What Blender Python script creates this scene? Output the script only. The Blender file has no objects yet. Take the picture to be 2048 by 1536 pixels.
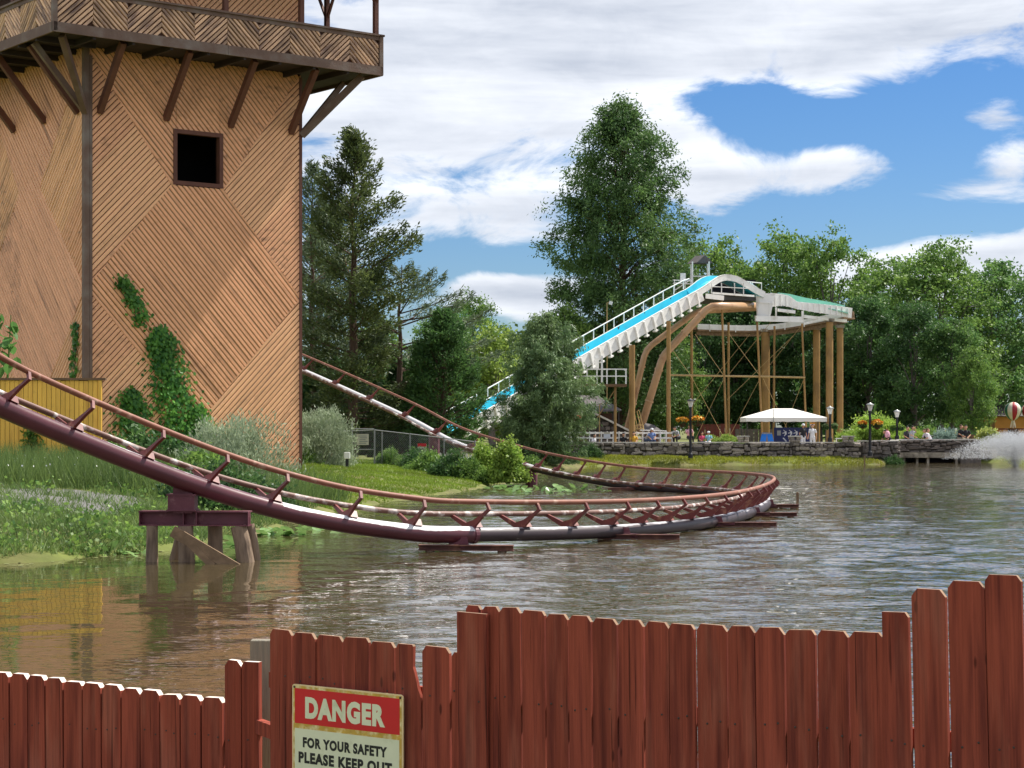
import bpy, bmesh, math, random
import numpy as np
from mathutils import Vector, Matrix, Quaternion

SC = bpy.context.scene
COL = SC.collection
PI = math.pi
rng = np.random.default_rng(7)
random.seed(7)

# ------------------------------------------------------------------ camera
F = 3845.0            # focal length in pixels of a 2048 px wide picture
CAMZ = 2.4            # eye height above the water
cam_d = bpy.data.cameras.new('camera')
cam = bpy.data.objects.new('camera', cam_d)
COL.objects.link(cam)
cam.location = (0, 0, CAMZ)
cam.rotation_euler = (PI / 2, 0, 0)
cam_d.sensor_width = 36.0
cam_d.lens = 36.0 * F / 2048.0
cam_d.shift_y = 88.0 / 2048.0
cam_d.clip_start = 0.1
cam_d.clip_end = 3000
SC.camera = cam

# ------------------------------------------------------------------ sky, sun, exposure
SUN_AZ = math.radians(58)      # to the right of straight ahead
SUN_EL = math.radians(55)
CLOUD_GAIN = 1.0
SKY_STRENGTH = 0.068
world = bpy.data.worlds.new('World')
SC.world = world
world.use_nodes = True
wn = world.node_tree.nodes
wl = world.node_tree.links
wn.clear()


def build_world():
    out = wn.new('ShaderNodeOutputWorld')
    sky = wn.new('ShaderNodeTexSky')
    sky.sky_type = 'NISHITA'
    sky.sun_disc = False
    sky.sun_elevation = SUN_EL
    sky.sun_rotation = SUN_AZ
    sky.air_density = 1.0
    sky.dust_density = 0.6
    sky.ozone_density = 2.5
    tc = wn.new('ShaderNodeTexCoord')
    sep = wn.new('ShaderNodeSeparateXYZ')
    wl.new(tc.outputs['Generated'], sep.inputs[0])

    def m(op, a, b=None, c=None):
        n = wn.new('ShaderNodeMath')
        n.operation = op
        for i, v in enumerate((a, b, c)):
            if v is None:
                continue
            if isinstance(v, (int, float)):
                n.inputs[i].default_value = v
            else:
                wl.new(v, n.inputs[i])
        return n.outputs[0]
    az = m('ARCTAN2', sep.outputs[0], sep.outputs[1])
    el = m('ARCSINE', sep.outputs[2])
    # cloud layer coordinates: a flat deck seen in perspective
    den = m('ADD', m('MAXIMUM', sep.outputs[2], 0.0), 0.10)
    comb = wn.new('ShaderNodeCombineXYZ')
    wl.new(m('DIVIDE', sep.outputs[0], den), comb.inputs[0])
    wl.new(m('DIVIDE', sep.outputs[1], den), comb.inputs[1])

    def noise(scale, detail, rough, sx=1.0, sy=1.0, off=0.0, dist=0.0, vec=None):
        mp = wn.new('ShaderNodeMapping')
        wl.new(vec or comb.outputs[0], mp.inputs[0])
        mp.inputs['Scale'].default_value = (sx, sy, 1)
        mp.inputs['Location'].default_value = (off, off * 0.7, 0)
        n = wn.new('ShaderNodeTexNoise')
        n.inputs['Scale'].default_value = scale
        n.inputs['Detail'].default_value = detail
        n.inputs['Roughness'].default_value = rough
        n.inputs['Distortion'].default_value = dist
        wl.new(mp.outputs[0], n.inputs[0])
        return n.outputs[0]
    comb2 = wn.new('ShaderNodeCombineXYZ')
    wl.new(az, comb2.inputs[0])
    wl.new(el, comb2.inputs[1])
    big = noise(0.55, 3, 0.5, off=3.1)
    fbm = noise(16.0, 7, 0.62, 1.0, 2.1, off=1.7, dist=0.5, vec=comb2.outputs[0])
    # where the clouds of the picture stand, by direction (azimuth, elevation)
    blobs = [  # px, py, rx, ry, amplitude
        (900, 180, 560, 330, 0.62), (1700, 20, 480, 120, 0.62), (1640, 160, 130, 75, 0.5), (1250, 120, 260, 140, 0.25),
        (1690, 335, 95, 46, 0.72), (1490, 360, 130, 62, 0.66), (1390, 300, 80, 90, 0.35), (1995, 245, 70, 38, 0.55), (2020, 330, 75, 40, 0.6),
        (1960, 402, 170, 20, 0.55), (1940, 530, 260, 75, 0.75), (1030, 585, 95, 48, 0.62), (955, 555, 45, 30, 0.4),
        (1870, 235, 340, 105, -0.55), (1470, 210, 130, 60, -0.55), (1720, 440, 320, 45, -0.65), (1010, 525, 170, 30, -0.95), (1600, 260, 200, 60, -0.3),
        (1560, 470, 160, 40, -0.4), (960, 650, 90, 40, -0.3),
    ]
    tot = None
    front = m('MULTIPLY', m('DIVIDE', az, 0.42), m('DIVIDE', az, 0.42))
    front = m('ADD', front, m('POWER', m('DIVIDE', el, 0.34), 2.0))
    front = m('EXPONENT', m('MULTIPLY', m('MULTIPLY', front, front), -1.0))
    for px, py, rx, ry, amp in blobs:
        a0, e0 = math.atan((px - 1024) / F), math.atan((856 - py) / F)
        dx = m('DIVIDE', m('SUBTRACT', az, a0), rx / F)
        dy = m('DIVIDE', m('SUBTRACT', el, e0), ry / F)
        q = m('ADD', m('MULTIPLY', dx, dx), m('MULTIPLY', dy, dy))
        g = m('MULTIPLY', m('EXPONENT', m('MULTIPLY', q, -0.8)), amp)
        tot = g if tot is None else m('ADD', tot, g)
    base = m('ADD', m('MULTIPLY', m('SUBTRACT', big, 0.5), 1.3), 0.62)   # the deck elsewhere, mostly cloud
    base = m('ADD', m('MULTIPLY', base, m('SUBTRACT', 1.0, front)), m('MULTIPLY', front, 0.16))
    field = m('ADD', m('ADD', tot, base), m('MULTIPLY', m('SUBTRACT', fbm, 0.5), 1.75))
    mr = wn.new('ShaderNodeMapRange')
    mr.interpolation_type = 'SMOOTHSTEP'
    mr.inputs[1].default_value = 0.25
    mr.inputs[2].default_value = 0.70
    wl.new(field, mr.inputs[0])
    alpha = m('MULTIPLY', mr.outputs[0], 0.96)
    # cloud body: bright rims, greyer thick middles, streaks along the deck
    streak = noise(9.0, 5, 0.55, 0.45, 3.4, off=5.0, dist=0.2, vec=comb2.outputs[0])
    body = m('ADD', m('MULTIPLY', m('SUBTRACT', field, 0.5), 0.40), m('MULTIPLY', m('SUBTRACT', streak, 0.5), 2.3))
    ramp = wn.new('ShaderNodeValToRGB')
    ramp.color_ramp.elements[0].position = 0.0
    ramp.color_ramp.elements[0].color = (0.82, 0.84, 0.88, 1)
    ramp.color_ramp.elements[1].position = 1.0
    ramp.color_ramp.elements[1].color = (0.34, 0.38, 0.46, 1)
    wl.new(m('ADD', body, 0.32), ramp.inputs[0])
    hs = wn.new('ShaderNodeHueSaturation')
    hs.inputs['Saturation'].default_value = 1.35
    hs.inputs['Value'].default_value = 1.0
    wl.new(sky.outputs[0], hs.inputs['Color'])
    b1 = wn.new('ShaderNodeBackground')
    b1.inputs['Strength'].default_value = SKY_STRENGTH
    tint = wn.new('ShaderNodeMix'); tint.data_type = 'RGBA'; tint.blend_type = 'MULTIPLY'
    tint.inputs[0].default_value = 1.0
    wl.new(hs.outputs[0], tint.inputs[6])
    tint.inputs[7].default_value = (0.74, 0.89, 1.14, 1)
    wl.new(tint.outputs[2], b1.inputs[0])
    b2 = wn.new('ShaderNodeBackground')
    b2.inputs['Strength'].default_value = CLOUD_GAIN
    wl.new(ramp.outputs[0], b2.inputs[0])
    mx = wn.new('ShaderNodeMixShader')
    wl.new(alpha, mx.inputs[0])
    wl.new(b1.outputs[0], mx.inputs[1])
    wl.new(b2.outputs[0], mx.inputs[2])
    wl.new(mx.outputs[0], out.inputs[0])


build_world()
world.cycles.sampling_method = 'NONE'
sun_d = bpy.data.lights.new('sun', 'SUN')
sun_d.energy = 4.8
sun_d.angle = math.radians(0.6)
sun_d.color = (1.0, 0.95, 0.87)
sun = bpy.data.objects.new('sun', sun_d)
COL.objects.link(sun)
sun_dir = Vector((math.sin(SUN_AZ) * math.cos(SUN_EL), math.cos(SUN_AZ) * math.cos(SUN_EL), math.sin(SUN_EL)))
sun.rotation_euler = (-sun_dir).to_track_quat('-Z', 'Y').to_euler()
sun.location = sun_dir * 200
SC.view_settings.view_transform = 'Standard'
SC.view_settings.look = 'None'
SC.view_settings.exposure = 0.5
SC.view_settings.gamma = 1.0
SC.view_settings.use_curve_mapping = False
SC.render.engine = 'CYCLES'
SC.cycles.max_bounces = 5
SC.cycles.diffuse_bounces = 2
SC.cycles.glossy_bounces = 3
SC.cycles.transmission_bounces = 3
SC.cycles.transparent_max_bounces = 6
SC.cycles.use_denoising = True
SC.cycles.caustics_reflective = False
SC.cycles.caustics_refractive = False


# ------------------------------------------------------------------ helpers
def P(px, py, Y):
    """point at distance Y whose place in the photograph is (px, py)"""
    return Vector(((px - 1024) / F * Y, Y, CAMZ + (856 - py) / F * Y))


def lin(r, g, b, k=1.0):
    def c(v):
        v /= 255.0
        return (v / 12.92 if v <= 0.04045 else ((v + 0.055) / 1.055) ** 2.4) * k
    return (c(r), c(g), c(b))


MATS = {}


def M(name, col, rough=0.65, var=0.25, scale=2.0, col2=None, mix=0.0, bump=0.0, bscale=25.0, rnd=0.0, stretch=(1, 1, 1),
      coord='POS', metal=0.0, spec=0.4, c2scale=None, sharp=0.12, detail=5, trans=0.0, attr=None, coat=0.0):
    """procedural material: base colour varied by noise, an optional second colour in patches, fine relief"""
    mt = bpy.data.materials.new(name)
    MATS[name] = mt
    mt.use_nodes = True
    nt = mt.node_tree
    n = nt.nodes
    l = nt.links
    bs = n['Principled BSDF']
    bs.inputs['Roughness'].default_value = rough
    bs.inputs['Metallic'].default_value = metal
    bs.inputs['Specular IOR Level'].default_value = spec
    if coat:
        bs.inputs['Coat Weight'].default_value = coat
    if coord == 'POS':
        src = n.new('ShaderNodeNewGeometry').outputs['Position']
    else:
        src = n.new('ShaderNodeTexCoord').outputs['Object']
    mp = n.new('ShaderNodeMapping')
    mp.inputs['Scale'].default_value = stretch
    l.new(src, mp.inputs[0])
    if coord != 'POS':
        oi = n.new('ShaderNodeObjectInfo')
        mul = n.new('ShaderNodeMath'); mul.operation = 'MULTIPLY'; mul.inputs[1].default_value = 37.0
        l.new(oi.outputs['Random'], mul.inputs[0])
        l.new(mul.outputs[0], mp.inputs['Location'])

    def noise(s, d=detail):
        t = n.new('ShaderNodeTexNoise')
        t.inputs['Scale'].default_value = s
        t.inputs['Detail'].default_value = d
        l.new(mp.outputs[0], t.inputs[0])
        return t.outputs[0]
    cur = None
    rgb = n.new('ShaderNodeRGB')
    rgb.outputs[0].default_value = (*col, 1)
    cur = rgb.outputs[0]
    if col2 is not None:
        fac = n.new('ShaderNodeMapRange')
        fac.inputs[1].default_value = 1 - mix - sharp
        fac.inputs[2].default_value = 1 - mix + sharp
        if attr:
            at = n.new('ShaderNodeAttribute'); at.attribute_name = attr
            l.new(at.outputs['Fac'], fac.inputs[0])
        else:
            l.new(noise(c2scale or scale), fac.inputs[0])
        mx = n.new('ShaderNodeMix'); mx.data_type = 'RGBA'
        l.new(fac.outputs[0], mx.inputs[0])
        l.new(cur, mx.inputs[6])
        mx.inputs[7].default_value = (*col2, 1)
        cur = mx.outputs[2]
    hs = n.new('ShaderNodeHueSaturation')
    l.new(cur, hs.inputs['Color'])
    val = n.new('ShaderNodeMapRange')
    val.inputs[1].default_value = 0.25
    val.inputs[2].default_value = 0.75
    val.inputs[3].default_value = 1 - var
    val.inputs[4].default_value = 1 + var
    l.new(noise(scale), val.inputs[0])
    v = val.outputs[0]
    if rnd:
        oi = n.new('ShaderNodeObjectInfo')
        r = n.new('ShaderNodeMapRange')
        r.inputs[3].default_value = 1 - rnd
        r.inputs[4].default_value = 1 + rnd
        l.new(oi.outputs['Random'], r.inputs[0])
        mm = n.new('ShaderNodeMath'); mm.operation = 'MULTIPLY'
        l.new(v, mm.inputs[0]); l.new(r.outputs[0], mm.inputs[1])
        v = mm.outputs[0]
    l.new(v, hs.inputs['Value'])
    l.new(hs.outputs[0], bs.inputs['Base Color'])
    if bump:
        bp = n.new('ShaderNodeBump')
        bp.inputs['Strength'].default_value = bump
        bp.inputs['Distance'].default_value = 0.02
        l.new(noise(bscale, 4), bp.inputs['Height'])
        l.new(bp.outputs[0], bs.inputs['Normal'])
    if trans:
        tr = n.new('ShaderNodeBsdfTranslucent')
        l.new(hs.outputs[0], tr.inputs[0])
        ms = n.new('ShaderNodeMixShader')
        ms.inputs[0].default_value = trans
        l.new(bs.outputs[0], ms.inputs[1])
        l.new(tr.outputs[0], ms.inputs[2])
        l.new(ms.outputs[0], n['Material Output'].inputs[0])
    return mt


def leafM(name, c1, c2, trans=0.35, rough=0.5, var=0.3, scale=0.5):
    return M(name, c1, rough, var=var, scale=scale, col2=c2, mix=0.5, sharp=0.5, attr='rnd', trans=trans, spec=0.3)


class MB:
    """collects geometry in world (or local) coordinates and links it as one mesh object"""

    def __init__(s):
        s.v = []
        s.f = []
        s.mi = []

    def add(s, vs, fs, mi=0):
        o = len(s.v)
        s.v += [tuple(v) for v in vs]
        s.f += [tuple(i + o for i in f) for f in fs]
        s.mi += [mi] * len(fs)

    def box(s, c, size, rot=None, mi=0):
        hx, hy, hz = size[0] / 2, size[1] / 2, size[2] / 2
        vs = [Vector((x, y, z)) for z in (-hz, hz) for y in (-hy, hy) for x in (-hx, hx)]
        if rot is not None:
            vs = [rot @ v for v in vs]
        c = Vector(c)
        s.add([v + c for v in vs], [(0, 2, 3, 1), (4, 5, 7, 6), (0, 1, 5, 4), (2, 6, 7, 3), (0, 4, 6, 2), (1, 3, 7, 5)], mi)

    def bar(s, a, b, w, h, up=(0, 0, 1), mi=0):
        """rectangular bar from a to b; w sideways, h along up"""
        a = Vector(a); b = Vector(b)
        d = (b - a)
        L = d.length
        if L < 1e-6:
            return
        d /= L
        up = Vector(up)
        e = d.cross(up)
        if e.length < 1e-4:
            e = d.cross(Vector((1, 0, 0)))
        e.normalize()
        u = e.cross(d).normalized()
        vs = []
        for p in (a, b):
            for (x, y) in ((-w / 2, -h / 2), (w / 2, -h / 2), (w / 2, h / 2), (-w / 2, h / 2)):
                vs.append(p + e * x + u * y)
        s.add(vs, [(3, 2, 1, 0), (4, 5, 6, 7), (0, 1, 5, 4), (1, 2, 6, 5), (2, 3, 7, 6), (3, 0, 4, 7)], mi)

    def prism(s, poly, ex, mi=0):
        """polygon (list of 3-vectors) extruded by the vector ex"""
        n = len(poly)
        ex = Vector(ex)
        poly = [Vector(p) for p in poly]
        s.add(poly + [p + ex for p in poly], [tuple(range(n))[::-1], tuple(range(n, 2 * n))] + [(i, (i + 1) % n, n + (i + 1) % n, n + i) for i in range(n)], mi)

    def tube(s, pts, rad, n=8, caps=True, mi=0):
        pts = [Vector(p) for p in pts]
        if not hasattr(rad, '__len__'):
            rad = [rad] * len(pts)
        vs = []
        ref = None
        for i, p in enumerate(pts):
            t = (pts[min(i + 1, len(pts) - 1)] - pts[max(i - 1, 0)])
            if t.length < 1e-9:
                t = Vector((0, 0, 1))
            t.normalize()
            if ref is None:
                ref = t.orthogonal().normalized()
            ref = (ref - t * ref.dot(t))
            ref = ref.normalized() if ref.length > 1e-5 else t.orthogonal().normalized()
            b = t.cross(ref)
            for k in range(n):
                a = 2 * PI * k / n
                vs.append(p + (ref * math.cos(a) + b * math.sin(a)) * rad[i])
        fs = []
        for i in range(len(pts) - 1):
            for k in range(n):
                k2 = (k + 1) % n
                fs.append((i * n + k, i * n + k2, (i + 1) * n + k2, (i + 1) * n + k))
        if caps:
            fs.append(tuple(range(n))[::-1])
            fs.append(tuple((len(pts) - 1) * n + k for k in range(n)))
        s.add(vs, fs, mi)

    def lathe(s, c, prof, n=12, axis=None, mi=0):
        """prof: list of (radius, height) turned about the vertical through c"""
        c = Vector(c)
        vs = []
        for r, h in prof:
            for k in range(n):
                a = 2 * PI * k / n
                v = Vector((r * math.cos(a), r * math.sin(a), h))
                vs.append(c + (axis @ v if axis is not None else v))
        fs = []
        for i in range(len(prof) - 1):
            for k in range(n):
                k2 = (k + 1) % n
                fs.append((i * n + k, i * n + k2, (i + 1) * n + k2, (i + 1) * n + k))
        fs.append(tuple(range(n))[::-1])
        fs.append(tuple((len(prof) - 1) * n + k for k in range(n)))
        s.add(vs, fs, mi)

    def sweep(s, sec, path, es, us, mi=0):
        n = len(sec)
        vs = []
        for p, e, u in zip(path, es, us):
            vs += [p + e * a + u * b for a, b in sec]
        fs = []
        for i in range(len(path) - 1):
            for k in range(n):
                k2 = (k + 1) % n
                fs.append((i * n + k, i * n + k2, (i + 1) * n + k2, (i + 1) * n + k))
        fs.append(tuple(range(n))[::-1])
        fs.append(tuple((len(path) - 1) * n + k for k in range(n)))
        s.add(vs, fs, mi)

    def mesh(s, name, mats, origin=(0, 0, 0), smooth=False):
        me = bpy.data.meshes.new(name)
        o = Vector(origin)
        me.from_pydata([(v[0] - o[0], v[1] - o[1], v[2] - o[2]) for v in s.v], [], s.f)
        if not isinstance(mats, (list, tuple)):
            mats = [mats]
        for mt in mats:
            me.materials.append(MATS[mt])
        if len(mats) > 1:
            me.polygons.foreach_set('material_index', s.mi)
        if smooth:
            me.polygons.foreach_set('use_smooth', [True] * len(me.polygons))
        me.update()
        return me

    def build(s, name, mats, parent=None, smooth=False):
        o = Vector((0, 0, 0))
        if parent is not None:
            o = base_of(parent)
        ob = bpy.data.objects.new(name, s.mesh(name, mats, o, smooth))
        COL.objects.link(ob)
        if parent is not None:
            ob.parent = parent
        return ob


def base_of(ob):
    v = Vector((0, 0, 0))
    while ob is not None:
        v = v + Vector(ob.location)
        ob = ob.parent
    return v


def tag(o, label=None, cat=None, group=None, kind=None):
    if label: o['label'] = label
    if cat: o['category'] = cat
    if group: o['group'] = group
    if kind: o['kind'] = kind
    return o


def thing(name, label, cat, loc=(0, 0, 0), group=None):
    o = bpy.data.objects.new(name, None)
    COL.objects.link(o)
    o.location = loc
    o.empty_display_size = 0.2
    return tag(o, label, cat, group, 'thing')


def copy_tree(o, parent=None):
    c = o.copy()
    COL.objects.link(c)
    c.parent = parent
    for ch in list(o.children):
        copy_tree(ch, c)
    return c


def obj(name, me, parent=None, mat=None):
    o = bpy.data.objects.new(name, me)
    COL.objects.link(o)
    if parent is not None:
        o.parent = parent
    if mat is not None:
        o.matrix_local = mat
    return o


def bevel_mod(o, w, seg=1):
    b = o.modifiers.new('bevel', 'BEVEL')
    b.width = w
    b.segments = seg
    b.limit_method = 'ANGLE'
    return o


def catmull(pts, step):
    pts = [np.array(p, float) for p in pts]
    ext = [2 * pts[0] - pts[1]] + pts + [2 * pts[-1] - pts[-2]]
    out = []
    for i in range(1, len(ext) - 2):
        p0, p1, p2, p3 = ext[i - 1:i + 3]
        n = max(2, int(np.linalg.norm(p2[:3] - p1[:3]) / step))
        for k in range(n):
            t = k / n
            out.append(0.5 * ((2 * p1) + (-p0 + p2) * t + (2 * p0 - 5 * p1 + 4 * p2 - p3) * t * t + (-p0 + 3 * p1 - 3 * p2 + p3) * t ** 3))
    out.append(pts[-1])
    return out


def mesh_np(name, verts, faces, mats, rnd=None, smooth=False):
    """fast mesh from numpy: faces (n,3) or (n,4)"""
    me = bpy.data.meshes.new(name)
    nv, nf, k = len(verts), len(faces), faces.shape[1]
    me.vertices.add(nv)
    me.vertices.foreach_set('co', np.ascontiguousarray(verts, dtype=np.float32).ravel())
    me.loops.add(nf * k)
    me.loops.foreach_set('vertex_index', np.ascontiguousarray(faces, dtype=np.int32).ravel())
    me.polygons.add(nf)
    me.polygons.foreach_set('loop_start', np.arange(nf, dtype=np.int32) * k)
    for mt in (mats if isinstance(mats, (list, tuple)) else [mats]):
        me.materials.append(MATS[mt])
    if rnd is not None:
        at = me.attributes.new('rnd', 'FLOAT', 'POINT')
        at.data.foreach_set('value', np.ascontiguousarray(rnd, dtype=np.float32))
    me.update(calc_edges=True)
    return me


def unit(v):
    return v / np.maximum(np.linalg.norm(v, axis=1, keepdims=True), 1e-9)


def leaf_mesh(name, pts, L, W, mat, axis=None, jit=1.0, flat=0.0, rnd=None, normal=None):
    """one rhombic leaf at each point; axis: preferred direction of the blade"""
    n = len(pts)
    r = rng.normal(size=(n, 3))
    u = unit(r) if axis is None else unit(np.broadcast_to(np.asarray(axis, float), (n, 3)) + r * jit)
    w = np.cross(u, rng.normal(size=(n, 3)))
    if normal is not None:
        u = unit(u - np.sum(u * normal, 1, keepdims=True) * normal * (1 - flat))
        w = np.cross(u, normal + rng.normal(size=(n, 3)) * 0.35)
    w = unit(w)
    s = rng.uniform(0.65, 1.3, size=(n, 1))
    a = u * L * 0.5 * s
    b = w * W * 0.5 * s
    v = np.empty((n, 4, 3))
    v[:, 0] = pts - a
    v[:, 1] = pts + b - a * 0.1
    v[:, 2] = pts + a
    v[:, 3] = pts - b - a * 0.1
    f = np.arange(n * 4).reshape(n, 4)
    if rnd is None:
        rnd = rng.uniform(0, 1, size=n)
    return mesh_np(name, v.reshape(-1, 3), f, mat, np.repeat(rnd, 4))

# ------------------------------------------------------------------ materials
M('ground', lin(98, 106, 44), 0.9, var=0.3, scale=1.2, col2=lin(110, 96, 66), mix=0.42, c2scale=0.35, bump=0.6, bscale=9)
M('gravel', lin(112, 110, 106), 0.9, var=0.35, scale=9, bump=1.0, bscale=30)
M('paving', lin(168, 160, 150), 0.85, var=0.15, scale=1.5, bump=0.3, bscale=20)
M('siding', lin(250, 186, 140), 0.6, var=0.10, scale=1.6, col2=lin(150, 108, 84), mix=0.30, c2scale=1.1, sharp=0.12, rnd=0.06, coord='OBJ', stretch=(0.35, 3, 3), bump=0.5, bscale=14)
M('siding_light', lin(254, 194, 145), 0.6, var=0.10, scale=1.6, col2=lin(158, 116, 86), mix=0.30, c2scale=1.1, sharp=0.12, rnd=0.07, coord='OBJ', stretch=(0.35, 3, 3), bump=0.5, bscale=14)
M('siding_back', lin(70, 42, 28), 0.8, var=0.2, scale=2)
def weather_siding(mt, lo=.57, hi=.70, spot=.63, amt=.45):
    """water stains and mildew spots that run over many boards"""
    nt = mt.node_tree; n = nt.nodes; l = nt.links
    bs = n['Principled BSDF']
    src = bs.inputs['Base Color'].links[0].from_socket
    g = n.new('ShaderNodeNewGeometry')

    def nz(sc, d, st=(1, 1, 1)):
        mp = n.new('ShaderNodeMapping'); mp.inputs['Scale'].default_value = st
        l.new(g.outputs['Position'], mp.inputs[0])
        t = n.new('ShaderNodeTexNoise'); t.inputs['Scale'].default_value = sc; t.inputs['Detail'].default_value = d
        l.new(mp.outputs[0], t.inputs[0]); return t.outputs[0]

    def ramp(v, a_, b_, c_=0.0, d_=1.0):
        r = n.new('ShaderNodeMapRange'); r.inputs[1].default_value = a_; r.inputs[2].default_value = b_; r.inputs[3].default_value = c_; r.inputs[4].default_value = d_
        l.new(v, r.inputs[0]); return r.outputs[0]

    def mul(a_, b_):
        m = n.new('ShaderNodeMath'); m.operation = 'MULTIPLY'
        l.new(a_, m.inputs[0])
        if isinstance(b_, float): m.inputs[1].default_value = b_
        else: l.new(b_, m.inputs[1])
        return m.outputs[0]
    patch = ramp(nz(.42, 4, (1, 1, .6)), lo, hi)
    spots = ramp(nz(7.0, 5), spot - .08, spot + .04)
    stain = mul(patch, ramp(nz(2.2, 5), .42, .6, .25, 1.0))
    add = n.new('ShaderNodeMath'); add.operation = 'MAXIMUM'
    l.new(mul(stain, amt), add.inputs[0]); l.new(mul(mul(spots, ramp(patch, 0, 1, .18, .85)), .8), add.inputs[1])
    mx = n.new('ShaderNodeMix'); mx.data_type = 'RGBA'
    l.new(add.outputs[0], mx.inputs[0]); l.new(src, mx.inputs[6]); mx.inputs[7].default_value = (*lin(112, 80, 66), 1)
    l.new(mx.outputs[2], bs.inputs['Base Color'])


weather_siding(MATS['siding'])
weather_siding(MATS['siding_light'])
M('slat', lin(248, 202, 160), 0.6, var=0.25, scale=2.0, col2=lin(120, 96, 84), mix=0.48, sharp=0.15, rnd=0.3, coord='OBJ', stretch=(0.6, 4, 4), bump=0.5, bscale=14)
M('dark_timber', lin(116, 92, 78), 0.7, var=0.25, scale=1.5, col2=lin(120, 108, 98), mix=0.4, bump=0.4, bscale=12, stretch=(1, 1, 1))
M('red_timber', lin(104, 66, 52), 0.7, var=0.22, scale=2, bump=0.4, bscale=12)
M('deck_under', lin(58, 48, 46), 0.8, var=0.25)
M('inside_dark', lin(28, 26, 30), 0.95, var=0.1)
M('yellow_board', lin(255, 198, 84), 0.6, var=0.14, scale=1.2, col2=lin(226, 164, 70), mix=0.34, c2scale=2.5, rnd=0.07, coord='OBJ', stretch=(3, 3, 0.4), bump=0.3, bscale=12)
M('yellow_back', lin(120, 82, 26), 0.8)
M('cap_timber', lin(120, 92, 66), 0.75, var=0.2, bump=0.3)
M('shingle', lin(98, 92, 90), 0.85, var=0.25, scale=5, bump=0.6, bscale=14)

# maroon weathered off in ragged sheets; on grey, sky glare painted along the top
def peel_glare(name, base, top, edge, soft, rough=0.33):
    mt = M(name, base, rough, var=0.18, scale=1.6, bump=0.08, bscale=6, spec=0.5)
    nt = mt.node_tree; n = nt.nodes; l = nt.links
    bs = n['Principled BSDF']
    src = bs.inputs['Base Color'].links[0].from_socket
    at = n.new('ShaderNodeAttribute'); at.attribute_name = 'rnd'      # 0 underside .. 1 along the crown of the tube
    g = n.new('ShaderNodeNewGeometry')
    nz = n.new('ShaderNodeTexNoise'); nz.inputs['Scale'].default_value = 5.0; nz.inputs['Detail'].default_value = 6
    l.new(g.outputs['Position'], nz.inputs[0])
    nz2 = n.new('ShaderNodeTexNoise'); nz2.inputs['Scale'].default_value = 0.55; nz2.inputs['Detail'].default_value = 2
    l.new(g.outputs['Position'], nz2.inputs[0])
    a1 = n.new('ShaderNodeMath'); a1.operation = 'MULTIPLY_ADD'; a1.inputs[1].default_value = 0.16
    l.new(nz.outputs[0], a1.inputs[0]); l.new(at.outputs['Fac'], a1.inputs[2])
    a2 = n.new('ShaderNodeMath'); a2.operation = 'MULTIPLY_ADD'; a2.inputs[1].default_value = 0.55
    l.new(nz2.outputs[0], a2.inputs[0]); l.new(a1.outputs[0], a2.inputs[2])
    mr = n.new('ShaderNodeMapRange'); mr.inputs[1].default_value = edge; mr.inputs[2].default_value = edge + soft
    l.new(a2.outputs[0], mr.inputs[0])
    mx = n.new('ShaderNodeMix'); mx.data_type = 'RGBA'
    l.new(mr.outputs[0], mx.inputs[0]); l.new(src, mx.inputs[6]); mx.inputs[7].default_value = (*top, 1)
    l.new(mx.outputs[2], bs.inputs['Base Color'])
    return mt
peel_glare('spine_maroon', lin(92, 46, 54), lin(226, 224, 222), 1.36, 0.02)
peel_glare('spine_peeled', lin(92, 46, 54), lin(226, 224, 222), 1.12, 0.02)
peel_glare('spine_grey', lin(56, 42, 46), lin(206, 204, 206), 1.24, 0.12, 0.5)  # whitish crown is glare put into the colour
peel_glare('spine_white', lin(104, 54, 58), lin(216, 214, 214), 0.80, 0.05, 0.4)
M('rail_rust', lin(140, 88, 68), 0.6, var=0.2, scale=3, col2=lin(190, 156, 134), mix=0.34, c2scale=4, sharp=0.08, spec=0.5, bump=0.1)
M('rail_dark', lin(118, 84, 72), 0.55, var=0.25, scale=3, col2=lin(216, 206, 198), mix=0.42, c2scale=3.4, sharp=0.06, spec=0.5)
M('tie_red', lin(112, 44, 38), 0.45, var=0.2, scale=4, col2=lin(176, 120, 88), mix=0.33, c2scale=5, spec=0.5)
M('steel_maroon', lin(106, 56, 66), 0.5, var=0.22, scale=3, col2=lin(150, 110, 110), mix=0.3, c2scale=6, bump=0.2, bscale=20)
M('beam_rust', lin(98, 58, 50), 0.6, var=0.25, scale=4, col2=lin(130, 90, 70), mix=0.4)
M('pile_wood', lin(150, 128, 106), 0.85, var=0.3, scale=4, stretch=(2, 2, 0.5), col2=lin(96, 80, 66), mix=0.42, bump=0.8, bscale=10)
M('old_wood', lin(134, 110, 84), 0.85, var=0.35, scale=5, bump=0.8, bscale=10)
M('white_paint', lin(248, 246, 240), 0.5, var=0.06, scale=1.5, col2=lin(206, 200, 186), mix=0.33, c2scale=1.3)
M('cyan_paint', lin(52, 190, 214), 0.35, var=0.1, scale=0.8, col2=lin(70, 168, 190), mix=0.36, c2scale=0.9)
M('mint_paint', lin(150, 206, 186), 0.4, var=0.08)
weather_siding(MATS['yellow_board'], .56, .7, .66, .3)
M('brown_steel', lin(162, 126, 74), 0.55, var=0.14, scale=1.2, col2=lin(132, 102, 62), mix=0.4, c2scale=0.8)
M('pipe_brown', lin(192, 152, 112), 0.35, var=0.14, scale=1.0, col2=lin(140, 100, 70), mix=0.36, spec=0.5)
M('pale_pole', lin(178, 150, 98), 0.5, var=0.14)
M('dark_steel', lin(58, 54, 52), 0.5, var=0.2)
M('black_paint', lin(34, 34, 38), 0.4, var=0.15)
M('rusty_red_fence', lin(120, 62, 54), 0.7, var=0.2, scale=2)
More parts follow.
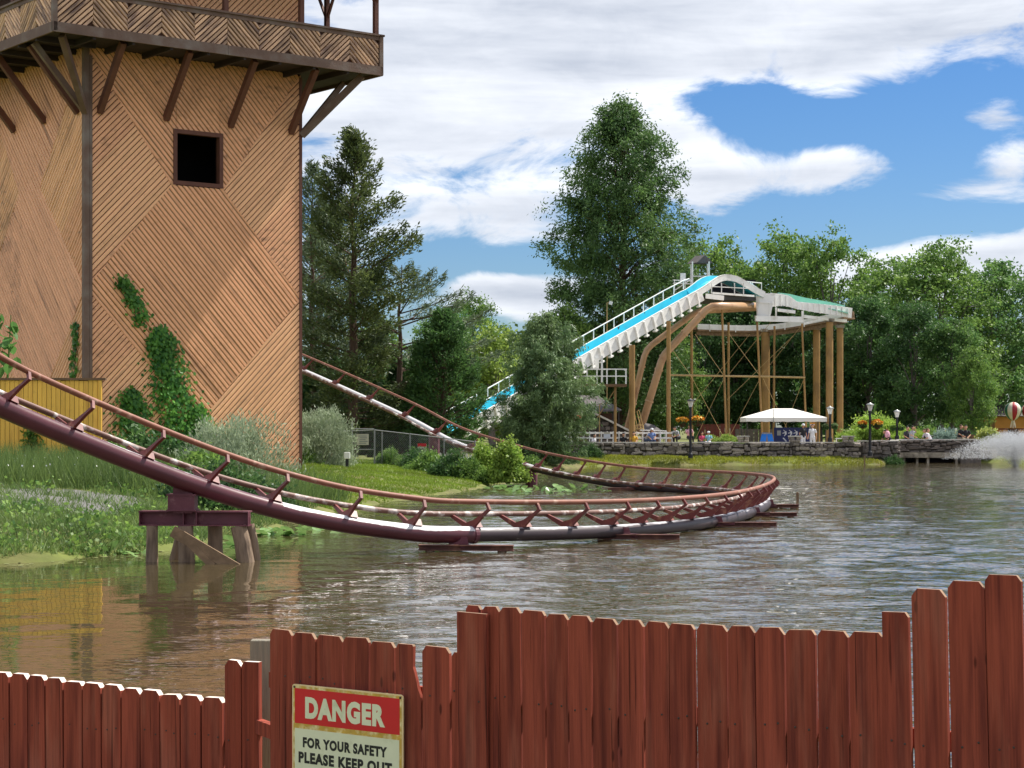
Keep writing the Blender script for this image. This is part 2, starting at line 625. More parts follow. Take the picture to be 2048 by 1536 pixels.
M('fence_red', lin(148, 72, 56), 0.88, var=0.16, scale=1.6, col2=lin(108, 50, 42), mix=0.42, c2scale=2.4, rnd=0.13, coord='OBJ', stretch=(9, 9, 0.55), bump=0.35, bscale=7, detail=8)
def weather_fence(mt):
    """drying cracks along the grain and dark knots"""
    nt = mt.node_tree; n = nt.nodes; l = nt.links
    bs = n['Principled BSDF']
    src = bs.inputs['Base Color'].links[0].from_socket
    tc = n.new('ShaderNodeTexCoord')
    oi = n.new('ShaderNodeObjectInfo')
    mul = n.new('ShaderNodeMath'); mul.operation = 'MULTIPLY'; mul.inputs[1].default_value = 53.0
    l.new(oi.outputs['Random'], mul.inputs[0])

    def mapped(sc):
        mp = n.new('ShaderNodeMapping'); mp.inputs['Scale'].default_value = sc
        l.new(tc.outputs['Object'], mp.inputs[0]); l.new(mul.outputs[0], mp.inputs['Location'])
        return mp.outputs[0]

    def ramp(v, lo, hi):
        r = n.new('ShaderNodeMapRange'); r.interpolation_type = 'SMOOTHSTEP'
        r.inputs[1].default_value = lo; r.inputs[2].default_value = hi
        l.new(v, r.inputs[0]); return r.outputs[0]
    cr = n.new('ShaderNodeTexNoise'); cr.inputs['Scale'].default_value = 1.0; cr.inputs['Detail'].default_value = 5
    l.new(mapped((46, 46, 0.9)), cr.inputs[0])
    crack = ramp(cr.outputs[0], .63, .68)
    fine = n.new('ShaderNodeTexNoise'); fine.inputs['Scale'].default_value = 1.0; fine.inputs['Detail'].default_value = 3
    l.new(mapped((110, 110, 1.6)), fine.inputs[0])
    vo = n.new('ShaderNodeTexVoronoi'); vo.inputs['Scale'].default_value = 1.0; vo.inputs['Randomness'].default_value = 1.0
    l.new(mapped((9, 4, 2.6)), vo.inputs[0])
    knot = ramp(vo.outputs['Distance'], .105, .05)
    add = n.new('ShaderNodeMath'); add.operation = 'MAXIMUM'
    l.new(crack, add.inputs[0]); l.new(knot, add.inputs[1])
    mx = n.new('ShaderNodeMix'); mx.data_type = 'RGBA'
    sc_ = n.new('ShaderNodeMath'); sc_.operation = 'MULTIPLY'; sc_.inputs[1].default_value = .72
    l.new(add.outputs[0], sc_.inputs[0])
    l.new(sc_.outputs[0], mx.inputs[0]); l.new(src, mx.inputs[6]); mx.inputs[7].default_value = (*lin(58, 26, 22), 1)
    fd = n.new('ShaderNodeTexNoise'); fd.inputs['Scale'].default_value = 1.0; fd.inputs['Detail'].default_value = 6
    l.new(mapped((7, 7, 1.1)), fd.inputs[0])
    fade = n.new('ShaderNodeMath'); fade.operation = 'MULTIPLY'; fade.inputs[1].default_value = .34
    l.new(ramp(fd.outputs[0], .52, .72), fade.inputs[0])
    m2 = n.new('ShaderNodeMix'); m2.data_type = 'RGBA'
    l.new(fade.outputs[0], m2.inputs[0]); l.new(mx.outputs[2], m2.inputs[6]); m2.inputs[7].default_value = (*lin(178, 112, 92), 1)
    mx = m2
    bs.inputs['Specular IOR Level'].default_value = .15
    hv = n.new('ShaderNodeHueSaturation')
    fr = n.new('ShaderNodeMapRange'); fr.inputs[1].default_value = .3; fr.inputs[2].default_value = .7; fr.inputs[3].default_value = .84; fr.inputs[4].default_value = 1.14
    l.new(fine.outputs[0], fr.inputs[0]); l.new(fr.outputs[0], hv.inputs['Value']); l.new(mx.outputs[2], hv.inputs['Color'])
    l.new(hv.outputs[0], bs.inputs['Base Color'])


weather_fence(MATS['fence_red'])
M('lit_end', lin(232, 214, 200), 0.8, var=0.15, scale=8)  # sunlit top edges of the left pickets, painted pale
M('moss_lit_end', lin(150, 120, 96), 0.85, var=0.3, scale=9)  # mossy tops, with a weaker sunlit edge mixed into the colour
M('post_grey', lin(150, 140, 122), 0.85, var=0.3, scale=3, coord='OBJ', stretch=(9, 9, 0.6), col2=lin(104, 100, 90), mix=0.45, bump=0.6, bscale=9)
M('sign_cream', lin(226, 226, 196), 0.4, var=0.05, scale=8, col2=lin(196, 196, 160), mix=0.33, c2scale=12)
M('sign_red', lin(206, 34, 44), 0.35, var=0.05, scale=6)
M('sign_gold', lin(200, 160, 70), 0.45, var=0.18, scale=20, col2=lin(236, 220, 170), mix=0.42, c2scale=26)
M('sign_edge', lin(236, 208, 160), 0.45, var=0.1, scale=12)
M('sign_black', lin(30, 30, 34), 0.45, var=0.05)
M('nail', lin(60, 50, 46), 0.5)
M('stone', lin(172, 160, 148), 0.85, var=0.3, scale=3.5, rnd=0.42, coord='OBJ', col2=lin(92, 84, 80), mix=0.45, bump=0.8, bscale=9)
M('stone_dark', lin(122, 112, 104), 0.85, var=0.3, scale=3.5, rnd=0.4, coord='OBJ', col2=lin(70, 66, 64), mix=0.45, bump=0.8, bscale=9)
M('mortar', lin(70, 64, 58), 0.95, var=0.3, scale=4)
M('coping', lin(206, 200, 190), 0.8, var=0.2, scale=3, rnd=0.12, bump=0.5)
M('concrete', lin(170, 160, 142), 0.85, var=0.35, scale=1.2, col2=lin(96, 88, 76), mix=0.45, c2scale=2.2)
M('canvas', lin(240, 236, 226), 0.8, var=0.03)
M('lamp_glass', lin(232, 232, 226), 0.3, var=0.05)
M('navy', lin(30, 44, 96), 0.5, var=0.1)
M('white_print', lin(220, 224, 232), 0.5, var=0.03)
M('bright_blue', lin(40, 128, 224), 0.45, var=0.1)
M('galv', lin(150, 152, 150), 0.45, var=0.15, metal=0.5)
M('paper', lin(206, 200, 180), 0.6, var=0.08, scale=5)
M('brown_wall', lin(96, 66, 50), 0.8, var=0.2)
M('orange_wall', lin(206, 142, 66), 0.7, var=0.1)
M('bark', lin(92, 72, 58), 0.9, var=0.3, scale=3, stretch=(3, 3, 0.6), bump=0.8, bscale=6)
M('bark_grey', lin(112, 104, 98), 0.9, var=0.3, scale=3, stretch=(3, 3, 0.6), bump=0.8, bscale=6)
M('petal_yellow', lin(240, 190, 60), 0.6, var=0.2, scale=8, col2=lin(226, 120, 40), mix=0.35, attr='rnd')
M('petal_red', lin(206, 60, 66), 0.6, var=0.2, scale=8, col2=lin(240, 190, 120), mix=0.3, attr='rnd')
M('petal_white', lin(236, 236, 230), 0.6, var=0.05)
leafM('leaf_spruce', lin(112, 124, 68), lin(54, 72, 46), 0.34)
leafM('leaf_spruce2', lin(122, 136, 98), lin(74, 94, 74), 0.30)
leafM('leaf_redwood', lin(116, 146, 78), lin(58, 90, 54), 0.40)
leafM('leaf_dark', lin(98, 132, 70), lin(52, 84, 50), 0.38)
leafM('leaf_oak', lin(142, 172, 82), lin(76, 112, 58), 0.44)
leafM('leaf_oak2', lin(128, 160, 84), lin(68, 108, 62), 0.44)
leafM('leaf_bright', lin(166, 184, 88), lin(104, 136, 62), 0.44)
leafM('leaf_lime', lin(172, 194, 88), lin(116, 152, 64), 0.44)
leafM('leaf_weep', lin(142, 164, 106), lin(86, 114, 76), 0.34)
leafM('leaf_silver', lin(186, 196, 164), lin(132, 150, 116), 0.30)
leafM('leaf_blue', lin(157, 176, 167), lin(104, 133, 117), 0.46)
leafM('leaf_ivy', lin(116, 168, 70), lin(52, 107, 49), 0.46, rough=0.4)
leafM('leaf_pale', lin(195, 195, 114), lin(133, 155, 76), 0.46)
leafM('leaf_big', lin(111, 153, 81), lin(64, 109, 60), 0.46, rough=0.4)
leafM('grass_tall', lin(126, 146, 80), lin(70, 98, 52), 0.4)
leafM('grass_lawn', lin(140, 163, 55), lin(98, 125, 39), 0.4)
leafM('grass_far', lin(167, 169, 58), lin(114, 125, 43), 0.4)
leafM('lily', lin(142, 174, 102), lin(91, 134, 66), 0.3, rough=0.3)
leafM('duckweed', lin(167, 171, 114), lin(114, 121, 74), 0.1)

# ------------------------------------------------------------------ ground, water
LAKE = np.array([(-60, 24), (-26, 28.5), (-14, 32.2), (-9, 34.2), (-7.3, 36.2), (-6.6, 38.5), (-5.9, 43), (-5.4, 50), (-4.9, 57), (-3.5, 65), (-1.7, 74),
                 (-.7, 81), (0.4, 87), (0.8, 95), (1.6, 104), (3, 113), (4.6, 119), (6.5, 122.6), (9, 123.9), (12.5, 124.6), (17, 124.9), (22.5, 125.4), (25.6, 127.2),
                 (26.2, 133.6), (33.2, 133.6), (34.5, 129.5), (44, 127), (70, 122), (95, 108), (98, 30), (30, 3.5), (5, 11.6), (-3, 14.8), (-12, 17.6), (-60, 19)], float)


def sdist(X, Y):
    """distance to the shore, positive on land"""
    sh = np.shape(X)
    p = np.stack([np.ravel(X), np.ravel(Y)], 1).astype(float)
    best = np.full(len(p), 1e9)
    inside = np.zeros(len(p), bool)
    for i in range(len(LAKE)):
        a, b = LAKE[i], LAKE[(i + 1) % len(LAKE)]
        ab = b - a
        t = np.clip(((p - a) @ ab) / (ab @ ab), 0, 1)
        best = np.minimum(best, np.hypot(*(p - a - t[:, None] * ab).T))
        c = (a[1] > p[:, 1]) != (b[1] > p[:, 1])
        with np.errstate(divide='ignore', invalid='ignore'):
            xi = (b[0] - a[0]) * (p[:, 1] - a[1]) / (b[1] - a[1]) + a[0]
        inside ^= c & (p[:, 0] < xi)
    return np.where(inside, -best, best).reshape(sh)


def gz(X, Y):
    X = np.asarray(X, float); Y = np.asarray(Y, float)
    d = sdist(X, Y)
    d = d + 0.22 * np.sin(X * 1.9 + Y * 0.7) + 0.16 * np.sin(X * 0.8 - Y * 2.3)
    far = np.clip((Y - 96) / 12, 0, 1)
    hm = np.where(Y < 24, 0.06, 1.05) * (1 - far) + 0.5 * far
    ll = 4.2 * (1 - far) + 0.9 * far
    back = np.clip((Y - 134) / 10, 0, 1)
    hm = hm * (1 - back) + 0.86 * back
    land = hm * (1 - np.exp(-np.maximum(d, 0) / ll)) + 0.04 * np.sin(X * 2.1) * np.sin(Y * 1.7) * np.clip(d, 0, 1)
    return np.where(d > 0, land + 0.02, -0.9 * (1 - np.exp(np.minimum(d, 0) / 1.6)))


def axis_vals(spans):
    out = []
    for a, b, s in spans:
        out += list(np.arange(a, b, s))
    return np.array(out + [spans[-1][1]])


gx = axis_vals([(-900, -120, 60), (-120, -30, 8), (-30, 2, 0.4), (2, 40, 0.8), (40, 120, 8), (120, 900, 60)])
gy = axis_vals([(-120, -10, 20), (-10, 30, 1.0), (30, 90, 0.5), (90, 121, 1.0), (121, 136, 0.5), (136, 240, 8), (240, 1500, 90)])
GX, GY = np.meshgrid(gx, gy)
GZ = gz(GX, GY)
nx, ny = len(gx), len(gy)
idx = np.arange(nx * ny).reshape(ny, nx)
fc = np.stack([idx[:-1, :-1], idx[:-1, 1:], idx[1:, 1:], idx[1:, :-1]], -1).reshape(-1, 4)
me = mesh_np('ground', np.stack([GX, GY, GZ], -1).reshape(-1, 3), fc, 'ground')
me.polygons.foreach_set('use_smooth', [True] * len(me.polygons))
tag(obj('ground', me), kind='structure')


def water_material():
    mt = bpy.data.materials.new('water')
    MATS['water'] = mt
    mt.use_nodes = True
    n = mt.node_tree.nodes; l = mt.node_tree.links
    bs = n['Principled BSDF']
    bs.inputs['Base Color'].default_value = (0.066, 0.050, 0.022, 1)
    bs.inputs['Roughness'].default_value = 0.02
    bs.inputs['IOR'].default_value = 1.7
    bs.inputs['Specular IOR Level'].default_value = 0.55
    g = n.new('ShaderNodeNewGeometry')

    def noise(scale, detail, rough=0.5, st=(1, 1, 1), dist=0.0):
        mp = n.new('ShaderNodeMapping'); mp.inputs['Scale'].default_value = st
        mp.inputs['Rotation'].default_value = (0, 0, 0.25)
        l.new(g.outputs['Position'], mp.inputs[0])
        t = n.new('ShaderNodeTexNoise')
        t.inputs['Scale'].default_value = scale; t.inputs['Detail'].default_value = detail
        t.inputs['Roughness'].default_value = rough; t.inputs['Distortion'].default_value = dist
        l.new(mp.outputs[0], t.inputs[0])
        return t.outputs[0]

    def math_(op, a, b):
        m = n.new('ShaderNodeMath'); m.operation = op
        for i, v in enumerate((a, b)):
            if isinstance(v, (int, float)): m.inputs[i].default_value = v
            else: l.new(v, m.inputs[i])
        return m.outputs[0]
    # breeze: wind comes off the open water on the right, the left bank is sheltered
    sp = n.new('ShaderNodeSeparateXYZ'); l.new(g.outputs['Position'], sp.inputs[0])
    mr = n.new('ShaderNodeMapRange'); mr.interpolation_type = 'SMOOTHSTEP'
    mr.inputs[1].default_value = -4.4; mr.inputs[2].default_value = 1.2
    mr.inputs[3].default_value = 0.14; mr.inputs[4].default_value = 1.0
    yv = math_('MULTIPLY', sp.outputs[1], 0.02)
    l.new(math_('ADD', sp.outputs[0], math_('SUBTRACT', yv, 0.4)), mr.inputs[0])
    gust = n.new('ShaderNodeMapRange'); gust.interpolation_type = 'SMOOTHSTEP'
    gust.inputs[1].default_value = 0.36; gust.inputs[2].default_value = 0.62
    gust.inputs[3].default_value = 0.45; gust.inputs[4].default_value = 1.15
    l.new(noise(0.11, 3, st=(1, 0.55, 1)), gust.inputs[0])
    # the last metres before the far bank lie calm in the lee of the wall
    lee = n.new('ShaderNodeMapRange'); lee.interpolation_type = 'SMOOTHSTEP'
    lee.inputs[1].default_value = 108.0; lee.inputs[2].default_value = 119.0
    lee.inputs[3].default_value = 1.0; lee.inputs[4].default_value = 0.6
    l.new(sp.outputs[1], lee.inputs[0])
    amp = math_('MULTIPLY', math_('MULTIPLY', mr.outputs[0], gust.outputs[0]), lee.outputs[0])
    swell = math_('MULTIPLY', noise(0.33, 1, 0.5, (0.7, 1.3, 1)), 0.05)
    wavelet = math_('MULTIPLY', noise(1.25, 2, 0.5, (0.65, 1.35, 1), 0.2), 0.035)
    ripple = math_('MULTIPLY', noise(4.6, 2, 0.5, (0.7, 1.3, 1), 0.2), 0.017)
    chop = math_('MULTIPLY', math_('MAXIMUM', math_('SUBTRACT', noise(8.0, 1, 0.5, (0.7, 1.25, 1)), 0.58), 0.0), 0.08)
    h = math_('ADD', math_('ADD', swell, wavelet), math_('ADD', ripple, chop))
    bp = n.new('ShaderNodeBump')
    bp.inputs['Distance'].default_value = 1.0
    l.new(math_('MULTIPLY', amp, 0.9), bp.inputs['Strength'])
    l.new(h, bp.inputs['Height'])
    l.new(bp.outputs[0], bs.inputs['Normal'])


water_material()
def wind(x, y):
    """how much the breeze ruffles the water: the left bank is sheltered, gusts elsewhere"""
    t = np.clip((x + .02 * y - .4 + 4.4) / 5.6, 0, 1)
    t = t * t * (3 - 2 * t)
    g = .5 + .28 * np.sin(x * .33 + y * .11 + 1.0) + .22 * np.sin(x * .19 - y * .21 + 2.0) + .2 * np.sin(x * .7 + y * .05) * np.sin(y * .16)
    return (.06 + .94 * t) * (.55 + .6 * np.clip(g, 0, 1.1))


def build_water():
    rr = np.random.default_rng(12)
    ys = 12.0 * np.exp(np.arange(0, math.log(136 / 12.0) + .0042, .0042))
    us_ = np.linspace(-.46, .46, 640)
    U, Yg = np.meshgrid(us_, ys)
    X = U * Yg
    Z = np.zeros_like(X)
    step = np.maximum(Yg * .0042, Yg * .92 / 640)
    N = 84
    for i in range(N):
        lam = .2 * (2.2 / .2) ** rr.uniform(0, 1)
        th = rr.normal(-1.25, .55)
        ka = .098 * math.sqrt(2) / math.sqrt(N)
        k = 2 * PI / lam
        fade = np.clip((lam / step - 2.6) / 2.4, 0, 1)
        Z += fade * ka / k * np.sin(k * (X * math.cos(th) + Yg * math.sin(th)) + rr.uniform(0, 6.28))
    Z *= wind(X, Yg)
    n0, n1 = X.shape
    ix = np.arange(n0 * n1).reshape(n0, n1)
    fc_ = np.stack([ix[:-1, :-1], ix[:-1, 1:], ix[1:, 1:], ix[1:, :-1]], -1).reshape(-1, 4)
    v = np.stack([X, Yg, Z], -1).reshape(-1, 3)
    # calm sheets left and right of the ruffled part
    side = np.array([(-90, 2, 0), (-.46 * 12, 12, 0), (-.46 * ys[-1], ys[-1], 0), (-90, ys[-1], 0), (.46 * 12, 12, 0), (110, 2, 0), (110, ys[-1], 0), (.46 * ys[-1], ys[-1], 0), (-.46 * 12, 2, 0), (.46 * 12, 2, 0)], float)
    o = len(v)
    fs_ = np.array([(o, o + 1, o + 2, o + 3), (o + 4, o + 5, o + 6, o + 7), (o, o + 8, o + 1, o + 1), (o + 8, o + 9, o + 4, o + 1), (o + 9, o + 5, o + 4, o + 4)])
    me = bpy.data.meshes.new('lake_water')
    vv = np.concatenate([v, side])
    tri = [fs_[2][:3], fs_[4][:3]]
    quads = np.concatenate([fc_, fs_[[0, 1, 3]]])
    me.vertices.add(len(vv)); me.vertices.foreach_set('co', vv.astype(np.float32).ravel())
    nl_ = len(quads) * 4 + 6
    me.loops.add(nl_)
    me.loops.foreach_set('vertex_index', np.concatenate([quads.ravel(), np.array(tri).ravel()]).astype(np.int32))
    me.polygons.add(len(quads) + 2)
    me.polygons.foreach_set('loop_start', np.concatenate([np.arange(len(quads)) * 4, len(quads) * 4 + np.array([0, 3])]).astype(np.int32))
    me.materials.append(MATS['water'])
    me.update(calc_edges=True)
    me.polygons.foreach_set('use_smooth', [True] * len(me.polygons))
    tag(obj('lake_water', me), kind='structure')


build_water()

# gravel landing on the left bank
gp = [(-14, 41.5), (-11.8, 40.2), (-9.8, 40.0), (-8.6, 41.6), (-8.2, 44.5), (-9.0, 47.5), (-11, 49), (-14.5, 49.5), (-17, 46)]
gp = [Vector((*p, 0)) for p in gp]
cen = sum(gp, Vector()) / len(gp)
vs = [cen]; fs = []
rings = 7
for r in range(1, rings + 1):
    for i, p in enumerate(gp):
        for s in range(4):
            q = p.lerp(gp[(i + 1) % len(gp)], s / 4)
            vs.append(cen.lerp(q, r / rings * (1 + 0.06 * math.sin(7 * i + 3 * s))))
N = len(gp) * 4
for i in range(N):
    fs.append((0, 1 + i, 1 + (i + 1) % N))
    for r in range(rings - 1):
        a = 1 + r * N
        fs.append((a + i, a + N + i, a + N + (i + 1) % N, a + (i + 1) % N))
zz = gz([v.x for v in vs], [v.y for v in vs])
b = MB()
b.add([(v.x, v.y, float(z) + 0.012) for v, z in zip(vs, zz)], fs)
tag(b.build('gravel_patch', 'gravel', smooth=True), kind='structure')

# ------------------------------------------------------------------ tower
TA = Vector((0.788, 0.616, 0)).normalized()      # along the right face, away from us
TL = Vector((-TA.y, TA.x, 0))                    # along the left face
TC = Vector((-14.98, 67.6, 0))                   # front corner
TW = 8.79
NR, NL = -TL, -TA
tower = thing('timber_tower', 'tall square orange timber tower with diagonal siding and railed balcony', 'tower', (TC.x, TC.y, 0.9))


def wall_rects(hole=None, ztop=20.0, z0=0.5):
    if hole is None:
        return [(0, TW, z0, ztop)]
    a, b_, c, d = hole
    return [(0, a, z0, ztop), (b_, TW, z0, ztop), (a, b_, z0, c), (a, b_, d, ztop)]


WIN = (3.53, 5.31, 11.36, 13.12)
for org, al, nn, hole in ((TC, TA, NR, WIN), (TC, TL, NL, None), (TC + TL * TW, TA, TL, None), (TC + TA * TW, TL, TA, None)):
    b = MB()
    for t0, t1, z0, z1 in wall_rects(hole):
        b.prism([org + al * t0 + Vector((0, 0, z0)), org + al * t1 + Vector((0, 0, z0)), org + al * t1 + Vector((0, 0, z1)), org + al * t0 + Vector((0, 0, z1))], nn * -0.25)
    b.build('wall', 'siding_back', tower)


def clip(poly, nx_, ny_, c):
    """keep the side nx*x+ny*y <= c"""
    out = []
    for i in range(len(poly)):
        p, q = poly[i], poly[(i + 1) % len(poly)]
        dp, dq = nx_ * p[0] + ny_ * p[1] - c, nx_ * q[0] + ny_ * q[1] - c
        if dp <= 0:
            out.append(p)
        if (dp < 0 < dq) or (dq < 0 < dp):
            k = dp / (dp - dq)
            out.append((p[0] + (q[0] - p[0]) * k, p[1] + (q[1] - p[1]) * k))
    return out


def area(p):
    return abs(sum(p[i][0] * p[(i + 1) % len(p)][1] - p[(i + 1) % len(p)][0] * p[i][1] for i in range(len(p)))) / 2


boards = []     # (area, mesh maker args)


def board_fill(store, poly, ang, pitch, org, al, nn, gap, depth, keep=0.04):
    """cut a polygon of a wall face into boards running at the angle ang"""
    dx, dy = math.cos(ang), math.sin(ang)
    ax, ay = -dy, dx
    lo = min(ax * p[0] + ay * p[1] for p in poly)
    hi = max(ax * p[0] + ay * p[1] for p in poly)
    k = math.floor(lo / pitch)
    while k * pitch < hi:
        c0, c1 = k * pitch + gap / 2, (k + 1) * pitch - gap / 2
        q = clip(clip(poly, -ax, -ay, -c0), ax, ay, c1)
        k += 1
        if len(q) < 3 or area(q) < keep * pitch:
            continue
        store.append((area(q), q, ang, (c0 + c1) / 2, org, al, nn, depth * random.uniform(0.85, 1.15)))


def make_board(store_item, name, mat, parent, joined=None):
    ar, q, ang, cm, org, al, nn, depth = store_item
    dx, dy = math.cos(ang), math.sin(ang)
    ax, ay = -dy, dx
    s0 = sum(dx * p[0] + dy * p[1] for p in q) / len(q)
    loc = [(dx * p[0] + dy * p[1] - s0, ax * p[0] + ay * p[1] - cm) for p in q]
    n = len(loc)
    vs = [(x, y, -0.02) for x, y in loc] + [(x, y * 0.98, depth * 0.6) for x, y in loc] + [(x, y * 0.66, depth) for x, y in loc]
    fs = [tuple(range(2 * n, 3 * n))]
    for r in (0, n):
        fs += [(r + i, r + (i + 1) % n, r + n + (i + 1) % n, r + n + i) for i in range(n)]
    o3 = org + al * (dx * s0 + ax * cm) + Vector((0, 0, dy * s0 + ay * cm))
    X = al * dx + Vector((0, 0, dy))
    Yv = al * ax + Vector((0, 0, ay))
    mat4 = Matrix((( X.x, Yv.x, nn.x, o3.x), (X.y, Yv.y, nn.y, o3.y), (X.z, Yv.z, nn.z, o3.z), (0, 0, 0, 1)))
    if mat4.to_3x3().determinant() < 0:
        fs = [f[::-1] for f in fs]
    if joined is not None:
        joined.add([mat4 @ Vector(v) for v in vs], fs)
        return None
    me = bpy.data.meshes.new(name)
    if mat4.to_3x3().determinant() < 0:          # mirror: bake so the object keeps a proper rotation
        vs = [(x, -y, z) for x, y, z in vs]
        Yv = -Yv
        mat4 = Matrix(((X.x, Yv.x, nn.x, o3.x), (X.y, Yv.y, nn.y, o3.y), (X.z, Yv.z, nn.z, o3.z), (0, 0, 0, 1)))
    me.from_pydata(vs, [], fs)
    me.materials.append(MATS[mat])
    o = bpy.data.objects.new(name, me)
    COL.objects.link(o)
    o.parent = parent
    o.matrix_local = Matrix.Translation(-base_of(parent)) @ mat4
    return o


def siding(org, al, nn, window, flip, xa, xb):
    s = 1 if not flip else -1
    dn = math.radians(-47) * s     # '\' in the picture
    up = math.radians(45) * s
    w0, w1, zc = xa, xb, 11.2
    A = lambda poly, ang: board_fill(boards, poly, ang, 0.16, org, al, nn, 0.028, 0.05)
    V = [(w0, zc), (w1, zc), (TW, 15.8), (0, 15.8)]
    if window:
        A(clip(V, 1, 0, WIN[0] - 0.02), dn)
        A(clip(V, -1, 0, -WIN[1] - 0.02), dn)
        A(clip(clip(clip(V, -1, 0, -WIN[0]), 1, 0, WIN[1]), 0, -1, -WIN[3]), dn)
    else:
        A(V, dn)
    A([(0, 15.8), (w0, zc), (0, 7.33)], up)
    A([(TW, 15.8), (TW, 7.33), (w1, zc)], up)
    A([(w0, zc), (0, 7.33), (TW / 2, 2.5), (TW, 7.33), (w1, zc)], dn)
    A([(0, 7.33), (0, 0.7), (TW / 2, 0.7), (TW / 2, 2.5)], up)
    A([(TW, 7.33), (TW / 2, 2.5), (TW / 2, 0.7), (TW, 0.7)], up)
    if not flip:
        A([(0, 16.9), (TW / 2, 16.9), (TW / 2, 19.9), (0, 19.9)], dn)
        A([(TW / 2, 16.9), (TW, 16.9), (TW, 19.9), (TW / 2, 19.9)], up)


siding(TC, TA, NR, True, False, 3.33, 5.47)
siding(TC, TL, NL, False, True, 3.74, 5.6)
boards.sort(key=lambda q: -q[0])
for q in boards[:300]:
    make_board(q, 'siding_board', 'siding_light' if (q[2] > 0) == (abs(q[5].x - TA.x) < .01) else 'siding', tower)
jb = MB()
for q in boards[300:]:
    make_board(q, 'siding_board', 'siding', tower, jb)
if jb.f:
    tag(jb.build('small_siding_boards', 'siding', tower), kind='stuff')

# window frame and dark room behind
b = MB()
fw = 0.15
fx0, fx1, fz0, fz1 = WIN[0] - 0.13, WIN[1] + 0.13, WIN[2] - 0.13, WIN[3] + 0.13
pt = lambda t, z, d=0.0: TC + TA * t + NR * d + Vector((0, 0, z))
win = MB()
for t0, t1, z0, z1 in ((fx0, fx0 + fw, fz0, fz1), (fx1 - fw, fx1, fz0, fz1), (fx0 + fw, fx1 - fw, fz0, fz0 + fw), (fx0 + fw, fx1 - fw, fz1 - fw, fz1)):
    win.prism([pt(t0, z0, -0.12), pt(t1, z0, -0.12), pt(t1, z1, -0.12), pt(t0, z1, -0.12)], NR * 0.2)
win.build('window_frame', 'red_timber', tower)
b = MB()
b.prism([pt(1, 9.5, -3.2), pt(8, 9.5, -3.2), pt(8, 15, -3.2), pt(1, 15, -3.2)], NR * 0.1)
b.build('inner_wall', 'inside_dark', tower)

# corner posts
b = MB()
b.box(TC + (NR + NL) * 0.02 + Vector((0, 0, 8.25)), (0.2, 0.2, 15.1), Matrix.Rotation(math.atan2(TA.y, TA.x), 3, 'Z'))
b.box(TC + NR * 0.05 + TA * 0.15 + Vector((0, 0, 8.1)), (0.1, 0.1, 14.8), Matrix.Rotation(math.atan2(TA.y, TA.x), 3, 'Z'))
b.build('corner_post', 'dark_timber', tower)
for c in (TC + TA * TW, TC + TL * TW):
    b = MB()
    b.box(c + Vector((0, 0, 8.2)), (0.13, 0.13, 15.0), Matrix.Rotation(math.atan2(TA.y, TA.x), 3, 'Z'))
    b.build('corner_post', 'red_timber', tower)

# balcony: deck, fascia, slatted railing, posts, roof
OV = 2.2
ZB, ZT = 15.70, 17.24
q0 = TC + (NR + NL) * OV
q1 = TC + TA * TW + (NR + TA) * OV
q3 = TC + TL * TW + (NL + TL) * OV
q2 = TC + TA * TW + TL * TW + (TA + TL) * OV
LB = (q1 - q0).length
up = lambda p, z: Vector((p.x, p.y, z))
b = MB()
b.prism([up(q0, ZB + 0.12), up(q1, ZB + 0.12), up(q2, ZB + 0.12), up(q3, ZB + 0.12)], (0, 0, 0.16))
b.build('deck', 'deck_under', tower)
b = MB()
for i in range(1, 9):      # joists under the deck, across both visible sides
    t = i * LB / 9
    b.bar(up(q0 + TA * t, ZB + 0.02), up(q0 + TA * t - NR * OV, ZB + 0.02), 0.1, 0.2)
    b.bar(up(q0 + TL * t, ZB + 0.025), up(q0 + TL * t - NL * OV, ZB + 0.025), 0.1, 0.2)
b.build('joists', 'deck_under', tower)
sides = ((q0, TA, NR), (q0, TL, NL), (q3, TA, TL), (q1, TL, TA))
slats = []
for k, (o, al, nn) in enumerate(sides):
    b = MB()
    b.prism([up(o + al * -0.06, ZB), up(o + al * (LB / 2), ZB), up(o + al * (LB / 2), ZB + 0.34), up(o + al * -0.06, ZB + 0.34)], nn * 0.08)
    b.prism([up(o + al * (LB / 2 + 0.012), ZB), up(o + al * (LB + 0.06), ZB), up(o + al * (LB + 0.06), ZB + 0.34), up(o + al * (LB / 2 + 0.012), ZB + 0.34)], nn * 0.08)
    b.build('fascia', 'dark_timber', tower)
    b = MB()
    b.bar(up(o + al * -0.12, ZT - 0.03), up(o + al * (LB + 0.12), ZT - 0.03), 0.24, 0.07)
    b.bar(up(o + al * 0.0, ZT - 0.14), up(o + al * LB, ZT - 0.14), 0.09, 0.15)
    b.build('handrail', 'dark_timber', tower)
    b = MB()
    b.prism([up(o - nn * 0.12, ZB + 0.34), up(o + al * LB - nn * 0.12, ZB + 0.34), up(o + al * LB - nn * 0.12, ZT - 0.08), up(o - nn * 0.12, ZT - 0.08)], nn * 0.08)
    b.build('rail_backing', 'siding_back', tower)
    if k < 2:
        np_ = 10
        for j in range(np_):
            t0, t1 = 0.1 + j * (LB - 0.2) / np_, 0.1 + (j + 1) * (LB - 0.2) / np_
            a = math.radians(43 if (j % 2 == 0) else -43)
            board_fill(slats, [(t0 + 0.008, ZB + 0.34), (t1 - 0.008, ZB + 0.34), (t1 - 0.008, ZT - 0.2), (t0 + 0.008, ZT - 0.2)], a, 0.14, o - nn * 0.02, al, nn, 0.04, 0.05, keep=0.1)
slats.sort(key=lambda q: -q[0])
for q in slats[:300]:
    make_board(q, 'rail_slat', 'slat', tower)
jb = MB()
for q in slats[300:]:
    make_board(q, 'rail_slat', 'slat', tower, jb)
if jb.f:
    tag(jb.build('small_rail_slats', 'slat', tower), kind='stuff')
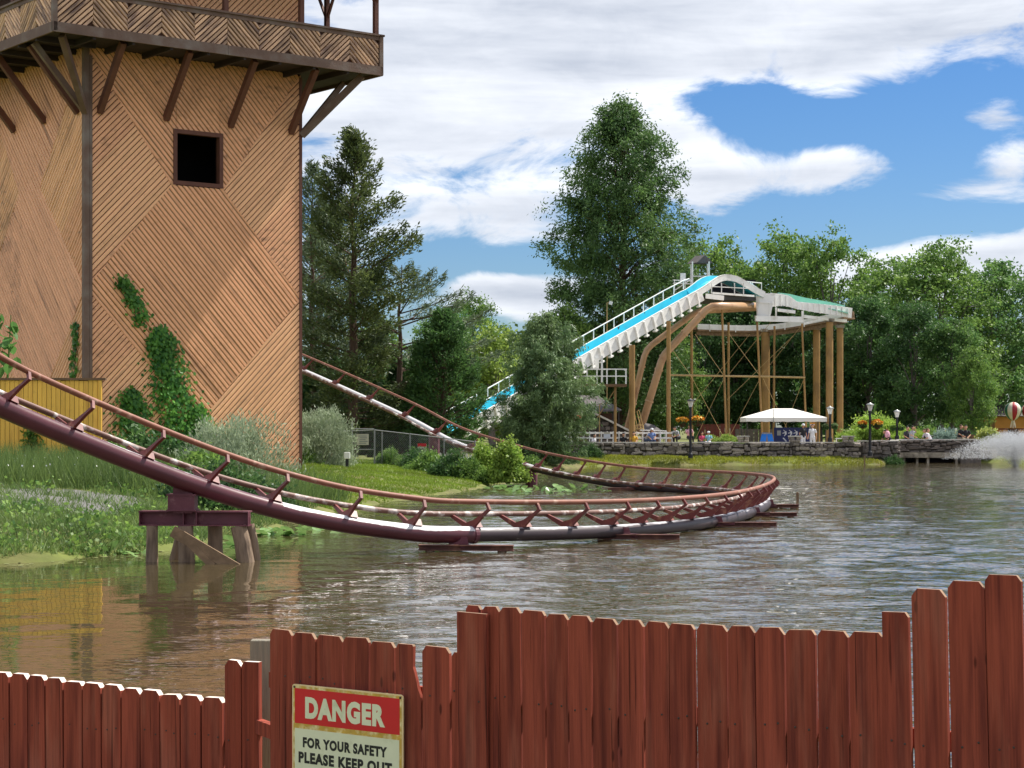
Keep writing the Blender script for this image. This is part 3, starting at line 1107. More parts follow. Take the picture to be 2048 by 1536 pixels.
for c in (q0, q1, q2, q3):
    b = MB()
    b.box(up(c, (ZB + ZT) / 2), (0.16, 0.16, ZT - ZB - 0.06), Matrix.Rotation(math.atan2(TA.y, TA.x), 3, 'Z'))
    b.build('rail_post', 'dark_timber', tower)
ZR = 19.9
for o, al, nn in sides:
    for t in (0.15, LB * 0.27, LB * 0.5, LB * 0.74, LB - 0.15)[:-1]:
        b = MB()
        p = o + al * t - nn * 0.12
        b.bar(up(p, ZT), up(p, ZR), 0.17, 0.17, up=al)
        for s in (-1, 1):
            b.bar(up(p, ZR - 1.5), up(p + al * s * 0.85, ZR - 0.1), 0.08, 0.1, up=nn)
        b.build('roof_post', 'red_timber', tower)
b = MB()
ctr = (q0 + q2) / 2
e = 0.5
rim = [q0 + (NR + NL) * e, q1 + (NR + TA) * e, q2 + (TA + TL) * e, q3 + (NL + TL) * e]
b.prism([up(p, ZR) for p in rim], (0, 0, 0.2))
b.build('roof_beam', 'dark_timber', tower)
b = MB()
rr = [up(p, ZR + 0.204) for p in rim]
b.add(rr + [up(ctr, ZR + 4.5)], [(0, 1, 4), (1, 2, 4), (2, 3, 4), (3, 0, 4), (3, 2, 1, 0)])
b.build('roof', 'shingle', tower)
for org, al, nn, ts in ((TC, TA, NR, (0.5, 3.1, 5.75, 8.35)), (TC, TL, NL, (0.55, 3.3, 6.0, 8.4))):
    for t in ts:
        b = MB()
        b.bar(up(org + al * t + nn * 0.04, 13.55), up(org + al * t + nn * 1.85, ZB + 0.02), 0.2, 0.22)
        b.build('brace', 'red_timber', tower)
for c, n1, n2 in ((TC, NR, NL), (TC + TA * TW, NR, TA), (TC + TL * TW, NL, TL)):
    b = MB()
    b.bar(up(c + (n1 + n2) * 0.05, 13.5), up(c + (n1 + n2) * 1.7, ZB + 0.02), 0.2, 0.24)
    b.bar(up(c + n2 * 0.02, 13.5), up(c + n2 * 1.95, ZB + 0.01), 0.16, 0.2)
    b.build('corner_brace', 'dark_timber', tower)

# ------------------------------------------------------------------ yellow boarded shed in front of the tower
SY = 60.0
s0 = P(-110, 935, SY); s1 = P(204, 935, SY)
zt = P(0, 760, SY).z
shed = thing('yellow_wall', 'low orange yellow board wall below the tower with brown top rail', 'wall', (s1.x, SY, 0.9))
b = MB()
b.box(((s0.x + s1.x) / 2, SY + 0.09, (0.6 + zt) / 2), (s1.x - s0.x - 0.02, 0.08, zt - 0.6))
b.build('backing', 'yellow_back', shed)
nb = 34
bw = (s1.x - s0.x) / nb
pl = MB()
pl.prism([(-bw / 2 + 0.007, 0, 0), (bw / 2 - 0.007, 0, 0), (bw / 2 - 0.007, 0, zt - 0.95), (-bw / 2 + 0.007, 0, zt - 0.95)], (0, -0.03, 0))
plm = pl.mesh('plank', 'yellow_board')
for i in range(nb):
    o = obj('plank', plm, shed, Matrix.Translation(Vector((s0.x + bw * (i + 0.5), SY + 0.03 + 0.006 * (i % 3), 0.95 + random.uniform(-0.03, 0.03))) - base_of(shed)))
b = MB()
b.box(((s0.x + s1.x) / 2 + 0.04, SY + 0.05, zt + 0.03), (s1.x - s0.x + 0.16, 0.2, 0.07))
b.build('top_rail', 'cap_timber', shed)
b = MB()
b.box((s1.x - 0.05, SY - 0.02, (zt + 0.9) / 2), (0.09, 0.05, zt - 0.95))
b.build('corner_trim', 'yellow_board', shed)

# ------------------------------------------------------------------ roller coaster track
track_pts = [   # x, y, z of the line midway between the rails, bank in degrees
    (*P(-160, 660, 30.5), 16), (*P(0, 752, 32), 16), (*P(370, 905, 34.5), 16), (*P(600, 975, 36), 16), (*P(800, 1009, 37.1), 16), (*P(937, 1016, 38.0), 15),
    (*P(1200, 1014, 41), 15), (*P(1380, 1004, 45.2), 17), (*P(1470, 991, 50), 20), (*P(1514, 977, 56), 26), (*P(1510, 968, 62.5), 30), (*P(1458, 962, 67.2), 32),
    (*P(1380, 957, 70.4), 32), (*P(1250, 949, 74), 32), (*P(1100, 925, 78.5), 32), (*P(1000, 899, 82), 31), (*P(900, 865, 85.5), 30), (*P(800, 813, 89), 30),
    (*P(605, 725, 95), 28), (*P(440, 655, 99), 26)]
TP = catmull(track_pts, 0.22)
pos = [Vector(p[:3]) for p in TP]
bank = [math.radians(p[3]) for p in TP]
Tn, Sn, Un = [], [], []
for i in range(len(pos)):
    t = (pos[min(i + 1, len(pos) - 1)] - pos[max(i - 1, 0)]).normalized()
    s = t.cross(Vector((0, 0, 1))).normalized()
    u = s.cross(t)
    c, sn = math.cos(bank[i]), math.sin(bank[i])
    Tn.append(t); Sn.append(s * c + u * sn); Un.append(u * c - s * sn)
G, HS, RS, RR = 0.52, 0.54, 0.165, 0.054
track = thing('coaster_track', 'maroon tubular roller coaster track curving low over the water', 'coaster track', (pos[60].x, pos[60].y, 0))


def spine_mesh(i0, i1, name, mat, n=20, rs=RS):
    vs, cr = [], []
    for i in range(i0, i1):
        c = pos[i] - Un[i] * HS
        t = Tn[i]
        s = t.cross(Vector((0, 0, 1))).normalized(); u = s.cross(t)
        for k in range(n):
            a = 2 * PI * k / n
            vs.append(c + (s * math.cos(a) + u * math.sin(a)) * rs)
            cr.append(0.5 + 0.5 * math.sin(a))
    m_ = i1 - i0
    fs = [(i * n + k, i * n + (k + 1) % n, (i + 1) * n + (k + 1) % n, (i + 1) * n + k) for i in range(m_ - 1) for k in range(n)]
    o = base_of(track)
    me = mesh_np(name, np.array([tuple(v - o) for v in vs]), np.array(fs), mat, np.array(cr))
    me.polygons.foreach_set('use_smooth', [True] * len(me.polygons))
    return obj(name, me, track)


def at_px(px, far=False):
    best, bi = 1e9, 0
    rngi = range(len(pos))
    for i in rngi:
        if far != (pos[i].y > 58):
            continue
        d = abs(1024 + F * pos[i].x / pos[i].y - px)
        if d < best:
            best, bi = d, i
    return bi


ia, ib = at_px(925), at_px(1040, True)
ic = at_px(565)
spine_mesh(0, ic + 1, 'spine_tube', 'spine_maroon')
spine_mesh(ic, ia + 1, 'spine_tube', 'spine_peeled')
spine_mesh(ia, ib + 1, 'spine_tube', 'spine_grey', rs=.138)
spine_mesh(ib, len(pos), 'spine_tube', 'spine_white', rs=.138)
b = MB()
for i in (ia, ib):      # welded collar where two tube lengths meet
    c = pos[i] - Un[i] * HS
    b.tube([c - Tn[i] * 0.05, c + Tn[i] * 0.05], RS + 0.015, 20)
b.build('collar', 'steel_maroon', track, smooth=False)
for sgn, mt in ((1, 'rail_rust'), (-1, 'rail_dark')):
    b = MB()
    b.tube([p + s * (G * sgn) for p, s in zip(pos, Sn)], RR, 10)
    b.build('rail', mt, track, smooth=True)
arc = [0]
for i in range(1, len(pos)):
    arc.append(arc[-1] + (pos[i] - pos[i - 1]).length)
tie2d_unused = [(-.12, -.30), (.12, -.30), (.42, -.275), (.66, -.20), (.60, -.01), (.50, -.05), (.545, -.155), (.40, -.175), (.12, -.17), (-.12, -.17), (-.40, -.175), (-.545, -.155),
         (-.50, -.05), (-.60, -.01), (-.66, -.20), (-.42, -.275)]
start = arc[at_px(15)] - 1.42 * 2
k = 0
while start + k * 1.42 < arc[-1] - 0.5:
    a = start + k * 1.42
    k += 1
    if a < 0.2:
        continue
    i = min(range(len(arc)), key=lambda j: abs(arc[j] - a))
    if i > ib and k % 2:
        continue
    b = MB()
    o, s, u, t = pos[i], Sn[i], Un[i], Tn[i]
    # tie plate in two halves (each convex enough), then a foot on the spine
    th = 0.055
    b.prism([o + s * x + u * y - t * th / 2 for x, y in ((0, -.40), (.13, -.40), (.40, -.26), (.62, -.18), (.55, -.15), (.40, -.20), (.12, -.27), (0, -.27))], t * th)
    b.prism([o + s * x + u * y - t * th / 2 for x, y in ((.62, -.18), (.565, -.01), (.51, -.03), (.55, -.15))], t * th)
    b.prism([o + s * x + u * y - t * th / 2 for x, y in ((0, -.40), (0, -.27), (-.12, -.27), (-.47, -.03), (-.54, -.06), (-.13, -.40))], t * th)
    b.prism([o + s * x + u * y + t * -0.03 for x, y in ((-.15, -.42), (.15, -.42), (.08, -.27), (-.08, -.27))], t * 0.2)
    b.build('tie', 'tie_red', track)

# short steel supports standing on beams at the water's surface
for px, py, ln, yaw in ((932, 1097, 1.85, 0.10), (1277, 1075, 1.75, 0.10), (1470, 1050, 2.0, 0.02), (1540, 1030, 1.45, 0.0), (1552, 1013, 1.35, 0.0)):
    Y = (CAMZ - 0.06) * F / (py - 856)
    c = P(px, py, Y)
    i = min(range(len(pos)), key=lambda j: (pos[j] - Un[j] * HS - c).length + (0 if (pos[j].y < 62) else 50))
    sp = pos[i] - Un[i] * HS
    d = Vector((math.cos(yaw), -math.sin(yaw), 0))
    b = MB()
    z = 0.075
    for dz, w, h in ((0.045, 0.2, 0.02), (0.0, 0.02, 0.08), (-0.045, 0.2, 0.02)):
        b.bar(Vector((c.x, c.y, z + dz)) - d * ln / 2, Vector((c.x, c.y, z + dz)) + d * ln / 2, w, h)
    b.build('float_beam', 'beam_rust', track)
    b = MB()
    b.bar(Vector((sp.x, sp.y - 0.0, 0.13)), Vector((sp.x, sp.y, sp.z - RS * 0.6)), 0.3, 0.3, up=d)
    b.prism([Vector((sp.x, sp.y, 0.13)) + d * x + Vector((0, 0, zz_)) + Vector((0, -0.16, 0)) for x, zz_ in ((-.2, 0), (.2, 0), (.16, .14), (-.16, .14))], (0, 0.02, 0))
    b.bar(Vector((sp.x, sp.y, 0.1)), Vector((c.x, c.y, 0.1)), 0.22, 0.06)
    b.build('column', 'steel_maroon', track)
    for s_ in (-0.38, 0.38):
        b = MB()
        q = Vector((c.x, c.y, 0)) + d * ln * s_
        b.tube([(q.x, q.y, -1.2), (q.x, q.y, 0.028)], 0.09, 10)
        b.build('pile', 'pile_wood', track, smooth=False)
for px in (1250, 1050, 860):       # far leg
    i = at_px(px, True)
    sp = pos[i] - Un[i] * HS
    z0 = float(gz(sp.x, sp.y)) - 0.2
    b = MB()
    b.tube([(sp.x, sp.y, min(z0, -0.2)), (sp.x, sp.y, sp.z)], 0.15 if px > 1100 else 0.26, 12)
    b.build('column', 'steel_maroon', track)
    if px == 1250:
        b = MB()
        b.bar((sp.x - 0.9, sp.y - 0.3, 0.06), (sp.x + 0.9, sp.y - 0.3, 0.06), 0.2, 0.1)
        b.build('float_beam', 'beam_rust', track)

# timber pile bent carrying the first steel saddle
pb = P(388, 1118, 34.4)
bent = thing('pile_support', 'maroon steel beam on short wooden piles carrying the track by the left bank', 'support', (pb.x, pb.y, 0))
zb0 = P(0, 1052, 34.4).z; zb1 = P(0, 1022, 34.4).z
xl, xr = P(276, 0, 34.4).x, P(500, 0, 34.4).x
b = MB()
by = 34.55
dn = Vector((1, -0.10, 0)).normalized()
mid = Vector(((xl + xr) / 2, by, 0))
Lb = xr - xl
for dz, w, h in ((zb1 - 0.012, 0.32, 0.024), ((zb0 + zb1) / 2, 0.03, zb1 - zb0 - 0.05), (zb0 + 0.012, 0.32, 0.024)):
    b.bar(mid - dn * Lb / 2 + Vector((0, 0, dz)), mid + dn * Lb / 2 + Vector((0, 0, dz)), w, h)
for s_ in (-0.5, -0.1, 0.02, 0.49):
    q = mid + dn * Lb * s_
    b.box((q.x, q.y, (zb0 + zb1) / 2), (0.02, 0.29, zb1 - zb0 - 0.05))
b.build('beam', 'steel_maroon', bent)
i = at_px(366)
sp = pos[i] - Un[i] * HS
b = MB()
b.box((sp.x, by - 0.02, (zb1 + sp.z) / 2 - 0.04), (0.34, 0.3, sp.z - zb1))
b.box((sp.x - 0.02, by - 0.02, zb1 + 0.15), (0.47, 0.42, 0.26))
for dz in (0.29, 0.015):
    b.box((sp.x - 0.02, by - 0.02, zb1 + dz), (0.52, 0.46, 0.03))
b.build('saddle', 'steel_maroon', bent)
for px, r, lean, dy in ((301, 0.105, -0.005, 0), (371, 0.14, 0.02, -0.08), (423, 0.135, 0.0, 0.28), (484, 0.15, 0.12, -0.1), (496, 0.09, 0.1, 0.5), (345, 0.09, -0.18, 0.55)):
    x = P(px, 0, 34.4).x
    b = MB()
    b.tube([(x + lean * 1.6, by + dy, -1.2), (x + lean * 0.55, by + dy, -0.05), (x, by + dy, zb0 * 0.55), (x - lean * 0.6, by + dy, zb0 - 0.002)], [r * 1.1, r * 1.08, r, r * 0.98], 14)
    b.build('pile', 'pile_wood', bent)
for a_, c_, w in (((345, 1062), (478, 1140), 0.2), ((352, 1060), (440, 1146), 0.12)):
    p0, p1 = P(*a_, 34.0), P(*c_, 33.9)
    b = MB()
    b.bar(p0, p1, 0.06, w, up=(0, 0, 1))
    b.build('fallen_plank', 'old_wood', bent)

# ------------------------------------------------------------------ log flume on the far shore
FL = thing('log_flume', 'white and turquoise log flume drop on brown columns across the lake', 'water ride', (*P(1450, 880, 138).xy, 0.9))
ZG = 0.86


def frames(path):
    es, us = [], []
    for i in range(len(path)):
        t = (path[min(i + 1, len(path) - 1)] - path[max(i - 1, 0)]).normalized()
        e = t.cross(Vector((0, 0, 1))).normalized()
        es.append(e); us.append(e.cross(t))
    return es, us


near = [P(*q) for q in ((925, 846.5, 117.2), (945, 835, 118), (1100, 747, 124), (1250, 661.6, 129.9), (1370, 593.5, 134.7))]
near += [P(*q) for q in ((1400, 577, 135.8), (1418, 565, 136.4), (1434, 554, 137), (1451, 549, 137.6), (1473, 552.5, 138.2), (1492, 563, 138.7), (1512, 575, 139.2), (1530, 584, 139.6))]
near = [Vector(p) for p in catmull(near, 0.8)]
es, us = frames(near)
ctrl = [p - e * 0.72 for p, e in zip(near, es)]
ih = min(range(len(near)), key=lambda j: (near[j] - P(1400, 577, 135.8)).length)
b = MB()
b.sweep([(-.70, 0), (-.70, -.62), (.70, -.62), (.70, -.06), (.64, -.06), (.5, -.5), (-.5, -.5), (-.62, 0)], ctrl[:ih + 1], es[:ih + 1], us[:ih + 1])
b.sweep([(-.70, 0), (-.70, -.40), (.70, -.40), (.70, -.06), (.64, -.06), (.5, -.32), (-.5, -.32), (-.62, 0)], ctrl[ih:], es[ih:], us[ih:])
b.build('chute', 'cyan_paint', FL)
for sg in (1, -1):
    b = MB()
    b.sweep([(.72 * sg, -.02), (.79 * sg, -.02), (.79 * sg, -.9), (.72 * sg, -.9)][::sg], ctrl[:ih + 1], es[:ih + 1], us[:ih + 1])
    b.sweep([(.72 * sg, -.02), (.79 * sg, -.02), (.79 * sg, -.43), (.72 * sg, -.43)][::sg], ctrl[ih:], es[ih:], us[ih:])
    b.sweep([(.70 * sg, .012), (.80 * sg, .012), (.80 * sg, -.016), (.70 * sg, -.016)][::sg], ctrl, es, us)
    b.build('side_girder', 'white_paint', FL)
# evenly spaced ribs and rail posts along the straight
al = [0]
for i in range(1, len(ctrl)):
    al.append(al[-1] + (ctrl[i] - ctrl[i - 1]).length)


def along(s):
    i = min(range(len(al)), key=lambda j: abs(al[j] - s))
    return i


Ls = al[min(range(len(near)), key=lambda j: (near[j] - P(1392, 581, 135.5)).length)]
nr = 26
d0 = (near[4] - near[2]).normalized()
e0, u0 = es[6], us[6]
for k in range(nr):
    s = 0.3 + k * (Ls - 0.5) / (nr - 1)
    i = along(s)
    c = ctrl[i] + d0 * (s - al[i])
    b = MB()
    b.prism([c + e0 * x + u0 * y - d0 * 0.05 for x, y in ((.80, -.03), (.92, -.03), (.92, -1.02), (.80, -1.02))], d0 * 0.1)
    b.prism([c + e0 * x + u0 * y - d0 * 0.16 for x, y in ((.70, -1.0), (.96, -1.0), (.96, -1.1), (.70, -1.1))], d0 * 0.32)
    b.build('girder_rib', 'white_paint', FL)
    if k % 3 == 0 and k > 4:
        b = MB()
        b.prism([c + e0 * x + u0 * y for x, y in ((-.625, -.03), (-.60, -.03), (-.575, -.2), (-.60, -.2))], d0 * 0.4)
        b.build('paint_patch', 'dark_steel', FL)
rail = MB()
top = []
for k in range(24):
    s = 0.2 + k * (Ls + 0.4) / 23
    i = along(s)
    c = ctrl[i] + d0 * (s - al[i]) - e0 * 0.84
    rail.bar(c, c + Vector((0, 0, 0.62)), 0.055, 0.055, up=d0)
    top.append(c + Vector((0, 0, 0.62)))
rail.tube(top[:4], 0.035, 6)
rail.tube(top[4:] + [top[-1] + d0 * 0.8 + Vector((0, 0, -0.1))], 0.04, 6)
rail.build('walkway_rail', 'white_paint', FL)

# hump: deck, railing, dark backing for the shaded inside
dk = [P(1408, 590, 136.2), P(1512, 594, 139.5)]
bk = [p + Vector((-1.5, 4.5, 0)) for p in dk]
b = MB()
b.prism([dk[0], dk[1], bk[1], bk[0]], (0, 0, -0.28))
b.build('deck', 'dark_steel', FL)
b = MB()
b.bar(P(1412, 592, 135.9), P(1447, 596, 137.0), 0.1, 0.34)
b.bar(P(1425, 586, 136.3), P(1508, 592, 139.0), 0.08, 0.14)
for px in (1423, 1443, 1469, 1487):
    y0 = 587 + (px - 1425) * 0.07
    Y = 136.3 + (px - 1425) * 0.032
    b.bar(P(px, y0, Y), P(px, 566, Y), 0.07, 0.07, up=(1, 0, 0))
b.bar(P(1424, 573, 136.3), P(1500, 577, 138.7), 0.06, 0.06)
for q in ((1505, 566, 141), (1523, 567, 142)):
    b.bar(P(*q), P(q[0], 585, q[2]), 0.06, 0.06, up=(1, 0, 0))
b.bar(P(1492, 563, 140.5), P(1523, 566, 142), 0.07, 0.07)
b.bar(P(1500, 566, 140.2), P(1526, 584, 141), 0.07, 0.07)
b.build('hump_railing', 'white_paint', FL)

b = MB()
b.box(P(1467, 576, 142.4), (3.1, 1.2, 1.15))
b.build('hump_dark_backing', 'inside_dark', FL)  # dark box added to paint the shade inside the hump
# lift hut
hc = P(1400, 566, 139.5)
b = MB()
hw, hd = 0.6, 0.55
zr0 = P(0, 527, 139.5).z; zr1 = P(0, 511, 139.5).z
for sx in (-1, 1):
    for sy in (-1, 1):
        b.bar((hc.x + sx * hw, hc.y + sy * hd, hc.z - 0.6), (hc.x + sx * hw, hc.y + sy * hd, zr0 + 0.1), 0.1, 0.1, up=(1, 0, 0))
b.bar((hc.x - hw, hc.y - hd, hc.z + .45), (hc.x + hw, hc.y - hd, hc.z + .45), 0.06, 0.06)
b.bar((hc.x - hw, hc.y - hd, hc.z - .5), (hc.x - hw - 1.0, hc.y - hd, hc.z - 1.6), 0.08, 0.08)
b.bar((hc.x - hw, hc.y - hd, hc.z + .3), (hc.x - hw - 1.25, hc.y - hd, hc.z - .55), 0.08, 0.08)
b.build('hut_frame', 'white_paint', FL)
b = MB()
ov = 0.1
rx0, rx1, ry0, ry1 = hc.x - hw - ov, hc.x + hw + ov, hc.y - hd - ov, hc.y + hd + ov
rot_ = Matrix.Rotation(0.5, 3, 'Z')
pts = [Vector((rx0, ry0, zr0)), Vector((rx1, ry0, zr0)), Vector((rx1, ry1, zr0)), Vector((rx0, ry1, zr0)), Vector((hc.x, ry0, zr1)), Vector((hc.x, ry1, zr1))]
pts = [rot_ @ (p - hc) + hc for p in pts]
b.add(pts, [(0, 1, 4), (2, 3, 5), (1, 2, 5, 4), (3, 0, 4, 5), (3, 2, 1, 0)])
b.build('hut_roof', 'shingle', FL)
b = MB()
b.box(P(1366, 555, 138.5), (0.38, 0.25, 0.62))
b.bar(P(1348, 566, 138.2), P(1392, 569, 138.6), 0.5, 0.06)
b.bar(P(1349, 560, 138), P(1349, 583, 138), 0.07, 0.07, up=(1, 0, 0))
b.bar(P(1370, 563, 138), P(1370, 583, 138), 0.07, 0.07, up=(1, 0, 0))
b.bar(P(1346, 560, 138), P(1385, 562, 138.5), 0.06, 0.06)
b.build('speaker_stand', 'white_paint', FL)

# level trough beyond the hump with the big white end panel
b = MB()
for poly in ([(1511, 586), (1551, 587), (1545, 613), (1541, 632), (1514, 632), (1512, 600)],):
    b.prism([P(x, y, 139.6) for x, y in poly], (0, 0.2, 0))
b.build('end_panel', 'white_paint', FL)
b = MB()
for (x0, y0, x1, y1) in ((1513, 604, 1546, 606), (1516, 604, 1517, 631), (1540, 606, 1539, 631)):
    b.bar(P(x0, y0, 139.5), P(x1, y1, 139.5), 0.06, 0.05, up=(0, 1, 0))
b.build('panel_batten', 'white_paint', FL)
topE = [(1541, 586, 139.9), (1565, 588, 140.6), (1580, 592, 141), (1594, 603, 141), (1633, 607, 141.3), (1672, 611, 142), (1705, 616, 143)]
botE = [(1541, 614, 139.9), (1565, 611, 140.6), (1580, 614, 141), (1594, 618, 141), (1633, 625, 141.3), (1672, 630, 142), (1703, 636, 143)]
b = MB()
for i in range(len(topE) - 1):
    a0, a1, c1, c0 = P(*topE[i]), P(*topE[i + 1]), P(*botE[i + 1]), P(*botE[i])
    b.prism([a0, a1, c1, c0], (0, 0.12, 0))
b.build('trough_side', 'white_paint', FL)
for j in range(14):
    x = 1550 + j * 11.2
    yt = np.interp(x, [q[0] for q in topE], [q[1] for q in topE]); yb = np.interp(x, [q[0] for q in botE], [q[1] for q in botE])
    Y = np.interp(x, [q[0] for q in topE], [q[2] for q in topE]) - 0.05
    b = MB()
    b.bar(P(x, yt + 1, Y), P(x + 1, yb + 1, Y), 0.07, 0.1, up=(0, 1, 0))
    b.build('trough_rib', 'white_paint', FL)
b = MB()
mint = [(1556, 585, 142.6), (1580, 588, 142.6), (1613, 596, 142.8), (1660, 604, 143.2), (1690, 611, 143.8)]
for i in range(len(mint) - 1):
    a0, a1 = P(*mint[i]), P(*mint[i + 1])
    b.prism([a0, a1, a1 - Vector((0, 0, .75)), a0 - Vector((0, 0, .75))], (0, 0.1, 0))
    b.prism([a0 - Vector((0, 1.4, .6)), a1 - Vector((0, 1.4, .6)), a1 - Vector((0, 0, .6)), a0 - Vector((0, 0, .6))], (0, 0, -0.08))
b.build('trough_lining', 'mint_paint', FL)
# frame under the trough and the lower return trough
b = MB()
b.bar(P(1511, 637, 139.2), P(1606, 639, 140.8), 0.2, 0.4)
b.bar(P(1552, 615, 139.9), P(1552, 633, 139.9), 0.22, 0.1, up=(1, 0, 0))
b.bar(P(1556, 620, 140), P(1590, 624, 140.6), 0.12, 0.22)
b.bar(P(1605, 622, 140.8), P(1605, 640, 140.8), 0.3, 0.14, up=(1, 0, 0))
b.bar(P(1607, 633, 141), P(1692, 642, 143.4), 0.2, 0.22)
b.bar(P(1607, 648, 141.2), P(1648, 636, 142), 0.12, 0.14)
b.build('support_frame', 'white_paint', FL)
low = [Vector(p) for p in catmull([P(1390, 655, 151), P(1440, 657, 151.5), P(1500, 658, 151.5), P(1560, 655, 150.5), P(1620, 646, 148), P(1665, 637, 146), P(1698, 630, 144.6)], 1.0)]
es2, us2 = frames(low)
b = MB()
b.sweep([(.5, .26), (.58, .26), (.58, -.16), (.5, -.16)], low, es2, us2)
b.build('return_trough_side', 'white_paint', FL)
b = MB()
b.sweep([(-.6, -.17), (.6, -.17), (.6, -.3), (-.6, -.3)], low, es2, us2)
b.sweep([(-.58, .3), (-.5, .3), (-.5, -.16), (-.58, -.16)], low, es2, us2)
b.sweep([(.25, -.31), (.4, -.31), (.4, -.6), (.25, -.6)], low, es2, us2)
b.build('return_trough', 'old_wood', FL)
for j in range(1, len(low) - 1, 2):
    b = MB()
    b.bar(low[j] + es2[j] * .61 + Vector((0, 0, .26)), low[j] + es2[j] * .61 + Vector((0, 0, -.3)), 0.07, 0.08, up=(0, 1, 0))
    b.build('trough_rib', 'white_paint', FL)

# columns
for px, top_, w, Y in ((1264, 690, 12, 128.4), (1337, 642, 8.5, 132.2), (1531, 664, 17, 150.8), (1633, 660, 14, 148), (1659, 644, 14.5, 142.6), (1680, 656, 13, 145)):
    p = P(px, top_, Y)
    r = w / F * Y / 2
    b = MB()
    b.tube([(p.x, p.y, ZG - 0.1), (p.x, p.y, p.z)], r, 14)
    b.build('column', 'brown_steel', FL, smooth=False)
    if px > 1500:
        b = MB()
        b.box((p.x, p.y, p.z + 0.12), (r * 2.4, r * 2.4, 0.24))
        b.build('column_cap', 'concrete', FL)
for a_, c_, w, Y in (((1383, 655), (1384, 880), 5.5, 149), ((1443, 597), (1453, 880), 4.5, 137.5), ((1457, 645), (1457, 880), 5, 150), ((1514, 643), (1525, 880), 4.5, 139.5),
                     ((1549, 652), (1547, 880), 4.5, 149), ((1604, 647), (1613, 880), 4, 141)):
    b = MB()
    b.tube([P(*c_, Y), P(*a_, Y)], w / F * Y / 2, 10)
    b.build('pole', 'brown_steel', FL, smooth=False)
b = MB()
b.tube([P(1338, 750, 137), P(1450, 752, 138), P(1520, 753, 139.6), P(1610, 755, 141)], 0.07, 8)
b.build('tie_bar', 'pale_pole', FL)
for a_, c_ in (((1390, 668), (1448, 752)), ((1500, 668), (1384, 810)), ((1455, 752), (1545, 640)), ((1458, 668), (1520, 752)), ((1590, 668), (1454, 800)), ((1522, 752), (1604, 650)),
               ((1382, 752), (1450, 880)), ((1520, 757), (1455, 880)), ((1526, 757), (1585, 880)), ((1608, 757), (1560, 880)), ((1345, 700), (1382, 752)), ((1448, 757), (1390, 880))):
    b = MB()
    b.tube([P(*a_, 143), P(*c_, 143)], 0.016, 5)
    b.build('brace_rod', 'pale_pole', FL)

# two big water pipes
for path, w, Y, nm in ((((1500, 613), (1440, 612), (1424, 613), (1412, 620), (1340, 697), (1330, 708), (1323, 722), (1278, 868)), 15, 134.4, 0), (((1500, 617), (1398, 622), (1386, 628), (1303, 690), (1294, 700), (1288, 714), (1252, 868)), 12, 136.5, 1)):
    pts = [P(x, y, Y) for x, y in path]
    pts[0] = P(1518, path[0][1] - 1, 141.5)
    b = MB()
    b.tube(pts, w / F * Y / 2, 14)
    b.build('pipe', 'pipe_brown', FL, smooth=True)
    for j, fr in ((3, 0.12), (3, 0.6), (5, 0.45), (6, 0.12), (6, 0.55)) if nm == 0 else ((2, 0.2), (5, 0.12), (5, 0.6)):
        a_, c_ = pts[j], pts[j + 1]
        q = a_.lerp(c_, fr)
        d = (c_ - a_).normalized()
        b = MB()
        b.tube([q - d * 0.06, q + d * 0.06], w / F * Y / 2 + 0.05, 14)
        b.build('flange', 'pipe_brown', FL)

# landing with white railing below the chute
py0, pY = 768, 127
l0, l1 = P(1150, py0, pY), P(1254, py0, pY)
b = MB()
b.box(((l0.x + l1.x) / 2, pY + 1.0, l0.z - 0.08), (l1.x - l0.x, 2.0, 0.16))
b.build('landing', 'cap_timber', FL)
b = MB()
for yy in (pY + 0.05,):
    for px in (1156, 1174, 1194, 1214, 1232, 1252):
        x = P(px, 0, pY).x
        b.bar((x, yy, l0.z), (x, yy, l0.z + 0.98), 0.09, 0.09, up=(1, 0, 0))
    for h in (0.52, 0.98):
        b.bar((l0.x + 0.1, yy, l0.z + h), (l1.x, yy, l0.z + h), 0.07, 0.08)
b.bar((l1.x - 0.05, pY, l0.z + .98), (l1.x - 0.05, pY + 2, l0.z + .98), 0.07, 0.08)
b.build('landing_railing', 'white_paint', FL)
b = MB()
x = P(1204, 0, 126.8).x
b.bar((x, 126.9, l0.z + 0.1), (x, 126.9, P(0, 712, 126.8).z), 0.13, 0.13, up=(1, 0, 0))
b.box((x - 0.4, 127.6, P(0, 727, 127).z), (0.45, 0.4, 0.8))
b.build('chute_leg', 'white_paint', FL)
b = MB()
x = P(1231, 0, 127).x
b.tube([(x, 127.4, ZG - .1), (x, 127.4, l0.z - .1)], 0.09, 10)
b.tube([P(1228, 782, 127.2), P(1186, 850, 127.2)], 0.03, 6)
b.build('pole', 'brown_steel', FL)

# boat house roof, stone ramp, small roof, ladder hoops behind the promenade
bh = thing('boat_house', 'low dark shed with grey shingle roof beneath the flume', 'shed', (*P(1205, 880, 133).xy, ZG))
b = MB()
r = [P(1150, 792, 135), P(1198, 795, 134), P(1243, 822, 131), P(1150, 826, 131.5)]
b.prism(r, (0, 0.05, 0.1))
b.build('roof', 'shingle', bh)
b = MB()
c = P(1195, 850, 134)
b.box((c.x - 0.3, 133.6, (ZG + P(0, 828, 133).z) / 2), (2.9, 2.2, P(0, 826, 133).z - ZG))
b.build('wall', 'brown_wall', bh)
b = MB()
for px in (1226, 1238):
    x = P(px, 0, 131.6).x
    b.bar((x, 131.8, ZG), (x, 131.8, P(0, 824, 131.6).z), 0.09, 0.09, up=(1, 0, 0))
b.build('porch_post', 'dark_steel', bh)
ramp = thing('stone_ramp', 'sloping rubble stone ramp wall with grey coping beside the shed', 'wall', (*P(1225, 880, 130.4).xy, ZG))
b = MB()
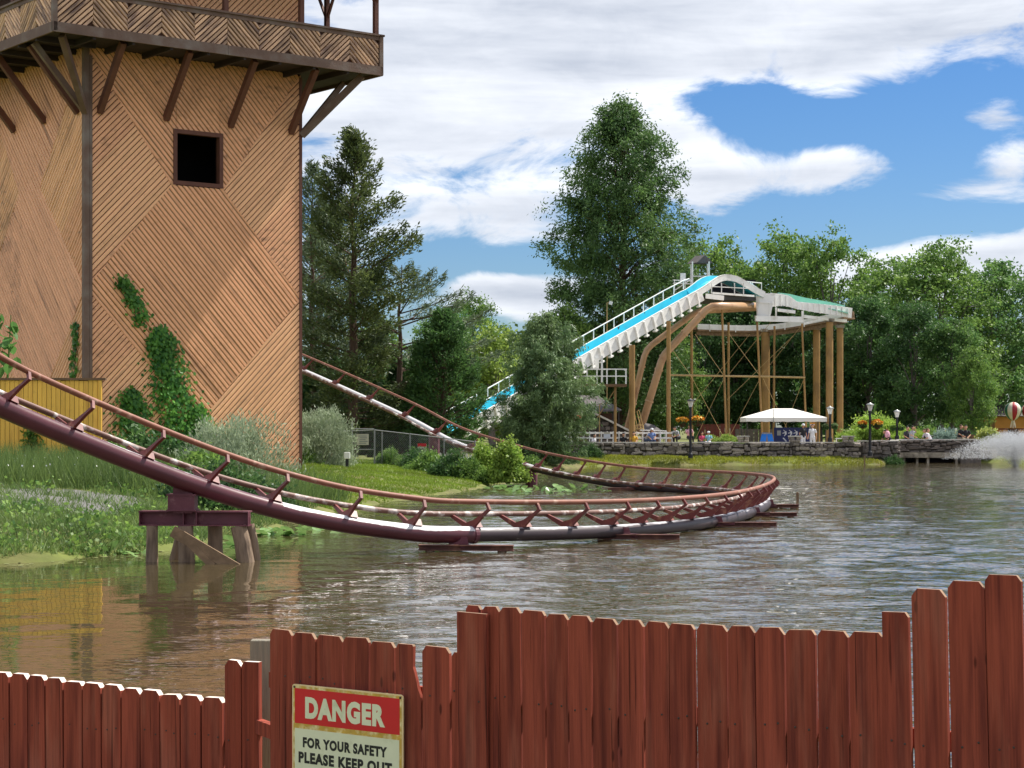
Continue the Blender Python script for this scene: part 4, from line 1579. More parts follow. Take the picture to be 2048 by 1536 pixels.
pg = [(1176, 890), (1176, 822), (1258, 862), (1258, 890)]
b.prism([P(x, y, 130.4) for x, y in pg], (0, 0.5, 0))
b.build('core', 'mortar', ramp)
b = MB()
b.bar(P(1176, 820, 130.3), P(1260, 862, 130.3), 0.6, 0.12)
b.build('coping', 'coping', ramp)
tri = [(1177, 889), (1177, 824), (1257, 863), (1257, 889)]
for row in range(7):
    y1 = 888 - row * 9
    x = 1178
    while x < 1256:
        w = random.uniform(9, 17)
        if y1 - 8 > 824 + (x + w - 1177) * 0.4875:
            c = P(x + w / 2, y1 - 4.5, 130.34)
            b = MB()
            k = F / 130.3
            b.box(c, ((w - 1.2) / k, 0.14 + random.uniform(0, .08), 7.8 / k))
            bevel_mod(b.build('stone', 'stone_dark', ramp), 0.05, 2)
        x += w
sr = thing('pump_house', 'small hut with grey gabled roof at the foot of the brown pipes', 'hut', (*P(1300, 880, 131).xy, ZG))
b = MB()
b.add([P(1280, 862, 130.8), P(1322, 860, 130.8), P(1308, 850, 131.8), P(1291, 846, 131.8), P(1284, 862, 133), P(1322, 860, 133)], [(0, 1, 2, 3), (5, 4, 3, 2), (0, 3, 4), (1, 5, 2)])
b.build('roof', 'shingle', sr)
b = MB()
b.box(((P(1302, 0, 131.8).x), 131.9, (ZG + P(0, 861, 131.8).z) / 2), (1.2, 1.6, P(0, 861, 131.8).z - ZG))
b.build('wall', 'brown_wall', sr)
ld = thing('ladder', 'pale hooped boarding ladder leaning at the foot of the pipes', 'ladder', (*P(1277, 880, 129.6).xy, ZG))
for x0, x1, x2, x3 in ((1263, 1268, 1271, 1276), (1274, 1279, 1282, 1288)):
    b = MB()
    b.tube([P(x1 + 4, 862, 129.6), P(x0, 823, 129.6), P((x0 + x1) / 2, 820, 129.6), P(x1, 823, 129.6), P(x3, 860, 129.6)], 0.035, 6)
    b.build('hoop', 'pale_pole', ld)
b = MB()
for y in (850, 857, 864, 871, 878, 886):
    b.bar(P(1272, y, 129.6), P(1287, y, 129.6), 0.04, 0.06)
for x in (1272, 1287):
    b.bar(P(x, 889, 129.6), P(x, 850, 129.6), 0.05, 0.05, up=(1, 0, 0))
b.build('rungs', 'pale_pole', ld)
for px, t0, t1, Y, lab in ((1214, 606, 700, 133, 'thin pole with white floodlight above the turquoise chute'), (1199, 809, 860, 130, 'small white lamp on a thin pole beside the shed roof')):
    fl = thing('floodlight_pole', lab, 'lamp', (*P(px, 880, Y).xy, ZG))
    b = MB()
    p = P(px, t0, Y)
    b.tube([(p.x, p.y, ZG), (p.x, p.y, p.z), (p.x + 0.2, p.y, p.z + 0.08)], 0.035, 6)
    b.build('pole', 'pale_pole', fl)
    b = MB()
    b.box((p.x + 0.26, p.y, p.z), (0.24, 0.2, 0.22), Matrix.Rotation(0.3, 3, 'Y'))
    b.build('lamp_head', 'white_paint', fl)

# ------------------------------------------------------------------ promenade and its stone walls
WY = 127.0
b = MB()
b.prism([(P(1100, 0, 124).x, 128.2, 0.3), (P(1715, 0, WY).x, WY + 0.5, 0.3), (25.0, 128.6, 0.3), (25.9, 133.7, 0.3), (33.4, 133.75, 0.3), (34, 134.4, 0.3), (60, 140, 0.3), (60, 165, 0.3), (-4, 165, 0.3), (-4, 140, 0.3)], (0, 0, ZG - 0.3))
tag(b.build('promenade', 'paving'), kind='structure')

STONES = []
for k in range(9):
    bm = bmesh.new()
    bmesh.ops.create_cube(bm, size=1.0)
    bmesh.ops.bevel(bm, geom=bm.edges[:], offset=0.16, segments=1, affect='EDGES')
    for v in bm.verts:
        v.co += Vector((random.uniform(-.07, .07), random.uniform(-.05, .05), random.uniform(-.08, .08)))
    me = bpy.data.meshes.new('stone'); bm.to_mesh(me); bm.free()
    me.materials.append(MATS['stone' if k < 6 else 'stone_dark'])
    STONES.append(me)


def stone_wall(label, path, z0, z1, courses, limit, dark=False, group=None):
    """rubble wall along a polyline of (x, y)"""
    root = thing('stone_wall', label, 'wall', (path[0][0], path[0][1], z0), group)
    org = base_of(root)
    st = []
    core = MB()
    for i in range(len(path) - 1):
        a, c = Vector((*path[i], 0)), Vector((*path[i + 1], 0))
        d = (c - a); L = d.length; d /= L
        nn = Vector((d.y, -d.x, 0))
        core.prism([a + nn * 0.0 + Vector((0, 0, z0 - .3)), c + Vector((0, 0, z0 - .3)), c + Vector((0, 0, z1 - 0.02)), a + Vector((0, 0, z1 - 0.02))], nn * -0.4)
        h = (z1 - z0) / courses
        for r in range(courses):
            x = random.uniform(-.2, 0)
            while x < L - 0.1:
                w = random.choice((.2, .28, .36, .45, .6, .75)) * random.uniform(.85, 1.15)
                x1 = min(x + w, L)
                x0 = max(x, 0)
                if x1 - x0 > 0.14:
                    cc = a + d * (x0 + x1) / 2 + Vector((0, 0, z0 + (r + .5) * h + random.uniform(-.07, .07))) + nn * random.uniform(-.08, .05)
                    st.append((cc, d, (x1 - x0 - 0.02, 0.3, h * random.uniform(.6, 1.2))))
                x += w
        x = 0
        while x < L - 0.05:
            w = random.uniform(0.5, 0.95)
            x1 = min(x + w, L)
            b = MB()
            b.bar(a + d * (x + .006) + nn * -0.2 + Vector((0, 0, z1 + .03 + random.uniform(0, .02))), a + d * (x1 - .006) + nn * -0.2 + Vector((0, 0, z1 + .03 + random.uniform(0, .02))), 0.56, 0.07)
            b.build('coping_stone', 'coping', root)
            x += w
    core.build('core', 'mortar', root)
    if len(st) > limit:
        random.shuffle(st)
    jb = MB()
    for n_, (cc, d, sz) in enumerate(st):
        m4 = Matrix.Translation(cc - org) @ Matrix.Rotation(math.atan2(d.y, d.x) + random.uniform(-.05, .05), 4, 'Z') @ Matrix.Rotation(random.uniform(-.16, .16), 4, 'Y') @ Matrix.Diagonal((*sz, 1))
        if n_ < limit:
            obj('stone', random.choice(STONES[6:] if dark else STONES), root, m4)
        else:
            me = random.choice(STONES)
            jb.add([m4 @ v.co + org for v in me.vertices], [tuple(p.vertices) for p in me.polygons])
    if jb.f:
        tag(jb.build('small_stones', 'stone', root), kind='stuff')
    return root


xw = lambda px, Y=WY: P(px, 0, Y).x
stone_wall('long grey rubble stone wall with pale coping along the far bank', [(xw(1060, 126.2), 126.4), (xw(1250), WY), (xw(1500), WY), (xw(1722), WY + .1)], 0.36, 1.40, 4, 300)
stone_wall('dark low stone wall running right behind the flower lamp post', [(xw(1722), WY + .15), (xw(1795, 128), 128), (xw(1796, 133), 133.25)], 0.4, 1.5, 4, 300, True)
stone_wall('dark dry stone bridge wall above the concrete culvert', [(xw(1797, 133), 133.3), (xw(1962, 133), 133.3)], 0.75, 1.55, 5, 300, True)
for px, lab in ((1487, 'stubby stone pier on the wall beside the round hedge'), (1590, 'stubby stone pier on the wall in front of the navy banner'), (1697, 'stubby dark stone pier right of the white table')):
    pr = thing('wall_pier', lab, 'stone pier', (xw(px), WY + .2, 1.4))
    b = MB()
    for r in range(2):
        for s_ in (-1, 1):
            b.box((xw(px) + s_ * .17 * (1 + .2 * r), WY + .14, 1.55 + r * .18), (.32 - .05 * r * s_, .55, .17), Matrix.Rotation(random.uniform(-.08, .08), 3, 'Z'))
    bevel_mod(b.build('stones', 'stone', pr), 0.03, 1)
    b = MB()
    b.box((xw(px), WY + .14, 1.85), (.8, .62, .07))
    b.build('cap', 'coping', pr)

cv = thing('culvert', 'stained concrete culvert slab with three dark openings at the water', 'culvert', (xw(1875, 133), 133, 0))
x0, x1 = xw(1797, 132.8), xw(1918, 132.8)
b = MB()
b.box(((x0 + x1) / 2, 132.9, 0.52), (x1 - x0, 0.9, 0.34))
b.build('slab', 'concrete', cv)
b = MB()
for x in (x0 + .35, x0 + 1.25, x0 + 2.0, x1 - .2):
    b.box((x, 132.9, 0.1), (0.16, 0.6, 0.51))
b.build('pier', 'concrete', cv)
b = MB()
b.box(((x0 + x1) / 2 + 0.6, 133.5, 0.2), (x1 - x0 + 1.8, 0.1, 1.1))
b.build('back', 'inside_dark', cv)
b = MB()
b.box((x1 + 0.75, 132.9, 0.35), (1.4, 0.8, 0.7))
b.build('abutment', 'stone_dark', cv)

# ------------------------------------------------------------------ lamp posts with flower baskets
def cluster(c, r, n, squash=0.6):
    q = unit(rng.normal(size=(n, 3))) * (rng.uniform(0.55, 1, size=(n, 1)) ** 0.6) * r
    q[:, 2] *= squash
    return q + np.asarray(c)


def lamp_post(px, ptop, pbase, Y, label, baskets, petal='petal_yellow'):
    k = F / Y
    base = P(px, pbase, Y)
    H = (pbase - ptop) / k
    L = thing('lamp_post', label, 'lamp post', base, 'lamp posts along the far bank')
    b = MB()
    b.lathe(base, [(.16, 0), (.16, .25), (.09, .35), (.075, H - .62), (.11, H - .6), (.11, H - .55)], 10)
    b.build('pole', 'black_paint', L)
    b = MB()
    b.lathe(base, [(.1, H - .55), (.2, H - .18), (.2, H - .16)], 8)
    lant = b.build('lantern', 'lamp_glass', L)
    b = MB()
    b.lathe(base, [(.27, H - .17), (.25, H - .12), (.08, H - .04), (.03, H)], 8)
    b.build('lantern_roof', 'galv' if px > 1500 else 'black_paint', lant)
    for sx, yy, sc in baskets:
        zc = (pbase - yy) / k
        b = MB()
        b.bar(base + Vector((0, 0, zc + .25)), base + Vector((sx / k * .8, 0, zc + .25)), 0.03, 0.03)
        b.lathe(base + Vector((sx / k, 0, zc - .42 * sc)), [(.06, 0), (.2 * sc, .1), (.3 * sc, .36)], 10)
        bas = b.build('basket', 'brown_wall', L)
        c = Vector((sx / k, 0, zc))
        me = leaf_mesh('flowers', cluster(c + Vector((0, 0, .06)), .42 * sc, 260, .5), .13, .12, petal)
        fo = obj('flowers', me, bas)
        me = leaf_mesh('leaves', cluster(c - Vector((0, 0, .1)), .4 * sc, 160, .6), .16, .1, 'leaf_dark')
        obj('leaves', me, bas)
    return L


lamp_post(1381, 797, 916, 125.3, 'black lamp post with yellow flower baskets standing before the long wall', ((-16, 842, 1.0), (14, 840, 1.05)))
lamp_post(1740, 805, 912, 125.9, 'black lamp post with orange flower baskets at the grass edge on the right', ((-15, 848, .75), (14, 847, .95)))
lamp_post(1660, 812, 884, 130.5, 'dark lamp post beside the canopy with drooping empty baskets', ((-9, 853, .5), (9, 852, .5)), 'leaf_weep')
lamp_post(1794, 819, 880, 136, 'dark lamp post behind the bench sitters near the bright green bush', ((-8, 855, .5), (8, 855, .5)), 'leaf_oak')
lamp_post(1148, 802, 880, 125.8, 'lamp post with red flowers half hidden behind the weeping tree', ((-3, 832, 1.0), (13, 836, .9)), 'petal_red')

# ------------------------------------------------------------------ canopy tent and its booth
TY = 130.6
tx0, tx1 = P(1492, 0, TY).x, P(1654, 0, TY).x
ze0, ze1, zp = P(0, 843, TY).z, P(0, 835, TY).z, P(0, 820, TY).z
tent = thing('canopy_tent', 'white canopy tent with low peaked roof behind the stone wall', 'canopy', ((tx0 + tx1) / 2, TY + 1.5, ZG))
b = MB()
ty1 = TY + 3.4
rx0, rx1 = P(1553, 0, TY).x, P(1592, 0, TY).x
e4 = [(tx0, TY, ze1), (tx1, TY, ze1), (tx1, ty1, ze1), (tx0, ty1, ze1)]
r2 = [(rx0, TY + 1.7, zp + 0.12), (rx1, TY + 1.7, zp + 0.12)]
b.add(e4 + r2, [(0, 1, 5, 4), (2, 3, 4, 5), (1, 2, 5), (3, 0, 4)])
b.build('roof', 'canvas', tent)
b = MB()
ecor = [Vector(v) for v in e4]
for i in range(4):
    a, c = ecor[i], ecor[(i + 1) % 4]
    n_ = 14
    for j in range(n_):
        p, q = a.lerp(c, j / n_), a.lerp(c, (j + 1) / n_)
        off = Vector((0, 0, -(ze1 - ze0) - 0.02 * (j % 2)))
        b.add([p, q, q + off, p + off], [(0, 1, 2, 3)])
b.build('valance', 'canvas', tent)
for x, y in ((tx0 + .08, TY + .06), (tx1 - .08, TY + .06), (tx0 + .08, ty1 - .06), (tx1 - .08, ty1 - .06)):
    b = MB()
    b.tube([(x, y, ZG), (x, y, ze1)], .035, 6)
    b.build('post', 'dark_steel', tent)
b = MB()
b.tube([P(1547, 846, TY - .1), P(1547, 818, TY - .1)], .025, 6)
b.build('guy_pole', 'galv', tent)
bn = thing('booth_banner', 'navy booth banner printed with a row of white curved marks', 'banner', (*P(1585, 885, 131.8).xy, ZG))
b = MB()
p0, p1 = P(1548, 855, 131.8), P(1622, 855, 131.8)
b.box(((p0.x + p1.x) / 2, 131.84, (ZG + p0.z) / 2), (p1.x - p0.x, 0.08, p0.z - ZG))
b.build('panel', 'navy', bn)
b = MB()
for i, px in enumerate((1569, 1580, 1591, 1602)):
    arcp = []
    for (dx, dy) in ((-2, -6), (1.5, -3), (3, 0), (2, 3), (-.5, 6)):
        arcp.append(P(px + dx, 866 + dy, 131.79))
    for j in range(4):
        b.bar(arcp[j], arcp[j + 1], 0.004, (.04, .13, .12, .05)[j], up=(0, 0, 1))
    b.bar(P(px - 4, 866.5, 131.788), P(px + 3, 865, 131.788), .004, .05)
for dx, dy in ((0, 0), (2, 3), (4, 6)):
    b.bar(P(1566 + dx, 876 + dy * .8, 131.79), P(1569 + dx, 878 + dy * .8, 131.79), .004, .08)
b.build('white_marks', 'white_print', bn)
b = MB()
b.box(P(1558, 866, 131.77), (.26, .02, .34))
b.build('square_mark', 'galv', bn)
for px, sk, lab in ((1526, 3, 'left of two bright blue boards leaning beside the banner'), (1542, -3, 'right of two bright blue boards leaning beside the banner')):
    bb = thing('game_board', lab, 'game board', (*P(px, 885, 131).xy, ZG), 'blue game boards')
    b = MB()
    pl = [P(px - 6, 884.5, 130.9), P(px + 6, 884.5, 130.9), P(px + 5 + sk, 866, 131.3), P(px - 5 + sk, 866, 131.3)]
    b.prism(pl, (0, .06, .02))
    b.build('board', 'bright_blue', bb)
    b = MB()
    b.bar(P(px - 6, 885, 130.88), P(px + 6, 885, 130.88), .05, .14)
    b.bar(P(px - 5 + sk, 867, 131.28), P(px + 5 + sk, 867, 131.28), .05, .07)
    b.build('trim', 'galv', bb)
sg = thing('small_placard', 'small orange and white placard on a post under the canopy', 'sign', (*P(1623, 885, 130.3).xy, ZG))
b = MB(); b.tube([(P(1620, 0, 130.3).x, 130.3, ZG), P(1620, 845, 130.3)], .03, 6); b.build('post', 'galv', sg)
b = MB(); b.box(P(1625, 848, 130.25), (.36, .03, .22)); b.build('panel', 'orange_wall', sg)
b = MB(); b.box(P(1625, 849.5, 130.22), (.30, .012, .05)); b.build('print', 'white_print', sg)
tb = thing('white_table', 'small white table frame behind the wall by the brown columns', 'table', (*P(1680, 885, 129).xy, ZG))
b = MB(); b.box(P(1680, 877, 129), (.56, .5, .05)); b.build('top', 'white_paint', tb)
for px in (1673, 1687):
    b = MB(); b.bar(P(px, 892, 129), P(px, 878, 129), .06, .06, up=(1, 0, 0)); b.build('leg', 'white_paint', tb)

# dark plank fence at the foot of the trees, right of the flume, and a red one
for x0_, x1_, y0_, Y, mt, lab in ((1470, 1640, 858, 152, 'bark_grey', 'weathered grey plank fence in shade behind the canopy'), (1400, 1480, 848, 156, 'rusty_red_fence', 'dull red plank fence in shade left of the canopy'),
                             (1800, 1960, 870, 141, 'brown_wall', 'low brown plank fence behind the bench sitters')):
    fn = thing('plank_fence', lab, 'fence', (*P((x0_ + x1_) / 2, 880, Y).xy, ZG))
    nb_ = int((x1_ - x0_) / 9)
    zt_ = P(0, y0_, Y).z
    for i in range(nb_):
        b = MB()
        xa, xb_ = P(x0_ + (x1_ - x0_) * i / nb_ + .4, 0, Y).x, P(x0_ + (x1_ - x0_) * (i + 1) / nb_ - .4, 0, Y).x
        b.box(((xa + xb_) / 2, Y, (ZG + zt_) / 2), (xb_ - xa, .04, zt_ - ZG + random.uniform(-.05, .05)))
        b.build('plank', mt, fn)

# white post-and-rail fence and table in the picnic corner
wf = thing('white_rail_fence', 'white post and rail fence behind the seated people', 'fence', (*P(1260, 885, 129).xy, ZG))
b = MB()
for y in (866, 876):
    b.bar(P(1130, y, 128.9), P(1345, y, 128.9), .06, .12)
b.build('rails', 'white_paint', wf)
for i in range(19):
    b = MB()
    px = 1132 + i * 11.8
    b.bar((P(px, 0, 128.8).x, 128.8, ZG), P(px, 863, 128.8), .09, .09, up=(1, 0, 0))
    b.build('post', 'white_paint', wf)
sg = thing('notice_board', 'pale pink and white notice fixed on the white rail fence', 'sign', P(1214, 875, 128.7))
b = MB(); b.box(P(1214, 872, 128.7), (.46, .03, .34)); b.build('panel', 'white_print', sg)
b = MB(); b.box(P(1214, 866, 128.68), (.42, .014, .12)); b.build('header', 'paper', sg)
pt_ = thing('picnic_canopy', 'low white tabletop on a dark leg beside the seated people', 'table', (*P(1312, 885, 129.6).xy, ZG))
b = MB(); b.box(P(1306, 861, 129.4), (1.75, .9, .06), Matrix.Rotation(.03, 3, 'Y')); b.build('top', 'white_paint', pt_)
for px in (1288, 1318, 1330):
    b = MB(); b.bar((P(px, 0, 129.4).x, 129.4, ZG), P(px, 862, 129.4), .06, .06, up=(1, 0, 0)); b.build('leg', 'galv', pt_)

# ------------------------------------------------------------------ people
for nm, c in (('skin', (196, 148, 118)), ('skin_dark', (112, 78, 60)), ('c_white', (226, 226, 228)), ('c_black', (38, 38, 42)), ('c_yellow', (232, 178, 60)), ('c_blue', (110, 134, 186)), ('c_pink', (226, 168, 182)), ('c_hot', (214, 80, 116)),
              ('c_cyan', (150, 206, 220)), ('c_grey', (172, 174, 176)), ('c_denim', (70, 86, 116)), ('c_khaki', (150, 140, 120)), ('c_lilac', (214, 206, 212)), ('hair_dark', (40, 32, 28)), ('hair_brown', (92, 66, 46)), ('c_charcoal', (66, 66, 70))):
    M(nm, lin(*c), 0.75, var=0.1, scale=6)


def capsule(b, p0, p1, r0, r1, n=10):
    p0, p1 = Vector(p0), Vector(p1)
    d = (p1 - p0)
    L = d.length
    d = d / L if L > 1e-6 else Vector((0, 0, 1))
    pts, rs = [], []
    for a in (-80, -50, -20):
        pts.append(p0 + d * r0 * math.sin(math.radians(a))); rs.append(r0 * math.cos(math.radians(a)))
    for a in (20, 50, 80):
        pts.append(p1 + d * r1 * math.sin(math.radians(a))); rs.append(r1 * math.cos(math.radians(a)))
    b.tube(pts, rs, n)


def remesh(b, name, vox):
    me = bpy.data.meshes.new(name)
    me.from_pydata([tuple(v) for v in b.v], [], b.f)
    o = bpy.data.objects.new('tmp', me)
    COL.objects.link(o)
    md = o.modifiers.new('r', 'REMESH'); md.mode = 'VOXEL'; md.voxel_size = vox
    sm = o.modifiers.new('s', 'SMOOTH'); sm.iterations = 3; sm.factor = 0.5
    dg = bpy.context.evaluated_depsgraph_get()
    out = bpy.data.meshes.new_from_object(o.evaluated_get(dg))
    bpy.data.objects.remove(o)
    bpy.data.meshes.remove(me)
    out.name = name
    out.polygons.foreach_set('use_smooth', [True] * len(out.polygons))
    return out


def pose_meshes(hip, lean, knees, feet, elbows, wrists, headtilt=0.0):
    """body, shirt, trousers, hair for one pose; facing -Y, base at the floor"""
    hip = Vector(hip)
    chest = hip + Vector((0, -math.sin(lean) * .36, math.cos(lean) * .36))
    neck = hip + Vector((0, -math.sin(lean) * .53, math.cos(lean) * .53))
    head = neck + Vector((0, -math.sin(lean + headtilt) * .17 - .015, math.cos(lean + headtilt) * .17))
    sh = [neck + Vector((s * .185, 0, -.07)) for s in (-1, 1)]
    hp = [hip + Vector((s * .09, 0, -.02)) for s in (-1, 1)]
    b = MB()      # body
    capsule(b, hip, chest, .125, .135); capsule(b, chest, neck, .13, .06)
    capsule(b, neck - Vector((0, 0, .02)), head, .052, .06)
    for s in (0, 1):
        capsule(b, sh[s], elbows[s], .048, .038); capsule(b, elbows[s], wrists[s], .037, .026)
        w = Vector(wrists[s]); d = (w - Vector(elbows[s])).normalized()
        capsule(b, w, w + d * .07, .028, .034)
        capsule(b, hp[s], knees[s], .082, .055); capsule(b, knees[s], feet[s], .052, .036)
        capsule(b, Vector(feet[s]) + Vector((0, .03, -.03)), Vector(feet[s]) + Vector((0, -.14, -.045)), .04, .034)
    for k in range(7):    # skull, jaw, nose
        pass
    capsule(b, head + Vector((0, .012, .03)), head + Vector((0, -.012, .0)), .094, .086, 14)
    capsule(b, head + Vector((0, -.04, -.05)), head + Vector((0, -.055, -.06)), .055, .045)
    capsule(b, head + Vector((0, -.095, .0)), head + Vector((0, -.108, -.022)), .014, .018, 6)
    for s in (-1, 1):
        capsule(b, head + Vector((s * .092, .01, .01)), head + Vector((s * .094, .01, -.02)), .018, .014, 6)
    body = remesh(b, 'body', 0.016)
    fb = MB()     # fingers, eyes and mouth in one small mesh with the hands
    for s in (0, 1):
        w = Vector(wrists[s]); d = (w - Vector(elbows[s])).normalized()
        side = d.cross(Vector((0, 1, 0))); side = side.normalized() if side.length > .1 else Vector((1, 0, 0))
        for k, ln in enumerate((.062, .075, .07, .055)):
            a = w + d * .09 + side * (-.027 + .018 * k)
            fb.tube([a, a + d * ln * .55, a + d * ln + Vector((0, -.012, 0))], [.0095, .009, .007], 6)
        a = w + d * .04 + side * -.03
        fb.tube([a, a + d * .03 - side * .022, a + d * .06 - side * .026], [.011, .010, .008], 6)
    t = MB()      # shirt
    capsule(t, hip + Vector((0, 0, -.02)), chest, .148, .158); capsule(t, chest, neck - Vector((0, 0, .05)), .15, .1)
    for s in (0, 1):
        capsule(t, sh[s], Vector(sh[s]).lerp(Vector(elbows[s]), .62), .07, .062)
    shirt = remesh(t, 'shirt', 0.022)
    t = MB()
    capsule(t, hip + Vector((0, 0, .03)), hip - Vector((0, 0, .04)), .15, .145)
    for s in (0, 1):
        capsule(t, hp[s], knees[s], .1, .076); capsule(t, knees[s], Vector(knees[s]).lerp(Vector(feet[s]), .85), .075, .06)
    trousers = remesh(t, 'trousers', 0.024)
    t = MB()
    capsule(t, head + Vector((0, .03, .055)), head + Vector((0, .045, .0)), .098, .085, 14)
    hair = remesh(t, 'hair', 0.02)
    return dict(body=body, fingers=fb, shirt=shirt, trousers=trousers, hair=hair, head=head)


V = Vector
POSES = {
    'stand': pose_meshes((0, 0, .95), .03, [V((-.11, -.02, .5)), V((.12, .02, .5))], [V((-.12, .03, .09)), V((.14, .06, .09))], [V((-.27, .03, 1.15)), V((.27, .02, 1.15))], [V((-.27, -.08, .93)), V((.28, -.05, .92))]),
    'sit': pose_meshes((0, 0, .5), .12, [V((-.12, -.42, .52)), V((.12, -.42, .52))], [V((-.12, -.42, .1)), V((.12, -.44, .1))], [V((-.26, -.08, .76)), V((.26, -.08, .76))], [V((-.17, -.3, .64)), V((.17, -.3, .64))], .12),
    'lean': pose_meshes((0, 0, .56), .62, [V((-.14, -.4, .56)), V((.14, -.4, .56))], [V((-.14, -.36, .1)), V((.14, -.38, .1))], [V((-.28, -.38, .7)), V((.28, -.38, .7))], [V((-.14, -.56, .62)), V((.14, -.56, .62))], .1),
    'arms': pose_meshes((0, 0, .52), .14, [V((-.12, -.42, .52)), V((.12, -.42, .52))], [V((-.12, -.42, .1)), V((.12, -.44, .1))], [V((-.26, -.12, .8)), V((.3, -.16, .96))], [V((-.15, -.32, .7)), V((.17, -.2, 1.12))], .1),
}
for k_, d_ in POSES.items():
    d_['fm'] = d_['fingers'].mesh('fingers', 'skin')


def person(px, pytop, Y, pose, label, shirt, trousers, face=0.0, hair='hair_dark', skin='skin', hat=None, z=ZG, scale=1.0, extra=None):
    pd = POSES[pose]
    hz = pd['head'].z + .12
    top_z = P(0, pytop, Y).z
    zb_ = top_z - hz * scale if z is None else z
    o = thing('person', label, 'person', (P(px, 0, Y).x, Y, zb_), 'people on the far promenade')
    o.rotation_euler = (0, 0, face)
    o.scale = (scale,) * 3
    bodyo = None
    for part, mt in (('body', skin), ('shirt', shirt), ('trousers', trousers), ('hair', hair)):
        c = obj(part, pd[part], o)
        bodyo = c if part == 'body' else bodyo
        if not len(pd[part].materials):
            pd[part].materials.append(MATS[mt])
        c.material_slots[0].link = 'OBJECT'
        c.material_slots[0].material = MATS[mt]
    c = obj('fingers', pd['fm'], bodyo)
    c.material_slots[0].link = 'OBJECT'
    c.material_slots[0].material = MATS[skin]
    if hat:
        b = MB()
        h = pd['head']
        b.lathe(h + V((0, .005, .03)), [(.112, 0), (.115, .05), (.095, .095), (.05, .118), (.01, .122)], 14)
        b.lathe(h + V((0, -.07, .025)), [(.08, 0), (.085, .008), (.07, .02)], 12)
        me = b.mesh('cap', hat, (0, 0, 0), True)
        obj('cap', me, o)
    return o


person(1606, 850, 128.9, 'stand', 'person standing in black vest over white shirt with white cap', 'c_black', 'c_white', .5, hat='c_white', scale=1.02)
person(1625, 853, 128.7, 'stand', 'person standing in white tee shirt and white trousers by the canopy', 'c_white', 'c_white', -.4, hair='hair_dark')
person(1186, 868, 128.4, 'sit', 'person seated in white top beside the weeping tree', 'c_white', 'c_denim', 1.0, scale=1.0, z=None)
person(1246, 866, 128.3, 'sit', 'person seated in black top behind the stone wall', 'c_black', 'c_black', .3, z=None)
person(1268, 864, 128.3, 'sit', 'person seated in bright yellow top behind the stone wall', 'c_yellow', 'c_denim', -.2, z=None)
person(1291, 860, 128.7, 'lean', 'person leaning forward in pale grey top at the white table', 'c_grey', 'c_denim', 1.2, z=None)
person(1303, 857, 128.4, 'sit', 'person seated in blue top with white cap', 'c_blue', 'c_denim', .2, hat='c_white', z=None)
person(1357, 854, 128.4, 'lean', 'person hunched in grey white shirt near the flower lamp', 'c_grey', 'c_black', -.7, z=None, hair='hair_dark')
person(1378, 850, 128.7, 'sit', 'person in pink top behind the black lamp post', 'c_pink', 'c_black', .3, z=None, hair='hair_brown')
person(1403, 864, 128.4, 'sit', 'person seated in deep pink top left of the round hedge', 'c_hot', 'c_denim', .4, z=None, scale=.85)
person(1418, 863, 128.4, 'sit', 'person seated in pale blue top with white cap by the hedge', 'c_cyan', 'c_white', -.4, hat='c_white', z=None, scale=.9)
person(1781, 860, 134.4, 'lean', 'person in black carrying a pink bag near the right lamp post', 'c_black', 'c_black', -1.1, z=None, scale=1.18)
b = MB(); b.lathe(P(1775, 876, 134.05), [(.05, 0), (.17, .06), (.19, .25), (.13, .44), (.05, .5)], 10); bg = thing('pink_bag', 'bright pink bag slung by the person in black', 'bag', P(1775, 876, 134.05)); b.build('bag_body', 'c_pink', bg, True)
b = MB(); p_ = P(1775, 876, 134.05); b.tube([p_ + V((-.1, 0, .42)), p_ + V((0, .1, .66)), p_ + V((.1, 0, .42))], .015, 6); b.build('strap', 'c_hot', bg)
person(1813, 853, 134.2, 'sit', 'person in charcoal sitting behind the pale grey shirt', 'c_charcoal', 'c_black', .5, z=None, scale=1.18)
person(1822, 852, 133.9, 'arms', 'person in pale grey shirt raising an arm on the bridge wall', 'c_grey', 'c_denim', .9, z=None, scale=1.18, hair='hair_dark')
person(1852, 857, 134.1, 'sit', 'person in dark top seated left of the lilac shirt', 'c_charcoal', 'c_black', 1.2, z=None, scale=1.18, hair='hair_brown')
person(1861, 858, 133.9, 'lean', 'person in lilac white shirt leaning left on the bridge wall', 'c_lilac', 'c_denim', -1.2, z=None, scale=1.18, hair='hair_brown')
person(1919, 850, 134, 'arms', 'left of two people in black on the bridge wall', 'c_black', 'c_khaki', .8, z=None, scale=1.18, hair='hair_brown')
person(1932, 851, 133.9, 'sit', 'right of two people in black, white mark on the shirt', 'c_black', 'c_khaki', -.3, z=None, scale=1.18, hair='hair_dark')
pp = person(1084, 860, 122.6, 'sit', 'person in white and blue half hidden under the weeping tree', 'c_white', 'c_denim', .3, z=None)

